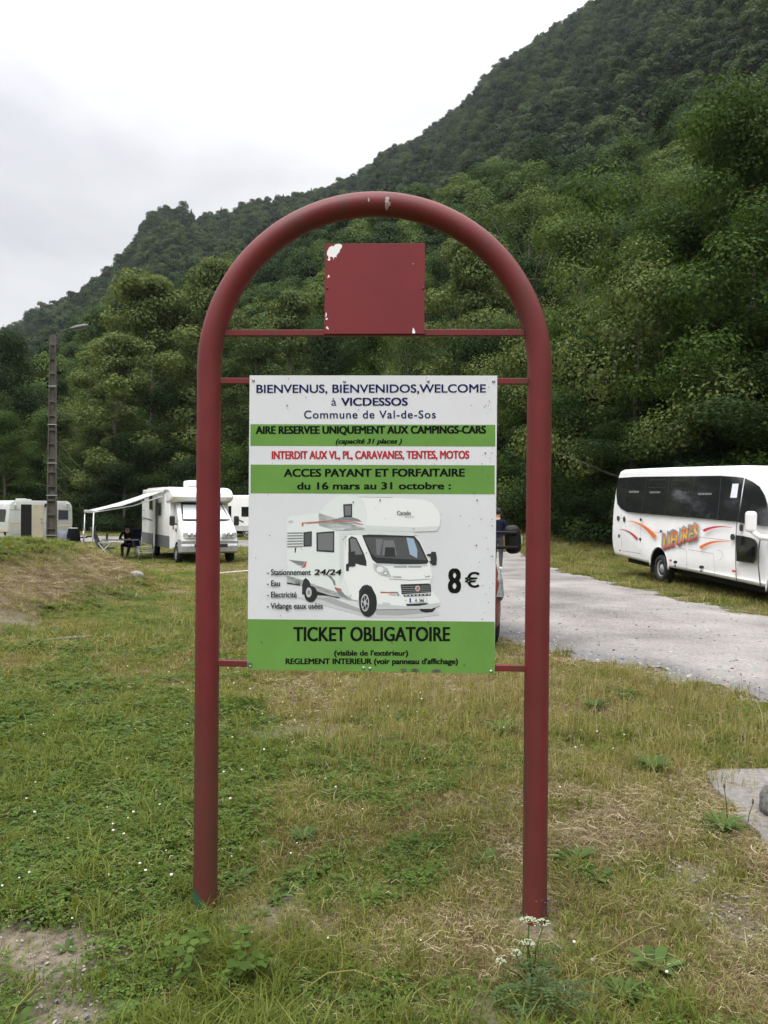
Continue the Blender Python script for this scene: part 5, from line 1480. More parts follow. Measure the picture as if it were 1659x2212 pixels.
def bez(p0, p1, p2, n=12):
    return [tuple((1 - t) ** 2 * np.array(p0) + 2 * t * (1 - t) * np.array(p1) + t * t * np.array(p2)) for t in np.linspace(0, 1, n)]
swoosh(bez((232, 698), (380, 700), (512, 862)), 2, 42, dec_or); swoosh(bez((152, 782), (240, 780), (330, 878)), 2, 24, dec_red)
swoosh(bez((1305, 768), (1130, 735), (1008, 798)), 2, 30, dec_red); swoosh(bez((1288, 915), (1100, 880), (975, 970)), 2, 34, dec_or)
# graffiti style name on the side
gm = bpy.data.materials.new('decal_fire'); gm.use_nodes = True
t_ = gm.node_tree; at_ = t_.nodes.new('ShaderNodeAttribute'); at_.attribute_name = 'rise'; rp_ = t_.nodes.new('ShaderNodeValToRGB')
e_ = rp_.color_ramp.elements; e_[0].position = .05; e_[0].color = (.42, .03, .03, 1); e_[1].position = .95; e_[1].color = (.68, .16, .03, 1)
for ps_, c_ in ((.22, (.66, .14, .03)), (.42, (.78, .46, .06)), (.66, (.76, .40, .05))):
    q_ = e_.new(ps_); q_.color = (*c_, 1)
t_.links.new(at_.outputs['Fac'], rp_.inputs[0]); t_.links.new(rp_.outputs[0], t_.nodes['Principled BSDF'].inputs['Base Color'])
gshadow = mat('decal_grey', (.27, .28, .29), .5); gdark = mat('decal_outline', (.12, .12, .13), .5)
def bus_word(word, quad, dx, dy, matl, off, grow=0.0, rise=False):
    me, co = text_verts(word, 0.0); (TL, TR_, BL, BRr) = quad; V = []
    for a, b_, _ in co:
        a = a * .97 + .015; jag = .10 * math.sin(a * 43) 
        top = Vector(TL).lerp(Vector(TR_), a); bot = Vector(BL).lerp(Vector(BRr), a); p = bot.lerp(top, b_ * (1 + jag * .6) - (1 - b_) * jag * .5)
        x, z = c3(p.x + dx, p.y + dy); V.append((x, ys(z) - off, z))
    me.vertices.foreach_set('co', np.array(V, np.float32).ravel()); me.update(); me.materials.clear()
    if rise:
        a_ = me.attributes.new('rise', 'FLOAT', 'POINT'); a_.data.foreach_set('value', co[:, 1].astype(np.float32).copy())
    return me
QB = ((604, 848), (965, 730), (596, 992), (948, 884))
def merged(name, mes, matl, parent):
    b_ = bmesh.new()
    for me in mes: b_.from_mesh(me); bpy.data.meshes.remove(me)
    o = bpy.data.meshes.new(name); b_.to_mesh(o); b_.free(); return link(name, o, matl, parent)
merged('lettering', [bus_word('LIEURES', QB, -24 + 3.4 * k, -24 + 3.4 * k, None, .0045 + .0003 * k) for k in range(7)], gshadow, BUS)
merged('lettering', [bus_word('LIEURES', QB, dx, dy, None, .0072 + k_ * .0003) for k_, (dx, dy) in enumerate(((-5, 0), (5, 0), (0, -6), (0, 6)))], gdark, BUS)
bw = [bus_word('LIEURES', QB, dx, 0, None, .009 + .0003 * k_, rise=True) for k_, dx in enumerate((-3.5, 0, 3.5))]
for me in bw: link('lettering', me, gm, BUS)
for (x0, x1, y, h) in [(253, 352, 403, 17), (463, 568, 408, 17), (956, 1090, 424, 18)]:
    me, co = text_verts('ISSUE DE SECOURS', 0.0); V = []
    for a, b_, _ in co:
        x, z = c3(x0 + (x1 - x0) * a, y + h / 2 - h * b_); V.append((x, ys(z) - .0095, z))
    me.vertices.foreach_set('co', np.array(V, np.float32).ravel()); me.update(); me.materials.clear(); link('lettering', me, mat('window_print', (.5, .5, .5), .6), win)
for s in (-1, 1):
    m_ = MB(); m_.box((4.20, s * 1.26, 1.64), (.17, .20, .40), bevel=.06, seg=3, rot=(0, 0, s * .25)); mi = m_.build('mirror', white_paint, BUS)
    m_ = MB(); m_.tube([(4.22, s * 1.24, 1.46), (4.34, s * 1.15, 1.36), (4.5, s * 1.0, 1.34)], [.05, .055, .06], 8); m_.build('mirror_arm', white_paint, mi)
# windscreen, headlamps, bumper at the nose (mostly beyond the picture)
m_ = MB(); m_.poly([(4.60, -.88, 2.14), (4.60, .88, 2.14), (5.20, .92, 1.43), (5.20, -.92, 1.43)]); o_ = m_.build('windscreen', dark_glass, BUS)
for v in o_.data.vertices: v.co += Vector((.012, 0, .010))
for s in (-1, 1):
    m_ = MB(); m_.box((5.86, s * .70, .98), (.16, .34, .22), bevel=.05, seg=2); m_.build('headlight', clear_lens, BUS)
m_ = MB(); m_.box((5.93, 0, .55), (.16, 1.86, .30), bevel=.05); m_.build('bumper', grey_plastic, BUS)
m_ = MB(); m_.box((5.93, 0, .93), (.08, .85, .16), bevel=.03); m_.build('grille', black_plastic, BUS)
clean(BUS)

# ------------------------------------------------------------------ white camper with the awning
CA = R(26)
cf, cl_ = Vector((math.sin(CA), -math.cos(CA), 0)), Vector((math.cos(CA), math.sin(CA), 0))
CP = Vector((-7.35, 29.6, -.355)) + cl_ * .95
CMP = frame_root('camper', CP, CA)
tag(CMP, 'white camper facing the viewer with a roof box, parked under the wood', 'camper')
c5 = lambda x, y, y0=-1.10: to_side(CMP, y0, *crop_px(x, y, 300, 1820, 700 / 1659))
mb = MB(); mb.prism([(-6.5, .46), (-6.55, 2.40), (-6.42, 2.58), (-1.0, 2.62), (-.8, 2.55), (-.8, .46)], -1.10, 1.10, 'y', bevel=.05, seg=3)
cbody = mb.build('body', white_paint, CMP, auto=35)
cut(cbody, [cyl(-4.2, .34, .42, -1.4, -.6), cyl(-4.2, .34, .42, .6, 1.4)])
dark_arch(cbody, [(-4.2, .34)], .42, 1.05)
mb = MB(); mb.prism([(-1.1, 2.12), (-.40, 2.16), (-.12, 2.24), (-.02, 2.36), (-.06, 2.50), (-.25, 2.62), (-.6, 2.70), (-1.1, 2.73), (-2.2, 2.66), (-2.2, 2.55), (-1.1, 2.55)], -1.14, 1.14, 'y', bevel=.09, seg=4, sm=True)
capo = mb.build('overcab', white_paint, CMP, auto=40)
shape_y(capo, lambda c: Vector((c.x - .22 * (abs(c.y) / 1.14) ** 4, c.y, c.z)))
mb = MB(); mb.prism([(-1.0, .45), (-1.0, 2.18), (-.62, 2.18), (.28, 1.50), (.42, 1.44), (.84, 1.14), (.90, 1.06), (.90, .86), (.86, .5), (.7, .45)], -1.0, 1.0, 'y', bevel=.09, seg=4, sm=True)
cab = mb.build('cab', white_paint, CMP)
shape_y(cab, lambda c: Vector((c.x - .12 * (abs(c.y)) ** 4 * (c.x > .2), c.y * (1 - max(0, c.z - 1.4) * .16), c.z)))
cut(cab, [cyl(0.0, .35, .40, -1.3, -.6), cyl(0.0, .35, .40, .6, 1.3)]); dark_arch(cab, [(0, .35)], .40, .95); cab.data.set_sharp_from_angle(angle=R(40))
def ws(y, t, lift=.012):   # point on the windscreen: t 0 top .. 1 bottom
    return (-.62 + .90 * t + lift, y * (1 - max(0, 2.18 - .68 * t - 1.4) * .16), 2.18 - .68 * t + lift)
m_ = MB(); m_.poly([ws(-.84, .04), ws(.84, .04), ws(.89, .97), ws(-.89, .97)]); wsn = m_.build('windscreen', dark_glass, CMP)
m_ = MB(); m_.poly([ws(-.78, .18, .02), ws(.78, .18, .02), ws(.81, .46, .02), ws(-.81, .46, .02)]); m_.build('blind', mat('grey_blind', (.42, .46, .48), .5), wsn)
m_ = MB(); m_.poly([ws(-.80, .47, .022), ws(.80, .47, .022), ws(.85, .93, .022), ws(-.85, .93, .022)]); m_.build('sun_shield', mat('sun_shield_white', (.82, .84, .85), .6), wsn)
for s in (-1, 1):
    yq = lambda z: s * 1.0 * (1 - max(0, z - 1.4) * .16)
    sd_ = [(-.68, 2.06), (-.36, 1.86), (.16, 1.50), (.14, 1.44), (-.86, 1.44), (-.84, 2.06)]
    cw = flat_on('side_window', sd_ if s < 0 else sd_[::-1], yq, mat('window_cover_grey', (.36, .37, .375), .7), CMP, .006)
    m_ = MB(); m_.box((.02, s * 1.17, 1.50), (.13, .19, .36), bevel=.055, seg=3); m_.tube([(.02, s * 1.12, 1.38), (.12, s * 1.0, 1.38)], .03, 6); m_.build('mirror', black_plastic, CMP)
    m_ = MB(); m_.prism([(s * .40, .92), (s * .86, .90), (s * .95, .95), (s * .95, 1.10), (s * .55, 1.11), (s * .42, 1.06)], .80, .905, 'x', bevel=.015)
    hl = m_.build('headlight', clear_lens, CMP)
    shape_y(hl, lambda c: Vector((c.x - .10 * abs(c.y) ** 4, c.y, c.z)))
    m_ = MB(); 
    for yy in (.56, .74): m_.lathe([(.065, 0), (.06, .012), (.03, .02)], 14, 0, Matrix.Translation((.88, s * yy, 1.01)) @ Matrix.Rotation(R(90), 4, 'Y'))
    m_.build('reflector', chrome, hl)
    wheel(CMP, 0.0, s * .93, .33, .21, steel); wheel(CMP, -4.2, s * .93, .33, .21, steel)
    m_ = MB(); m_.box((-.55, s * 1.012, 1.24), (.12, .02, .16), bevel=.01); m_.box((-.1, s * 1.012, 1.16), (.12, .02, .10), bevel=.01); m_.build('door_handle', black_plastic, CMP)
mb = MB(); mb.prism([(.40, .88), (.93, .88), (.98, .80), (.96, .70), (1.0, .62), (.98, .42), (.85, .36), (.40, .36)], -1.03, 1.03, 'y', bevel=.05, seg=3)
bump = mb.build('bumper', silver_paint, CMP); shape_y(bump, lambda c: Vector((c.x - .16 * abs(c.y) ** 4, c.y, c.z)))
cut(bump, [cyl(0.0, .35, .405, -1.3, -.6), cyl(0.0, .35, .405, .6, 1.3)])
m_ = MB()
for s in (-1, 1): m_.box((.975, s * .42, .64), (.03, .34, .12), bevel=.01)
m_.build('air_intake', black_plastic, bump)
m_ = MB()
for s in (-1, 1): m_.lathe([(.06, 0), (.055, .015), (.03, .02)], 14, 0, Matrix.Translation((.955, s * .74, .62)) @ Matrix.Rotation(R(90), 4, 'Y'))
m_.build('fog_lamp', clear_lens, bump)
m_ = MB()
for k in range(2): m_.prism([(-.16, 1.02 - .09 * k), (0, .97 - .09 * k), (.16, 1.02 - .09 * k), (.16, 1.05 - .09 * k), (0, 1.0 - .09 * k), (-.16, 1.05 - .09 * k)], .90, .93, 'x')
m_.build('grille', chrome, CMP)
yb = lambda z: -1.10
flat_on('skirt', [(-6.5, .46), (-6.5, .92), (-.82, .92), (-.82, .46)], yb, grey_plastic, CMP, .006)
for pts_ in ([(612, 305), (638, 300), (638, 365), (612, 368)], [(682, 310), (714, 303), (714, 448), (683, 445)], [(764, 378), (796, 374), (796, 503), (766, 508)]):
    w_ = flat_on('window', [c5(*p) for p in pts_], yb, grey_glass, CMP, .008)
    xs_ = [c5(*p)[0] for p in pts_]; zs_ = [c5(*p)[1] for p in pts_]
    m_ = MB(); line_on(m_, [c5(*p) for p in pts_] + [c5(*pts_[0])], yb, .04, .010); m_.build('window_frame', offwhite, w_)
m_ = MB(); line_on(m_, [c5(*p) for p in [(605, 452), (643, 448), (645, 760)]], yb, .02, .009); line_on(m_, [c5(608, 500), c5(630, 520), c5(720, 545)], yb, .05, .009); line_on(m_, [c5(612, 540), c5(650, 525), c5(700, 540)], yb, .03, .009)
m_.build('decal', grey_plastic, CMP)
xd = c5(742, 500)[0]
flat_on('doorway', [(xd + .02, .50), (xd + .02, 2.30), (xd - .58, 2.30), (xd - .58, .50)], yb, cream_paint, CMP, .004)
m_ = MB(); m_.box((xd + .27, -1.20, 1.42), (.56, .05, 1.92), bevel=.015, rot=(0, 0, R(-12))); cd = m_.build('door', white_paint, CMP, label='entrance door swung wide open')
m_ = MB(); m_.box((xd + .50, -1.27, 1.42), (.10, .08, .20), bevel=.01); m_.build('handle', white_paint, cd)
m_ = MB(); m_.box((xd - .25, -1.32, .30), (.55, .36, .04)); m_.build('step', alu, CMP)
m_ = MB(); m_.box((-1.55, .0, 2.86), (.85, .72, .26), bevel=.07, seg=3); ac = m_.build('roof_unit', white_paint, CMP)
m_ = MB(); m_.box((-1.1, 0, 2.715), (.06, .9, .05), bevel=.01); m_.box((-1.1, -.35, 2.72), (.065, .05, .06)); m_.box((-1.1, .35, 2.72), (.065, .05, .06)); m_.build('roof_lamp_bar', steel, CMP)
m_ = MB(); m_.box((-4.6, -.15, 2.70), (3.2, 1.6, .12), bevel=.04); m_.build('roof_hatch', offwhite, CMP)
m_ = MB(); m_.tube([(-1.9, .95, 2.6), (-1.9, .95, 2.95), (-1.85, .95, 3.02)], .012, 6); m_.ball((-1.85, .95, 3.02), (.12, .12, .04), 0, 1); m_.build('aerial', alu, CMP)
# the awning rolls out of its case on the same side
fab = bpy.data.materials.new('awning_fabric'); fab.use_nodes = True
t_ = fab.node_tree; p_ = t_.nodes['Principled BSDF']; p_.inputs['Base Color'].default_value = (.74, .75, .74, 1); p_.inputs['Roughness'].default_value = .7
tr_ = t_.nodes.new('ShaderNodeBsdfTranslucent'); tr_.inputs[0].default_value = (.78, .79, .78, 1); mx_ = t_.nodes.new('ShaderNodeMixShader'); mx_.inputs[0].default_value = .55
t_.links.new(p_.outputs[0], mx_.inputs[1]); t_.links.new(tr_.outputs[0], mx_.inputs[2]); t_.links.new(mx_.outputs[0], t_.nodes['Material Output'].inputs[0])
m_ = MB(); m_.box((-3.6, -1.17, 2.60), (3.9, .14, .16), bevel=.04); aw = m_.build('awning', white_paint, CMP, label='white awning let out over the camping table')
xa, xb = -1.75, -4.5
ax0, az1 = c5(140, 455, -3.6); 
m_ = MB()
for k in range(6):
    t0, t1 = k / 6, (k + 1) / 6
    zz_ = lambda t: 2.56 + (az1 - 2.56) * t - .05 * math.sin(math.pi * t)
    y0_, y1_ = -1.2 - 2.4 * t0, -1.2 - 2.4 * t1
    m_.prism([(y0_, zz_(t0)), (y1_, zz_(t1)), (y1_, zz_(t1) - .012), (y0_, zz_(t0) - .012)], xa, xb, 'x')
bmesh.ops.remove_doubles(m_.bm, verts=m_.bm.verts, dist=.0005)
m_.build('canopy', fab, aw)
m_ = MB(); m_.box(((xa + xb) / 2, -3.62, az1 - .02), (xa - xb + .06, .09, .11), bevel=.02); m_.build('front_rail', alu, aw)
for xx in (xa + .02, xb - .02):
    m_ = MB(); m_.tube([(xx, -3.62, az1 - .05), (xx - .03, -3.67, .02)], .022, 8); m_.build('leg', alu, aw)
    m_ = MB(); m_.tube([(xx, -1.2, 2.38), (xx - .3, -2.2, (2.42 + az1) / 2 - .10), (xx, -3.59, az1 - .04)], .025, 6); m_.build('folding_arm', alu, aw)
clean(CMP)

# ------------------------------------------------------------------ motorhome across the road, far back
MH = frame_root('motorhome', (-5.9, 56.0, -.43), R(90))        # forward = +X
tag(MH, 'white motorhome seen side on across the far road, half hidden by the board', 'motorhome')
mb = MB(); mb.prism([(-4.9, .55), (-4.95, 2.55), (-4.8, 2.86), (.6, 2.90), (1.1, 2.6), (1.5, 2.35), (2.0, 1.55), (2.1, .55)], -1.1, 1.1, 'y', bevel=.08, seg=3)
mh = mb.build('body', white_paint, MH, auto=40); cut(mh, [cyl(-3.2, .36, .44, -1.4, -.6), cyl(1.0, .36, .44, -1.4, -.6)])
ysm = lambda z: -1.10
for (x0, x1, z0, z1) in [(-4.42, -4.22, 1.25, 2.15), (-3.55, -2.85, 1.45, 2.1), (-1.9, -.6, 1.45, 2.1), (.2, .9, 1.45, 2.1)]:
    flat_on('window', [(x0, z0), (x1, z0), (x1, z1), (x0, z1)], ysm, dark_glass, MH, .01)
flat_on('skirt', [(-4.9, .50), (2.1, .50), (2.1, .85), (-4.9, .85)], ysm, offwhite, MH, .012)
m_ = MB(); line_on(m_, [(-4.0, 1.28), (-3.7, 1.22), (-3.4, 1.08)], ysm, .10, .012); m_.build('decal', grey_plastic, MH)
flat_on('scuff', [(-2.75, .55), (-2.4, .5), (-2.5, .85), (-2.6, .7)], ysm, grey_plastic, MH, .016)
m_ = MB(); m_.box((-2.2, 0, 2.93), (1.2, 1, .14), bevel=.04); m_.build('roof_hatch', offwhite, MH)
for x in (-3.2, 1.0):
    wheel(MH, x, -.95, .34, .22); wheel(MH, x, .95, .34, .22)
m_ = MB(); m_.box((-1.3, 0, .45), (7.0, 1.7, .25)); m_.build('chassis', dark_void, MH)
clean(MH)

# ------------------------------------------------------------------ old caravan at the left edge
CY_ = R(48)
CV = empty('caravan', (-17.55, 38.8, -.40), (0, 0, CY_), (1.05, 1, 1))     # local x along the side, y away from the viewer
tag(CV, 'old small cream and white caravan with its door standing open', 'caravan')
L4 = lambda x: (x - 66) / 848 * 2.95
Z4 = lambda y: 1.65 - (crop_px(0, y, 0, 1820, 520 / 1659)[1] - 1092) / 1789 * 39.6 + .40
ztop = Z4(486)
o_ = [(0.0, .42), (-.06, 1.3), (.02, ztop - .22), (.10, ztop - .07), (.26, ztop), (2.70, ztop), (2.86, ztop - .08), (2.95, ztop - .25), (2.98, 1.2), (2.90, .42)]
mb = MB(); mb.prism(o_, 0, 1.95, 'y', bevel=.03, seg=2); cvb = mb.build('body', offwhite, CV, auto=40)
yc = lambda z: -.0
def cv_panel(name, x0, x1, y0, y1, matl, off=.006, parent=CV, label=None):
    a, b_, c_, d_ = L4(x0), L4(x1), Z4(y1), Z4(y0); mb = MB(); mb.box(((a + b_) / 2, -off / 2 + .004, (c_ + d_) / 2), (b_ - a, off + .008, d_ - c_), bevel=.002, seg=1); return mb.build(name, matl, parent, label)
cv_panel('doorway', 214, 356, 533, 965, dark_void, .005)
dl = cv_panel('door', 366, 503, 535, 965, cream_paint, .022, label='cream door leaf folded back against the side')
m_ = MB(); m_.box((L4(486), -.03, Z4(716)), (.10, .03, .04)); m_.box((L4(486), -.03, Z4(758)), (.07, .03, .03)); m_.build('handle', steel, dl)
w_ = cv_panel('window', 716, 858, 603, 728, grey_glass, .014)
m_ = MB(); 
for (a, b_, c_, d_) in [(706, 868, 596, 603), (706, 868, 728, 737), (706, 716, 603, 728), (858, 868, 603, 728)]:
    m_.box(((L4(a) + L4(b_)) / 2, -.008, (Z4(c_) + Z4(d_)) / 2), (L4(b_) - L4(a), .02, Z4(c_) - Z4(d_)))
m_.build('window_frame', alu, w_)
cv_panel('stripe', 720, 914, 782, 815, cream_paint, .004); cv_panel('stripe', 70, 212, 782, 815, cream_paint, .004)
m_ = MB()
for (a, b_, y) in [(70, 212, 595), (506, 910, 592), (70, 212, 762), (506, 910, 765)]: m_.box(((L4(a) + L4(b_)) / 2, -.004, Z4(y)), (L4(b_) - L4(a), .016, .018))
m_.build('trim_strip', alu, CV)
for x, y in ((137, 545), (537, 535), (843, 530)):
    m_ = MB(); m_.ball((L4(x), -.05, Z4(y - 8)), (.09, .10, .09), 0, 2); m_.box((L4(x), -.03, Z4(y + 14)), (.08, .06, .10)); m_.build('outside_lamp', black_plastic if x == 537 else alu, CV)
m_ = MB(); m_.box((L4(315), .8, ztop + .05), (.32, .5, .10), bevel=.03); m_.box((L4(400), 1.0, ztop + .035), (.36, .5, .07), bevel=.03); m_.build('roof_vent', offwhite, CV)
m_ = MB(); m_.box((-.045, .95, 1.55), (.04, 1.25, .62), bevel=.03); m_.build('window', grey_glass, CV); m_ = MB(); m_.box((-.03, .95, .85), (.05, 1.9, .12)); m_.build('stripe', cream_paint, CV)
m_ = MB(); m_.box((-.05, .35, .72), (.06, .12, .16)); m_.box((-.05, 1.6, .72), (.06, .12, .16)); m_.build('tail_lamp', black_plastic, CV)
m_ = MB(); m_.tube([(2.9, .35, .45), (4.2, .95, .42)], .035, 6); m_.tube([(2.9, 1.6, .45), (4.2, .95, .42)], .035, 6); m_.box((4.3, .95, .46), (.28, .08, .08)); m_.build('drawbar', black_plastic, CV)
m_ = MB(); m_.tube([(4.0, .95, .75), (4.0, .95, .2)], .025, 6); m_.lathe([(.10, -.03), (.11, 0), (.10, .03)], 14, 0, Matrix.Translation((4.0, .95, .11)) @ Matrix.Rotation(R(90), 4, 'X')); m_.build('jockey_wheel', steel, CV)
for yy in (.15, 1.8):
    M = Matrix.Translation((1.5, yy, .30)) @ Matrix.Rotation(R(90), 4, 'X'); m_ = MB(); m_.lathe([(.17, -.08), (.28, -.07), (.30, -.03), (.30, .03), (.28, .07), (.17, .08)], 20, 0, M); m_.build('wheel', black_rubber, CV)

# ------------------------------------------------------------------ red van parked behind the board
VN = frame_root('van', (.38, 10.15, G(.4, 10.2) + .0), R(1.0))
tag(VN, 'red van hidden behind the notice board, only its black mirror and one wheel corner showing', 'van')
smoky = mat('smoky_lens', (.075, .09, .088), .15, var=.5, scale=20)
van_black = mat('van_black_plastic', (.006, .006, .0065), .55, spec=.25)
van_red = mat('van_red', (.13, .022, .020), .35, var=.08, coat=.4)
mb = MB(); mb.prism([(-3.9, .36), (-3.95, 1.9), (-3.8, 2.02), (-1.2, 2.05), (-.85, 1.98), (-.05, 1.30), (.12, 1.22), (.72, .96), (.86, .82), (.90, .5), (.84, .30), (-3.0, .28)], -.97, .97, 'y', bevel=.10, seg=4, sm=True)
vb = mb.build('body', van_red, VN)
shape_y(vb, lambda c: Vector((c.x - .22 * abs(c.y) ** 3 * (c.x > .3), c.y * (1 - max(0, c.z - .95) * .15), c.z)))
cut(vb, [cyl(0, .33, .40, -1.3, -.55), cyl(0, .33, .40, .55, 1.3), cyl(-3.0, .33, .40, -1.3, -.55), cyl(-3.0, .33, .40, .55, 1.3)]); dark_arch(vb, [(0, .33), (-3.0, .33)], .40, .92); vb.data.set_sharp_from_angle(angle=R(40))
for s in (-1, 1):
    wheel(VN, 0, s * .90, .33, .22); wheel(VN, -3.0, s * .90, .33, .22)
    m_ = MB(); m_.prism([(.36, .60), (.60, .60), (.72, .66), (.62, .86), (.40, .98), (.18, .96)], s * .60, s * .992, 'y', bevel=.03, seg=2); h_ = m_.build('headlight', smoky, VN)
    m_ = MB()
    m_.box((-.18, s * 1.235, 1.285), (.17, .20, .36), bevel=.082, seg=5, rot=(R(5) * s, 0, 0)); o_ = m_.build('mirror', van_black, VN)
    for f_ in o_.data.polygons: f_.use_smooth = True
    m_ = MB(); 
    for zz_ in (1.37, 1.19): m_.box((-.09, s * 1.05, zz_), (.05, .46, .04), bevel=.012)
    m_.build('mirror_arm', van_black, o_)
    m_ = MB(); m_.box((-.14, s * 1.338, 1.285), (.05, .012, .10), bevel=.003); m_.build('indicator', clear_lens, o_)
m_ = MB(); m_.poly([(-.80, -.78, 1.955), (-.80, .78, 1.955), (-.08, .86, 1.345), (-.08, -.86, 1.345)]); o_ = m_.build('windscreen', dark_glass, VN)
for v in o_.data.vertices: v.co += Vector((.014, 0, .014))
m_ = MB(); m_.box((.80, 0, .62), (.10, .95, .20), bevel=.03); m_.build('grille', black_plastic, VN)
m_ = MB(); m_.box((.86, 0, .42), (.05, .52, .11), bevel=.01); m_.build('number_plate', white_paint, VN)
m_ = MB(); m_.box((-1.5, 0, .34), (4.4, 1.4, .2)); m_.build('chassis', dark_void, VN)
clean(VN)

# ================================================================== concrete lamp post and mast
zg = G(-10.83, 27)
LP = empty('street_lamp', (-10.83, 27, zg), (0, 0, R(14)))
tag(LP, 'tall ribbed grey concrete lamp post with a curved arm, behind the grassy mound', 'street lamp')
concrete = mat('post_concrete', (.082, .072, .062), .95, var=.38, scale=2.5, bump=.4, bscale=30, col2=None)
Ht = 7.14 - zg
m_ = MB(); wb, wt = .165, .095
for s in (-1, 1):   # two flanges with a sunken web and rungs between
    secs = []
    for t in np.linspace(0, 1, 12):
        w = wb + (wt - wb) * t; f_ = .035; d = .12 - .04 * t
        secs.append([(s * w - s * f_, -d, t * Ht), (s * w, -d, t * Ht), (s * w, d, t * Ht), (s * w - s * f_, d, t * Ht)])
    m_.loft(secs, sm=False)
secs = []
for t in np.linspace(0, 1, 12):
    w = wb + (wt - wb) * t - .03; d = (.12 - .04 * t) * .45; secs.append([(-w, -d, t * Ht), (w, -d, t * Ht), (w, d, t * Ht), (-w, d, t * Ht)])
m_.loft(secs, sm=False)
z = .35; k = 0
while z < Ht - .25:
    t = z / Ht; w = wb + (wt - wb) * t - .02; d = .12 - .04 * t
    m_.box((0, -d * .55, z), (2 * w, d * .9, .07 if k % 2 else .05)); m_.box((0, d * .55, z), (2 * w, d * .9, .07)); z += .46; k += 1
m_.box((0, 0, Ht - .12), (.20, .17, .30)); m_.box((0, 0, Ht + .03), (.17, .15, .06))
m_.build('pole', concrete, LP)
m_ = MB()
for z in (1.05, 2.35, 3.4, 4.65, 5.9): m_.box((0, 0, z), (2 * (wb + (wt - wb) * z / Ht) + .02, .255 - .08 * z / Ht, .028))
m_.build('strap', steel, LP)
m_ = MB(); m_.tube([(.14, -.05, Ht - .62), (.15, -.05, Ht - .30), (.18, -.05, Ht - .05), (.26, -.05, Ht + .12), (.40, -.05, Ht + .24), (.58, -.05, Ht + .30)], [.024] * 6, 8)
for z in (Ht - .55, Ht - .25): m_.box((.12, -.05, z), (.08, .06, .04))
m_.build('lamp_arm', mat('dull_zinc', (.055, .056, .055), .7, spec=.2), LP)
m_ = MB(); m_.loft([[(.52 + .02 * k, -.05 + w * math.cos(a), zc + h * math.sin(a)) for a in np.linspace(0, 6.283, 11)[:-1]] for k, w, h, zc in ((0, .03, .03, Ht + .29), (3, .06, .05, Ht + .30), (10, .11, .07, Ht + .34), (22, .13, .08, Ht + .39), (27, .10, .06, Ht + .41), (29, .03, .02, Ht + .41))])
lh = m_.build('lamp_head', mat('weathered_lamp', (.13, .13, .125), .6, var=.5, scale=18), LP)
MA = MB(); MA.tube([(0, 0, 0), (0, 0, 2.72)], .032, 10); MA.ball((0, 0, 2.73), (.07, .07, .03), 0, 1)
p = at(103.5, 1150, 27.6)
o_ = MA.build('mast', white_paint); o_.location = (p[0], 27.6, G(p[0], 27.6)); tag(o_, 'thin white mast standing close beside the concrete lamp post', 'pole')

# ================================================================== people
skin = mat('skin', (.42, .25, .18), .6, var=.08, scale=20); hair_dark = mat('dark_hair', (.012, .010, .009), .8, var=.3, scale=60)
trouser = mat('dark_grey_trousers', (.028, .030, .036), .9, var=.25, scale=20, bump=.2); shoe_white = mat('white_sneaker', (.72, .72, .70), .6, var=.05); shoe_dark = mat('dark_shoe', (.015, .014, .013), .7)

def person(name, J, bones, segmats, mats, loc, rz, label, head, subs=2):
    """one continuous skinned body grown from joints J {name:(xyz, radius)} along bones [(a, b, material)]"""
    e = empty(name, loc, (0, 0, rz)); tag(e, label, 'person')
    idx = {k: i for i, k in enumerate(J)}
    me = bpy.data.meshes.new('body'); me.from_pydata([J[k][0] for k in J], [(idx[a], idx[b_]) for a, b_, _ in bones], [])
    o = bpy.data.objects.new('body', me); COL.objects.link(o)
    sk = o.modifiers.new('skin', 'SKIN'); sk.use_smooth_shade = True; sk.branch_smoothing = .4
    for k, i in idx.items():
        r = J[k][1]; me.skin_vertices[0].data[i].radius = r if hasattr(r, '__len__') else (r, r)
    me.skin_vertices[0].data[idx['pelvis']].use_root = True
    sb = o.modifiers.new('sub', 'SUBSURF'); sb.levels = subs; sb.render_levels = subs
    bpy.context.view_layer.update()
    nm = bpy.data.meshes.new_from_object(o.evaluated_get(bpy.context.evaluated_depsgraph_get()))
    o.modifiers.clear(); o.data = nm; nm.materials.clear()
    for m_ in mats: nm.materials.append(m_)
    segs = [(Vector(J[a][0]), Vector(J[b_][0]), mi) for a, b_, mi in bones]
    for f in nm.polygons:
        c = f.center; best = None
        for a, b_, mi in segs:
            d = b_ - a; t = max(0, min(1, (c - a).dot(d) / max(d.length_squared, 1e-9))); q_ = (a + d * t - c).length
            if best is None or q_ < best[0]: best = (q_, mi)
        f.material_index = best[1]; f.use_smooth = True
    o.parent = e
    return e, o

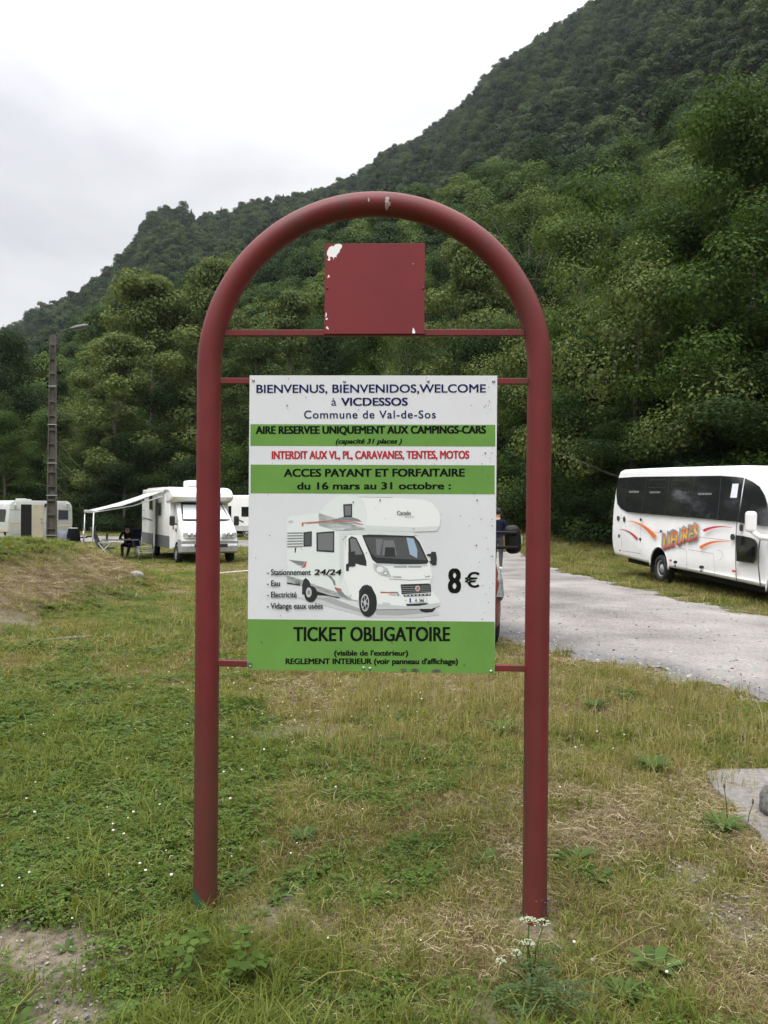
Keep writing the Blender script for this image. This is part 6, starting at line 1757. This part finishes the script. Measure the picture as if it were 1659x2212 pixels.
def hand(J, bones, wrist, key, d, side, mi, curl=.5):
    """palm, four unequal bent fingers and a thumb that leaves the side of the palm"""
    d = Vector(d).normalized(); s = Vector(side).normalized(); nrm = d.cross(s)
    w = Vector(J[wrist][0]); pm_ = w + d * .05; J[key + 'p'] = (tuple(pm_), (.032, .016)); bones.append((wrist, key + 'p', mi))
    for k, (off, ln) in enumerate(((-.030, .066), (-.010, .076), (.010, .072), (.029, .056))):
        a = pm_ + d * .045 + s * off; b_ = a + d * ln * .5 - nrm * ln * .2 * curl; c_ = b_ + d * ln * .3 - nrm * ln * .5 * curl
        for n_, p_ in (('a', a), ('b', b_), ('c', c_)): J['%s%d%s' % (key, k, n_)] = (tuple(p_), .0085 if n_ != 'c' else .007)
        bones += [(key + 'p', '%s%da' % (key, k), mi), ('%s%da' % (key, k), '%s%db' % (key, k), mi), ('%s%db' % (key, k), '%s%dc' % (key, k), mi)]
    a = w + d * .03 - s * .030; b_ = a + d * .03 - s * .026; c_ = b_ + d * .030 - s * .008
    for n_, p_ in (('a', a), ('b', b_), ('c', c_)): J['%st%s' % (key, n_)] = (tuple(p_), .0095)
    bones += [(key + 'p', key + 'ta', mi), (key + 'ta', key + 'tb', mi), (key + 'tb', key + 'tc', mi)]

# walker, seen from behind: local +y is the way he walks (away from the viewer)
J = {'pelvis': ((0, 0, .95), (.155, .11)), 'waist': ((0, .01, 1.08), (.150, .105)), 'chest': ((0, .02, 1.30), (.175, .115)), 'collar': ((0, .01, 1.44), (.13, .085)), 'neck': ((0, .02, 1.53), .055), 'head0': ((0, .035, 1.60), (.07, .085)), 'head1': ((0, .04, 1.68), (.078, .097)), 'head2': ((0, .03, 1.745), (.06, .075)),
     'lsh': ((-.19, .0, 1.41), .062), 'lel': ((-.25, -.07, 1.15), .046), 'lwr': ((-.25, .06, .93), .032), 'rsh': ((.19, .02, 1.41), .062), 'rel': ((.26, -.02, 1.15), .046), 'rwr': ((.26, .14, .94), .032),
     'lhip': ((-.09, 0, .90), .095), 'lkn': ((-.09, .10, .50), .062), 'lan': ((-.09, .04, .10), .043), 'lto': ((-.10, .20, .035), .036), 'lhe': ((-.09, -.03, .045), .035),
     'rhip': ((.09, 0, .90), .095), 'rkn': ((.085, -.02, .50), .062), 'ran': ((.075, -.24, .16), .043), 'rto': ((.08, -.13, .040), .036), 'rhe': ((.075, -.29, .125), .034)}
B = [('pelvis', 'waist', 0), ('waist', 'chest', 0), ('chest', 'collar', 0), ('collar', 'neck', 2), ('neck', 'head0', 2), ('head0', 'head1', 2), ('head1', 'head2', 2),
     ('collar', 'lsh', 0), ('lsh', 'lel', 0), ('lel', 'lwr', 0), ('collar', 'rsh', 0), ('rsh', 'rel', 0), ('rel', 'rwr', 0),
     ('pelvis', 'lhip', 1), ('lhip', 'lkn', 1), ('lkn', 'lan', 1), ('lan', 'lto', 3), ('lan', 'lhe', 3), ('pelvis', 'rhip', 1), ('rhip', 'rkn', 1), ('rkn', 'ran', 1), ('ran', 'rto', 3), ('ran', 'rhe', 3)]
hand(J, B, 'lwr', 'lh', (0, .15, -1), (0, 1, 0), 2); hand(J, B, 'rwr', 'rh', (0, .2, -1), (0, 1, 0), 2)
gxw = on_ground(1075, 1237)
wp, wbdy = person('person', J, B, None, [navy_fabric, trouser, skin, shoe_white], gxw, R(-6), 'person in a navy jumper, dark trousers and white trainers walking off along the road', None)
def hair_cap(parent, c, d, matl, name='hair', cutz=None, rot=None):
    m_ = MB(); m_.ball(c, d, 0, 3, .05, rot)
    if cutz is not None:
        bmesh.ops.bisect_plane(m_.bm, geom=m_.bm.verts[:] + m_.bm.edges[:] + m_.bm.faces[:], plane_co=cutz[0], plane_no=cutz[1], clear_outer=False, clear_inner=True)
    return m_.build(name, matl, parent)
hair_cap(wp, (0, .020, 1.695), (.185, .215, .205), hair_dark, cutz=((0, .06, 1.62), (0, -.7, .55)))
m_ = MB(); m_.ball((-.082, .04, 1.655), (.02, .045, .06), 0, 2); m_.ball((.082, .04, 1.655), (.02, .045, .06), 0, 2); m_.build('ear', skin, wp)
m_ = MB(); m_.tube([(0, .125, 1.68), (0, .147, 1.645), (0, .125, 1.635)], [.010, .014, .010], 6); m_.build('nose', skin, wp)

# camper guest reading at the folding table: local -y faces the viewer
tx, ty = -10.28, 32.3; tz = G(tx, ty)
J = {'pelvis': ((0, .05, .50), (.16, .12)), 'waist': ((0, .04, .64), (.16, .12)), 'chest': ((0, -.03, .86), (.185, .13)), 'collar': ((0, -.08, 1.0), (.14, .09)), 'neck': ((0, -.12, 1.07), .057), 'head0': ((0, -.17, 1.10), (.07, .085)), 'head1': ((0, -.18, 1.17), (.078, .095)), 'head2': ((0, -.165, 1.235), (.06, .07)),
     'lsh': ((-.20, -.06, .97), .065), 'lel': ((-.29, -.20, .74), .050), 'lwr': ((-.14, -.40, .755), .034), 'rsh': ((.20, -.06, .97), .065), 'rel': ((.29, -.18, .74), .050), 'rwr': ((.12, -.40, .755), .034),
     'lhip': ((-.10, .0, .49), .10), 'lkn': ((-.17, -.42, .50), .070), 'lan': ((-.16, -.36, .11), .048), 'lto': ((-.19, -.52, .04), .040), 'lhe': ((-.155, -.31, .045), .036),
     'rhip': ((.10, .0, .49), .10), 'rkn': ((.12, -.42, .50), .070), 'ran': ((.03, -.40, .11), .048), 'rto': ((.0, -.56, .04), .040), 'rhe': ((.04, -.35, .045), .036)}
B = [('pelvis', 'waist', 0), ('waist', 'chest', 0), ('chest', 'collar', 0), ('collar', 'neck', 2), ('neck', 'head0', 2), ('head0', 'head1', 2), ('head1', 'head2', 2),
     ('collar', 'lsh', 0), ('lsh', 'lel', 0), ('lel', 'lwr', 0), ('collar', 'rsh', 0), ('rsh', 'rel', 0), ('rel', 'rwr', 0),
     ('pelvis', 'lhip', 1), ('lhip', 'lkn', 1), ('lkn', 'lan', 1), ('lan', 'lto', 3), ('lan', 'lhe', 3), ('pelvis', 'rhip', 1), ('rhip', 'rkn', 1), ('rkn', 'ran', 1), ('ran', 'rto', 3), ('ran', 'rhe', 3)]
hand(J, B, 'lwr', 'lh', (.5, -1, -.05), (1, .5, 0), 2, .6); hand(J, B, 'rwr', 'rh', (-.5, -1, -.05), (1, -.5, 0), 2, .6)
sp, sbdy = person('person', J, B, None, [black_fabric, mat('black_trousers', (.012, .012, .013), .9), skin, shoe_dark], (tx + .12, ty + .55, tz), R(12), 'person in black with a dark cap sitting bent over the camping table', None)
hair_cap(sp, (0, -.165, 1.20), (.225, .255, .23), black_fabric, 'cap', ((0, -.165, 1.17), (0, .15, 1)))
m_ = MB(); m_.prism([(-.075, -.25), (.075, -.25), (.06, -.34), (0, -.36), (-.06, -.34)], 1.175, 1.187, 'z'); m_.build('cap_peak', black_fabric, sp)
m_ = MB(); m_.tube([(0, -.268, 1.165), (0, -.292, 1.13), (0, -.268, 1.12)], [.010, .014, .010], 6); m_.build('nose', skin, sp)

# ================================================================== camping furniture under the awning
CT = empty('camping_table', (tx, ty, tz), (0, 0, R(12))); tag(CT, 'grey folding camping table with a bottle on it, in front of the person in black', 'table')
m_ = MB(); m_.box((0, 0, .715), (1.38, .72, .03), bevel=.008); m_.build('table_top', grey_plastic, CT)
for sx_ in (-1, 1):
    for sy_ in (-1, 1):
        m_ = MB(); m_.tube([(sx_ * .50, sy_ * .30, .70), (sx_ * .62, sy_ * .33, 0)], .014, 6); m_.build('leg', grey_plastic, CT)
m_ = MB(); m_.tube([(-.55, -.31, .3), (-.55, .31, .3)], .010, 6); m_.tube([(.55, -.31, .3), (.55, .31, .3)], .010, 6); m_.build('stretcher', grey_plastic, CT)
m_ = MB(); m_.lathe([(.036, 0), (.038, .01), (.038, .16), (.030, .21), (.014, .25), (.014, .31), (.016, .315), (.016, .33)], 14)
bt = m_.build('bottle', mat('bottle_brown', (.045, .016, .010), .15)); bt.location = CT.matrix_world @ Vector((0, 0, 0)); bpy.context.view_layer.update()
v_ = Matrix.Rotation(R(12), 3, 'Z') @ Vector((-.50, .05, .731)); bt.location = (tx + v_.x, ty + v_.y, tz + v_.z); tag(bt, 'dark brown bottle standing on the camping table', 'bottle')

def camp_chair(name, loc, rz, fabm, framem, label, back_h=1.12, recline=.22):
    """folding recliner: local -y is the way the sitter faces"""
    e = empty(name, loc, (0, 0, rz)); tag(e, label, 'chair', 'chairs at the camping table')
    m_ = MB(); secs = []
    for t in np.linspace(0, 1, 8):
        y = .20 + recline * t + .05 * math.sin(t * 3.1); z = .44 + (back_h - .44) * t; th = .03 + .02 * math.sin(t * 9)
        secs.append([(-.25, y, z), (.25, y, z), (.25, y + th, z), (-.25, y + th, z)])
    m_.loft(secs); m_.ball((0, .20 + recline * .95, back_h - .03), (.40, .08, .14), 0, 2); m_.build('backrest', fabm, e)
    m_ = MB(); m_.box((0, -.02, .44), (.50, .48, .05), bevel=.02, rot=(R(4), 0, 0)); m_.build('seat', fabm, e)
    for s in (-1, 1):
        m_ = MB(); m_.tube([(s * .27, -.30, 0), (s * .27, .22, .62)], .015, 6); m_.build('leg', framem, e)
        m_ = MB(); m_.tube([(s * .27, .42, 0), (s * .27, -.22, .60)], .015, 6); m_.build('leg', framem, e)
        m_ = MB(); m_.box((s * .28, -.02, .635), (.05, .48, .025), bevel=.008); m_.build('armrest', framem, e)
    m_ = MB(); m_.tube([(-.27, -.30, .012), (.27, -.30, .012)], .013, 6); m_.tube([(-.27, .42, .012), (.27, .42, .012)], .013, 6); m_.build('stretcher', framem, e)
    return e
p = at(230, 1200, 31.6)
camp_chair('camping_chair', (p[0], 31.6, G(p[0], 31.6)), R(75 + 180 - 165), grey_fabric, alu, 'grey reclining camping chair standing empty at the left end of the table', 1.22, .30)
camp_chair('camping_chair', (tx + .30, ty + .72, tz), R(8), navy_fabric, alu, 'navy camping chair the person in black sits in', 1.10, .16)
p = at(312, 1190, 32.0)
ST = empty('step_stool', (p[0], 32.0, G(p[0], 32.0)), (0, 0, R(26))); tag(ST, 'small two step aluminium stool standing by the camper door', 'stool')
m_ = MB(); m_.box((0, 0, .46), (.56, .34, .03), bevel=.006); m_.build('table_top', alu, ST)
m_ = MB(); m_.box((0, -.22, .24), (.52, .24, .025), bevel=.006); m_.build('tread', alu, ST)
for sx_ in (-1, 1):
    for sy_ in (-1, 1):
        m_ = MB(); m_.tube([(sx_ * .25, sy_ * .13, .45), (sx_ * .27, sy_ * .26, 0)], .014, 6); m_.build('leg', alu, ST)

# black covered barbecue, tarpaulin over the drawbar
p = at(159, 1150, 33.5); zb = G(p[0], 33.5)
BQ = empty('barbecue', (p[0], 33.5, zb), (0, 0, R(10)), .84); tag(BQ, 'barbecue under a black fabric cover with a pale tray on top, near the awning leg', 'barbecue')
m_ = MB(); m_.loft([[(w * cx_, d * cy_, z) for cx_, cy_ in ((-1, -1), (1, -1), (1.05, 0), (1, 1), (-1, 1), (-1.05, 0))] for w, d, z in ((.25, .2, .50), (.29, .23, .62), (.27, .21, .95), (.23, .19, 1.22), (.22, .18, 1.30))]); m_.build('cover', black_fabric, BQ)
m_ = MB(); m_.box((0, 0, 1.32), (.36, .28, .03), bevel=.008); m_.build('tray', alu, BQ)
for sx_ in (-1, 1):
    for sy_ in (-1, 1):
        m_ = MB(); m_.tube([(sx_ * .18, sy_ * .14, .55), (sx_ * .24, sy_ * .18, 0)], .016, 6); m_.build('leg', black_plastic, BQ)
m_ = MB(); m_.tube([(-.24, -.18, .25), (.24, .18, .25)], .012, 6); m_.tube([(.24, -.18, .25), (-.24, .18, .25)], .012, 6); m_.build('brace', steel, BQ)
p = at(137, 1155, 36.5)
m_ = MB(); m_.loft([[(w * cx_ + .04 * z, d * cy_, z) for cx_, cy_ in ((-1, -1), (1, -1), (1, 1), (-1, 1))] for w, d, z in ((.36, .3, 0), (.34, .3, .3), (.27, .24, .78), (.16, .18, .92))])
o_ = m_.build('tarpaulin', mat('slate_tarpaulin', (.10, .105, .135), .7, var=.15, bump=.3, bscale=6)); o_.location = (p[0], 36.5, G(p[0], 36.5)); tag(o_, 'slate blue tarpaulin heaped over gear between caravan and barbecue', 'tarpaulin')

# ================================================================== stones, planks and single plants in the meadow
def on_g(name, mb, matl, u, v, label, cat, rz=0, dz=0):
    o = mb.build(name, matl); x, y, z = on_ground(u, v); o.location = (x, y, z + dz); o.rotation_euler = (0, 0, rz); tag(o, label, cat); return o
m_ = MB(); m_.ball((0, 0, .02), (.34, .26, .20), 0, 3, .16); on_g('rock', m_, st_m[0], 294, 1245, 'pale rounded rock in the grass at the foot of the mound', 'rock')
m_ = MB(); m_.ball((0, 0, .06), (.15, .20, .24), 0, 3, .30); o_ = on_g('rock', m_, mat('dark_stone', (.15, .145, .14), .9, var=.4, scale=18, bump=.5), 1676, 1768, 'dark grey stone on the concrete slab, cut by the right edge', 'rock', dz=.02)
a_ = on_ground(452, 1243); b_ = on_ground(585, 1233)
d_ = Vector(b_) - Vector(a_)
m_ = MB(); m_.box((d_.length / 2, 0, .03), (d_.length, .07, .06), bevel=.01); o_ = m_.build('plank', mat('white_board_paint', (.62, .62, .56), .7, var=.15)); o_.location = a_; o_.rotation_euler = (0, -math.asin(d_.z / d_.length), math.atan2(d_.y, d_.x)); tag(o_, 'long narrow white plank lying in the grass in front of the camper', 'plank')
a_ = on_ground(82, 1389); b_ = on_ground(200, 1384); d_ = Vector(b_) - Vector(a_)
m_ = MB(); m_.tube([Vector((0, 0, .02)), Vector((d_.length * .5, .02, .03)), Vector((d_.length * .8, -.01, .035)), Vector((d_.length, .03, .04))], [.016, .022, .026, .014], 8); o_ = m_.build('branch', mat('grey_branch', (.11, .12, .085), .95, var=.4, scale=20)); o_.location = a_; o_.rotation_euler = (0, 0, math.atan2(d_.y, d_.x)); tag(o_, 'grey green fallen branch lying in the meadow below the mound', 'branch')

WL = [weedleaf_mesh('rosette%d' % k, n, l, w, np.random.default_rng(50 + k), lift) for k, (n, l, w, lift) in enumerate(((26, .16, .040, .85), (14, .19, .060, .95), (34, .15, .026, 1.25)))]
for me in WL: me.materials.append(g_weed)
WG = 'weeds standing out of the meadow'
def weed(k, u, v, s, label, rz=0):
    o = bpy.data.objects.new('weed', WL[k]); COL.objects.link(o); x, y, z = on_ground(u, v); o.location = (x, y, z - .004); o.scale = (s,) * 3; o.rotation_euler = (0, 0, rz); tag(o, label, 'weed', WG); return o
weed(0, 1240, 1868, .72, 'dense leafy weed rosette right of the right post, half way to the slab')
weed(2, 1562, 1800, .85, 'spiky weed growing against the near edge of the slab')
weed(0, 1055, 1872, .62, 'leafy weed just left of the right post foot', 1.0)
weed(1, 1295, 1905, .50, 'small light weed below the dense rosette right of the right post', 2.0)
weed(0, 1590, 1652, .62, 'dark leafy weed at the far edge of the slab', .6)
weed(2, 1410, 1668, .95, 'bushy upright weed between right post and slab', .3)
weed(2, 1085, 1590, 1.0, 'bushy green tuft left of the right post, under the board', .9)
weed(2, 1285, 1535, .9, 'grassy dark tuft between right post and the road', 1.9)
weed(1, 1420, 2105, .62, 'broad leaved dock weed near the lower right corner', 2.6)
weed(2, 1345, 2160, .55, 'broad leaved weed left of the dock in the lower right', .2)
weed(0, 515, 1905, .55, 'tuft of leaves right of the left post foot', .2)
weed(1, 250, 1680, .5, 'rosette among clover left of the left post', 1.2)
weed(2, 655, 1820, .6, 'upright green tuft below the board, nearer the left post', 2.2)
# plantain stalks by the slab
x, y, z = on_ground(1572, 1792); m_ = MB()
for dx, dy, h, lean in ((.0, .0, .21, -.02), (.10, .0, .13, .03)):
    m_.tube([(dx, dy, 0), (dx + lean * .4, dy, h * .6), (dx + lean, dy, h)], .0022, 5); m_.ball((dx + lean, dy, h + .012), (.012, .012, .034), 1, 2)
o_ = m_.build('plantain', [g_weed, g_brown]); o_.location = (x, y, z); tag(o_, 'two thin plantain stalks with brown heads rising beside the slab', 'weed')
# clover plant with large leaves under the left post
cvm = clover_mesh('big_clover', 34, .17, .034, np.random.default_rng(4), .16); cvm.materials.append(g_clover)
o_ = bpy.data.objects.new('clover', cvm); COL.objects.link(o_); o_.location = on_ground(470, 2120); tag(o_, 'large leaved clover plant in front of the left post foot', 'clover', None)
# yarrow in front of the right post
x, y, z = on_ground(1165, 2135); rr = random.Random(8)
YE = empty('yarrow', (x, y, z)); tag(YE, 'flowering yarrow with white flat flower heads in front of the right post', 'wildflower')
st_ = MB(); fh = MB(); lf = MB()
for dx, dy, h, hr in ((-.035, .02, .205, .034), (.018, .03, .195, .024), (-.045, -.02, .15, .022), (-.085, -.03, .12, .018), (-.14, -.03, .09, .018)):
    st_.tube([(-.02, 0, 0), (-.02 + dx * .5, dy * .5, h * .6), (dx, dy, h)], .0024, 5)
    for k in range(int(38 * hr / .03)):
        a = rr.random() * 6.28; q_ = hr * math.sqrt(rr.random()); fh.ball((dx + q_ * math.cos(a), dy + q_ * math.sin(a), h + .008 + .010 * (1 - (q_ / hr) ** 2) + rr.uniform(-.002, .002)), (.0085, .0085, .006), 0, 1)
st_.build('stem', g_weed, YE); fh.build('flower_head', mat('yarrow_white', (.30, .34, .22), .8, var=.1, scale=200), YE)
fr = []
rgl = np.random.default_rng(6)
V_, F_, o0 = [], [], 0
for k in range(16):
    a = rgl.random() * 6.28; l = rgl.uniform(.08, .15); h0 = rgl.uniform(.02, .13); dx, dy = math.cos(a), math.sin(a)
    for j in range(11):
        t = j / 10; c = np.array([-.02 + dx * l * t, dy * l * t, h0 + .06 * t - .05 * t * t]); w = .020 * math.sin(math.pi * (t * .85 + .12))
        for s in (-1, 1):
            e_ = c + np.array([-dy * s * w + dx * w * .5, dx * s * w + dy * w * .5, .004])
            V_ += [c - np.array([dx, dy, 0]) * .003, c + np.array([dx, dy, 0]) * .003, e_]; F_.append((o0, o0 + 1, o0 + 2)); o0 += 3
link('foliage', raw_mesh('foliage', np.array(V_), np.array(F_), np.full(len(F_), 3)), g_weed, YE)
# vetch: pinnate leaves at the bottom edge
V_, F_, o0 = [], [], 0
for k in range(20):
    a = rgl.random() * 6.28; l = rgl.uniform(.10, .17); h0 = rgl.uniform(.02, .10); dx, dy = math.cos(a), math.sin(a); bx0, by0 = rgl.normal(0, .05, 2)
    for j in range(9):
        t = j / 8; c = np.array([bx0 + dx * l * t, by0 + dy * l * t, h0 + .09 * t - .07 * t * t]); w, ww = .022 * (1 - .3 * t), .0065
        for s in (-1, 1):
            d_ = np.array([-dy * s + dx * .35, dx * s + dy * .35, .15]); n_ = np.array([dx, dy, 0])
            V_ += [c, c + d_ * w * .5 + n_ * ww, c + d_ * w, c + d_ * w * .5 - n_ * ww]; F_.append((o0, o0 + 1, o0 + 2, o0 + 3)); o0 += 4
me = raw_mesh('vetch', np.array(V_), np.array(F_), np.full(len(F_), 4)); me.materials.append(leaf_mat('vetch_leaf', [(.04, .066, .026), (.065, .10, .042), (.09, .13, .055)], .3, .2))
o_ = bpy.data.objects.new('vetch', me); COL.objects.link(o_); o_.location = on_ground(1165, 2190); tag(o_, 'feathery leaved vetch plant at the bottom edge below the yarrow', 'weed')
# arching ripe grass stalks
def stalk(u, v, pts_, label, head=True):
    x, y, z = on_ground(u, v); m_ = MB(); m_.tube(pts_, [.0026] * (len(pts_) - 1) + [.0012], 5)
    a, b_ = Vector(pts_[-2]), Vector(pts_[-1])
    if head:
        for k in range(26):
            t = k / 25; c = a.lerp(b_, t); m_.ball((c.x + rr.uniform(-.004, .004), c.y + rr.uniform(-.004, .004), c.z + rr.uniform(-.004, .003)), (.012, .005, .005), 0, 1, rot=(0, rr.uniform(.1, .5), rr.uniform(-.4, .4)))
    o = m_.build('grass_stalk', g_yellow); o.location = (x, y, z); tag(o, label, 'grass stalk', 'ripe grass stalks in the foreground')
stalk(610, 2170, [(0, 0, 0), (.02, 0, .10), (.07, .02, .155), (.14, .03, .16), (.30, .05, .11)], 'arching pale grass stalk bending right, in front of the left post')
stalk(640, 2190, [(0, 0, 0), (.03, 0, .08), (.10, .01, .125), (.19, .02, .13), (.34, .03, .07)], 'lower of the two arching grass stalks in front of the left post')
stalk(1035, 2215, [(0, 0, 0), (.01, 0, .06), (.04, .01, .13), (.07, .02, .17)], 'upright yellow grass stalk at the bottom edge, left of the vetch', False)
stalk(1290, 2080, [(0, 0, .01), (.10, .05, .04), (.22, .12, .06), (.36, .2, .06)], 'straight green grass stem slanting up right of the yarrow', False)
x, y, z = on_ground(1150, 1985); m_ = MB(); m_.tube([(0, 0, 0), (.015, 0, .06), (.035, 0, .105)], .0014, 5)
for k in range(14): m_.ball((.03 + rr.uniform(-.03, .06), rr.uniform(-.01, .01), .085 + rr.uniform(-.025, .03)), (.010, .004, .004), 1, 1)
o_ = m_.build('grass_stalk', [g_straw, fl_purp]); o_.location = (x - .01, y - .07, z); tag(o_, 'delicate purplish grass panicle against the foot of the right post', 'grass stalk', 'ripe grass stalks in the foreground')

# ================================================================== the valley air
hm = bpy.data.materials.new('valley_air'); hm.use_nodes = True
t_ = hm.node_tree; t_.nodes.clear(); o_ = t_.nodes.new('ShaderNodeOutputMaterial'); v_ = t_.nodes.new('ShaderNodeVolumePrincipled')
v_.inputs['Color'].default_value = (.80, .86, .92, 1); v_.inputs['Density'].default_value = .00010; v_.inputs['Anisotropy'].default_value = .2
t_.links.new(v_.outputs[0], o_.inputs['Volume'])
m_ = MB(); m_.box((0, 0, 298), (2600, 2600, 604)); hz = m_.build('haze', hm); tag(hz, 'thin haze in the valley air', None, None, 'stuff')
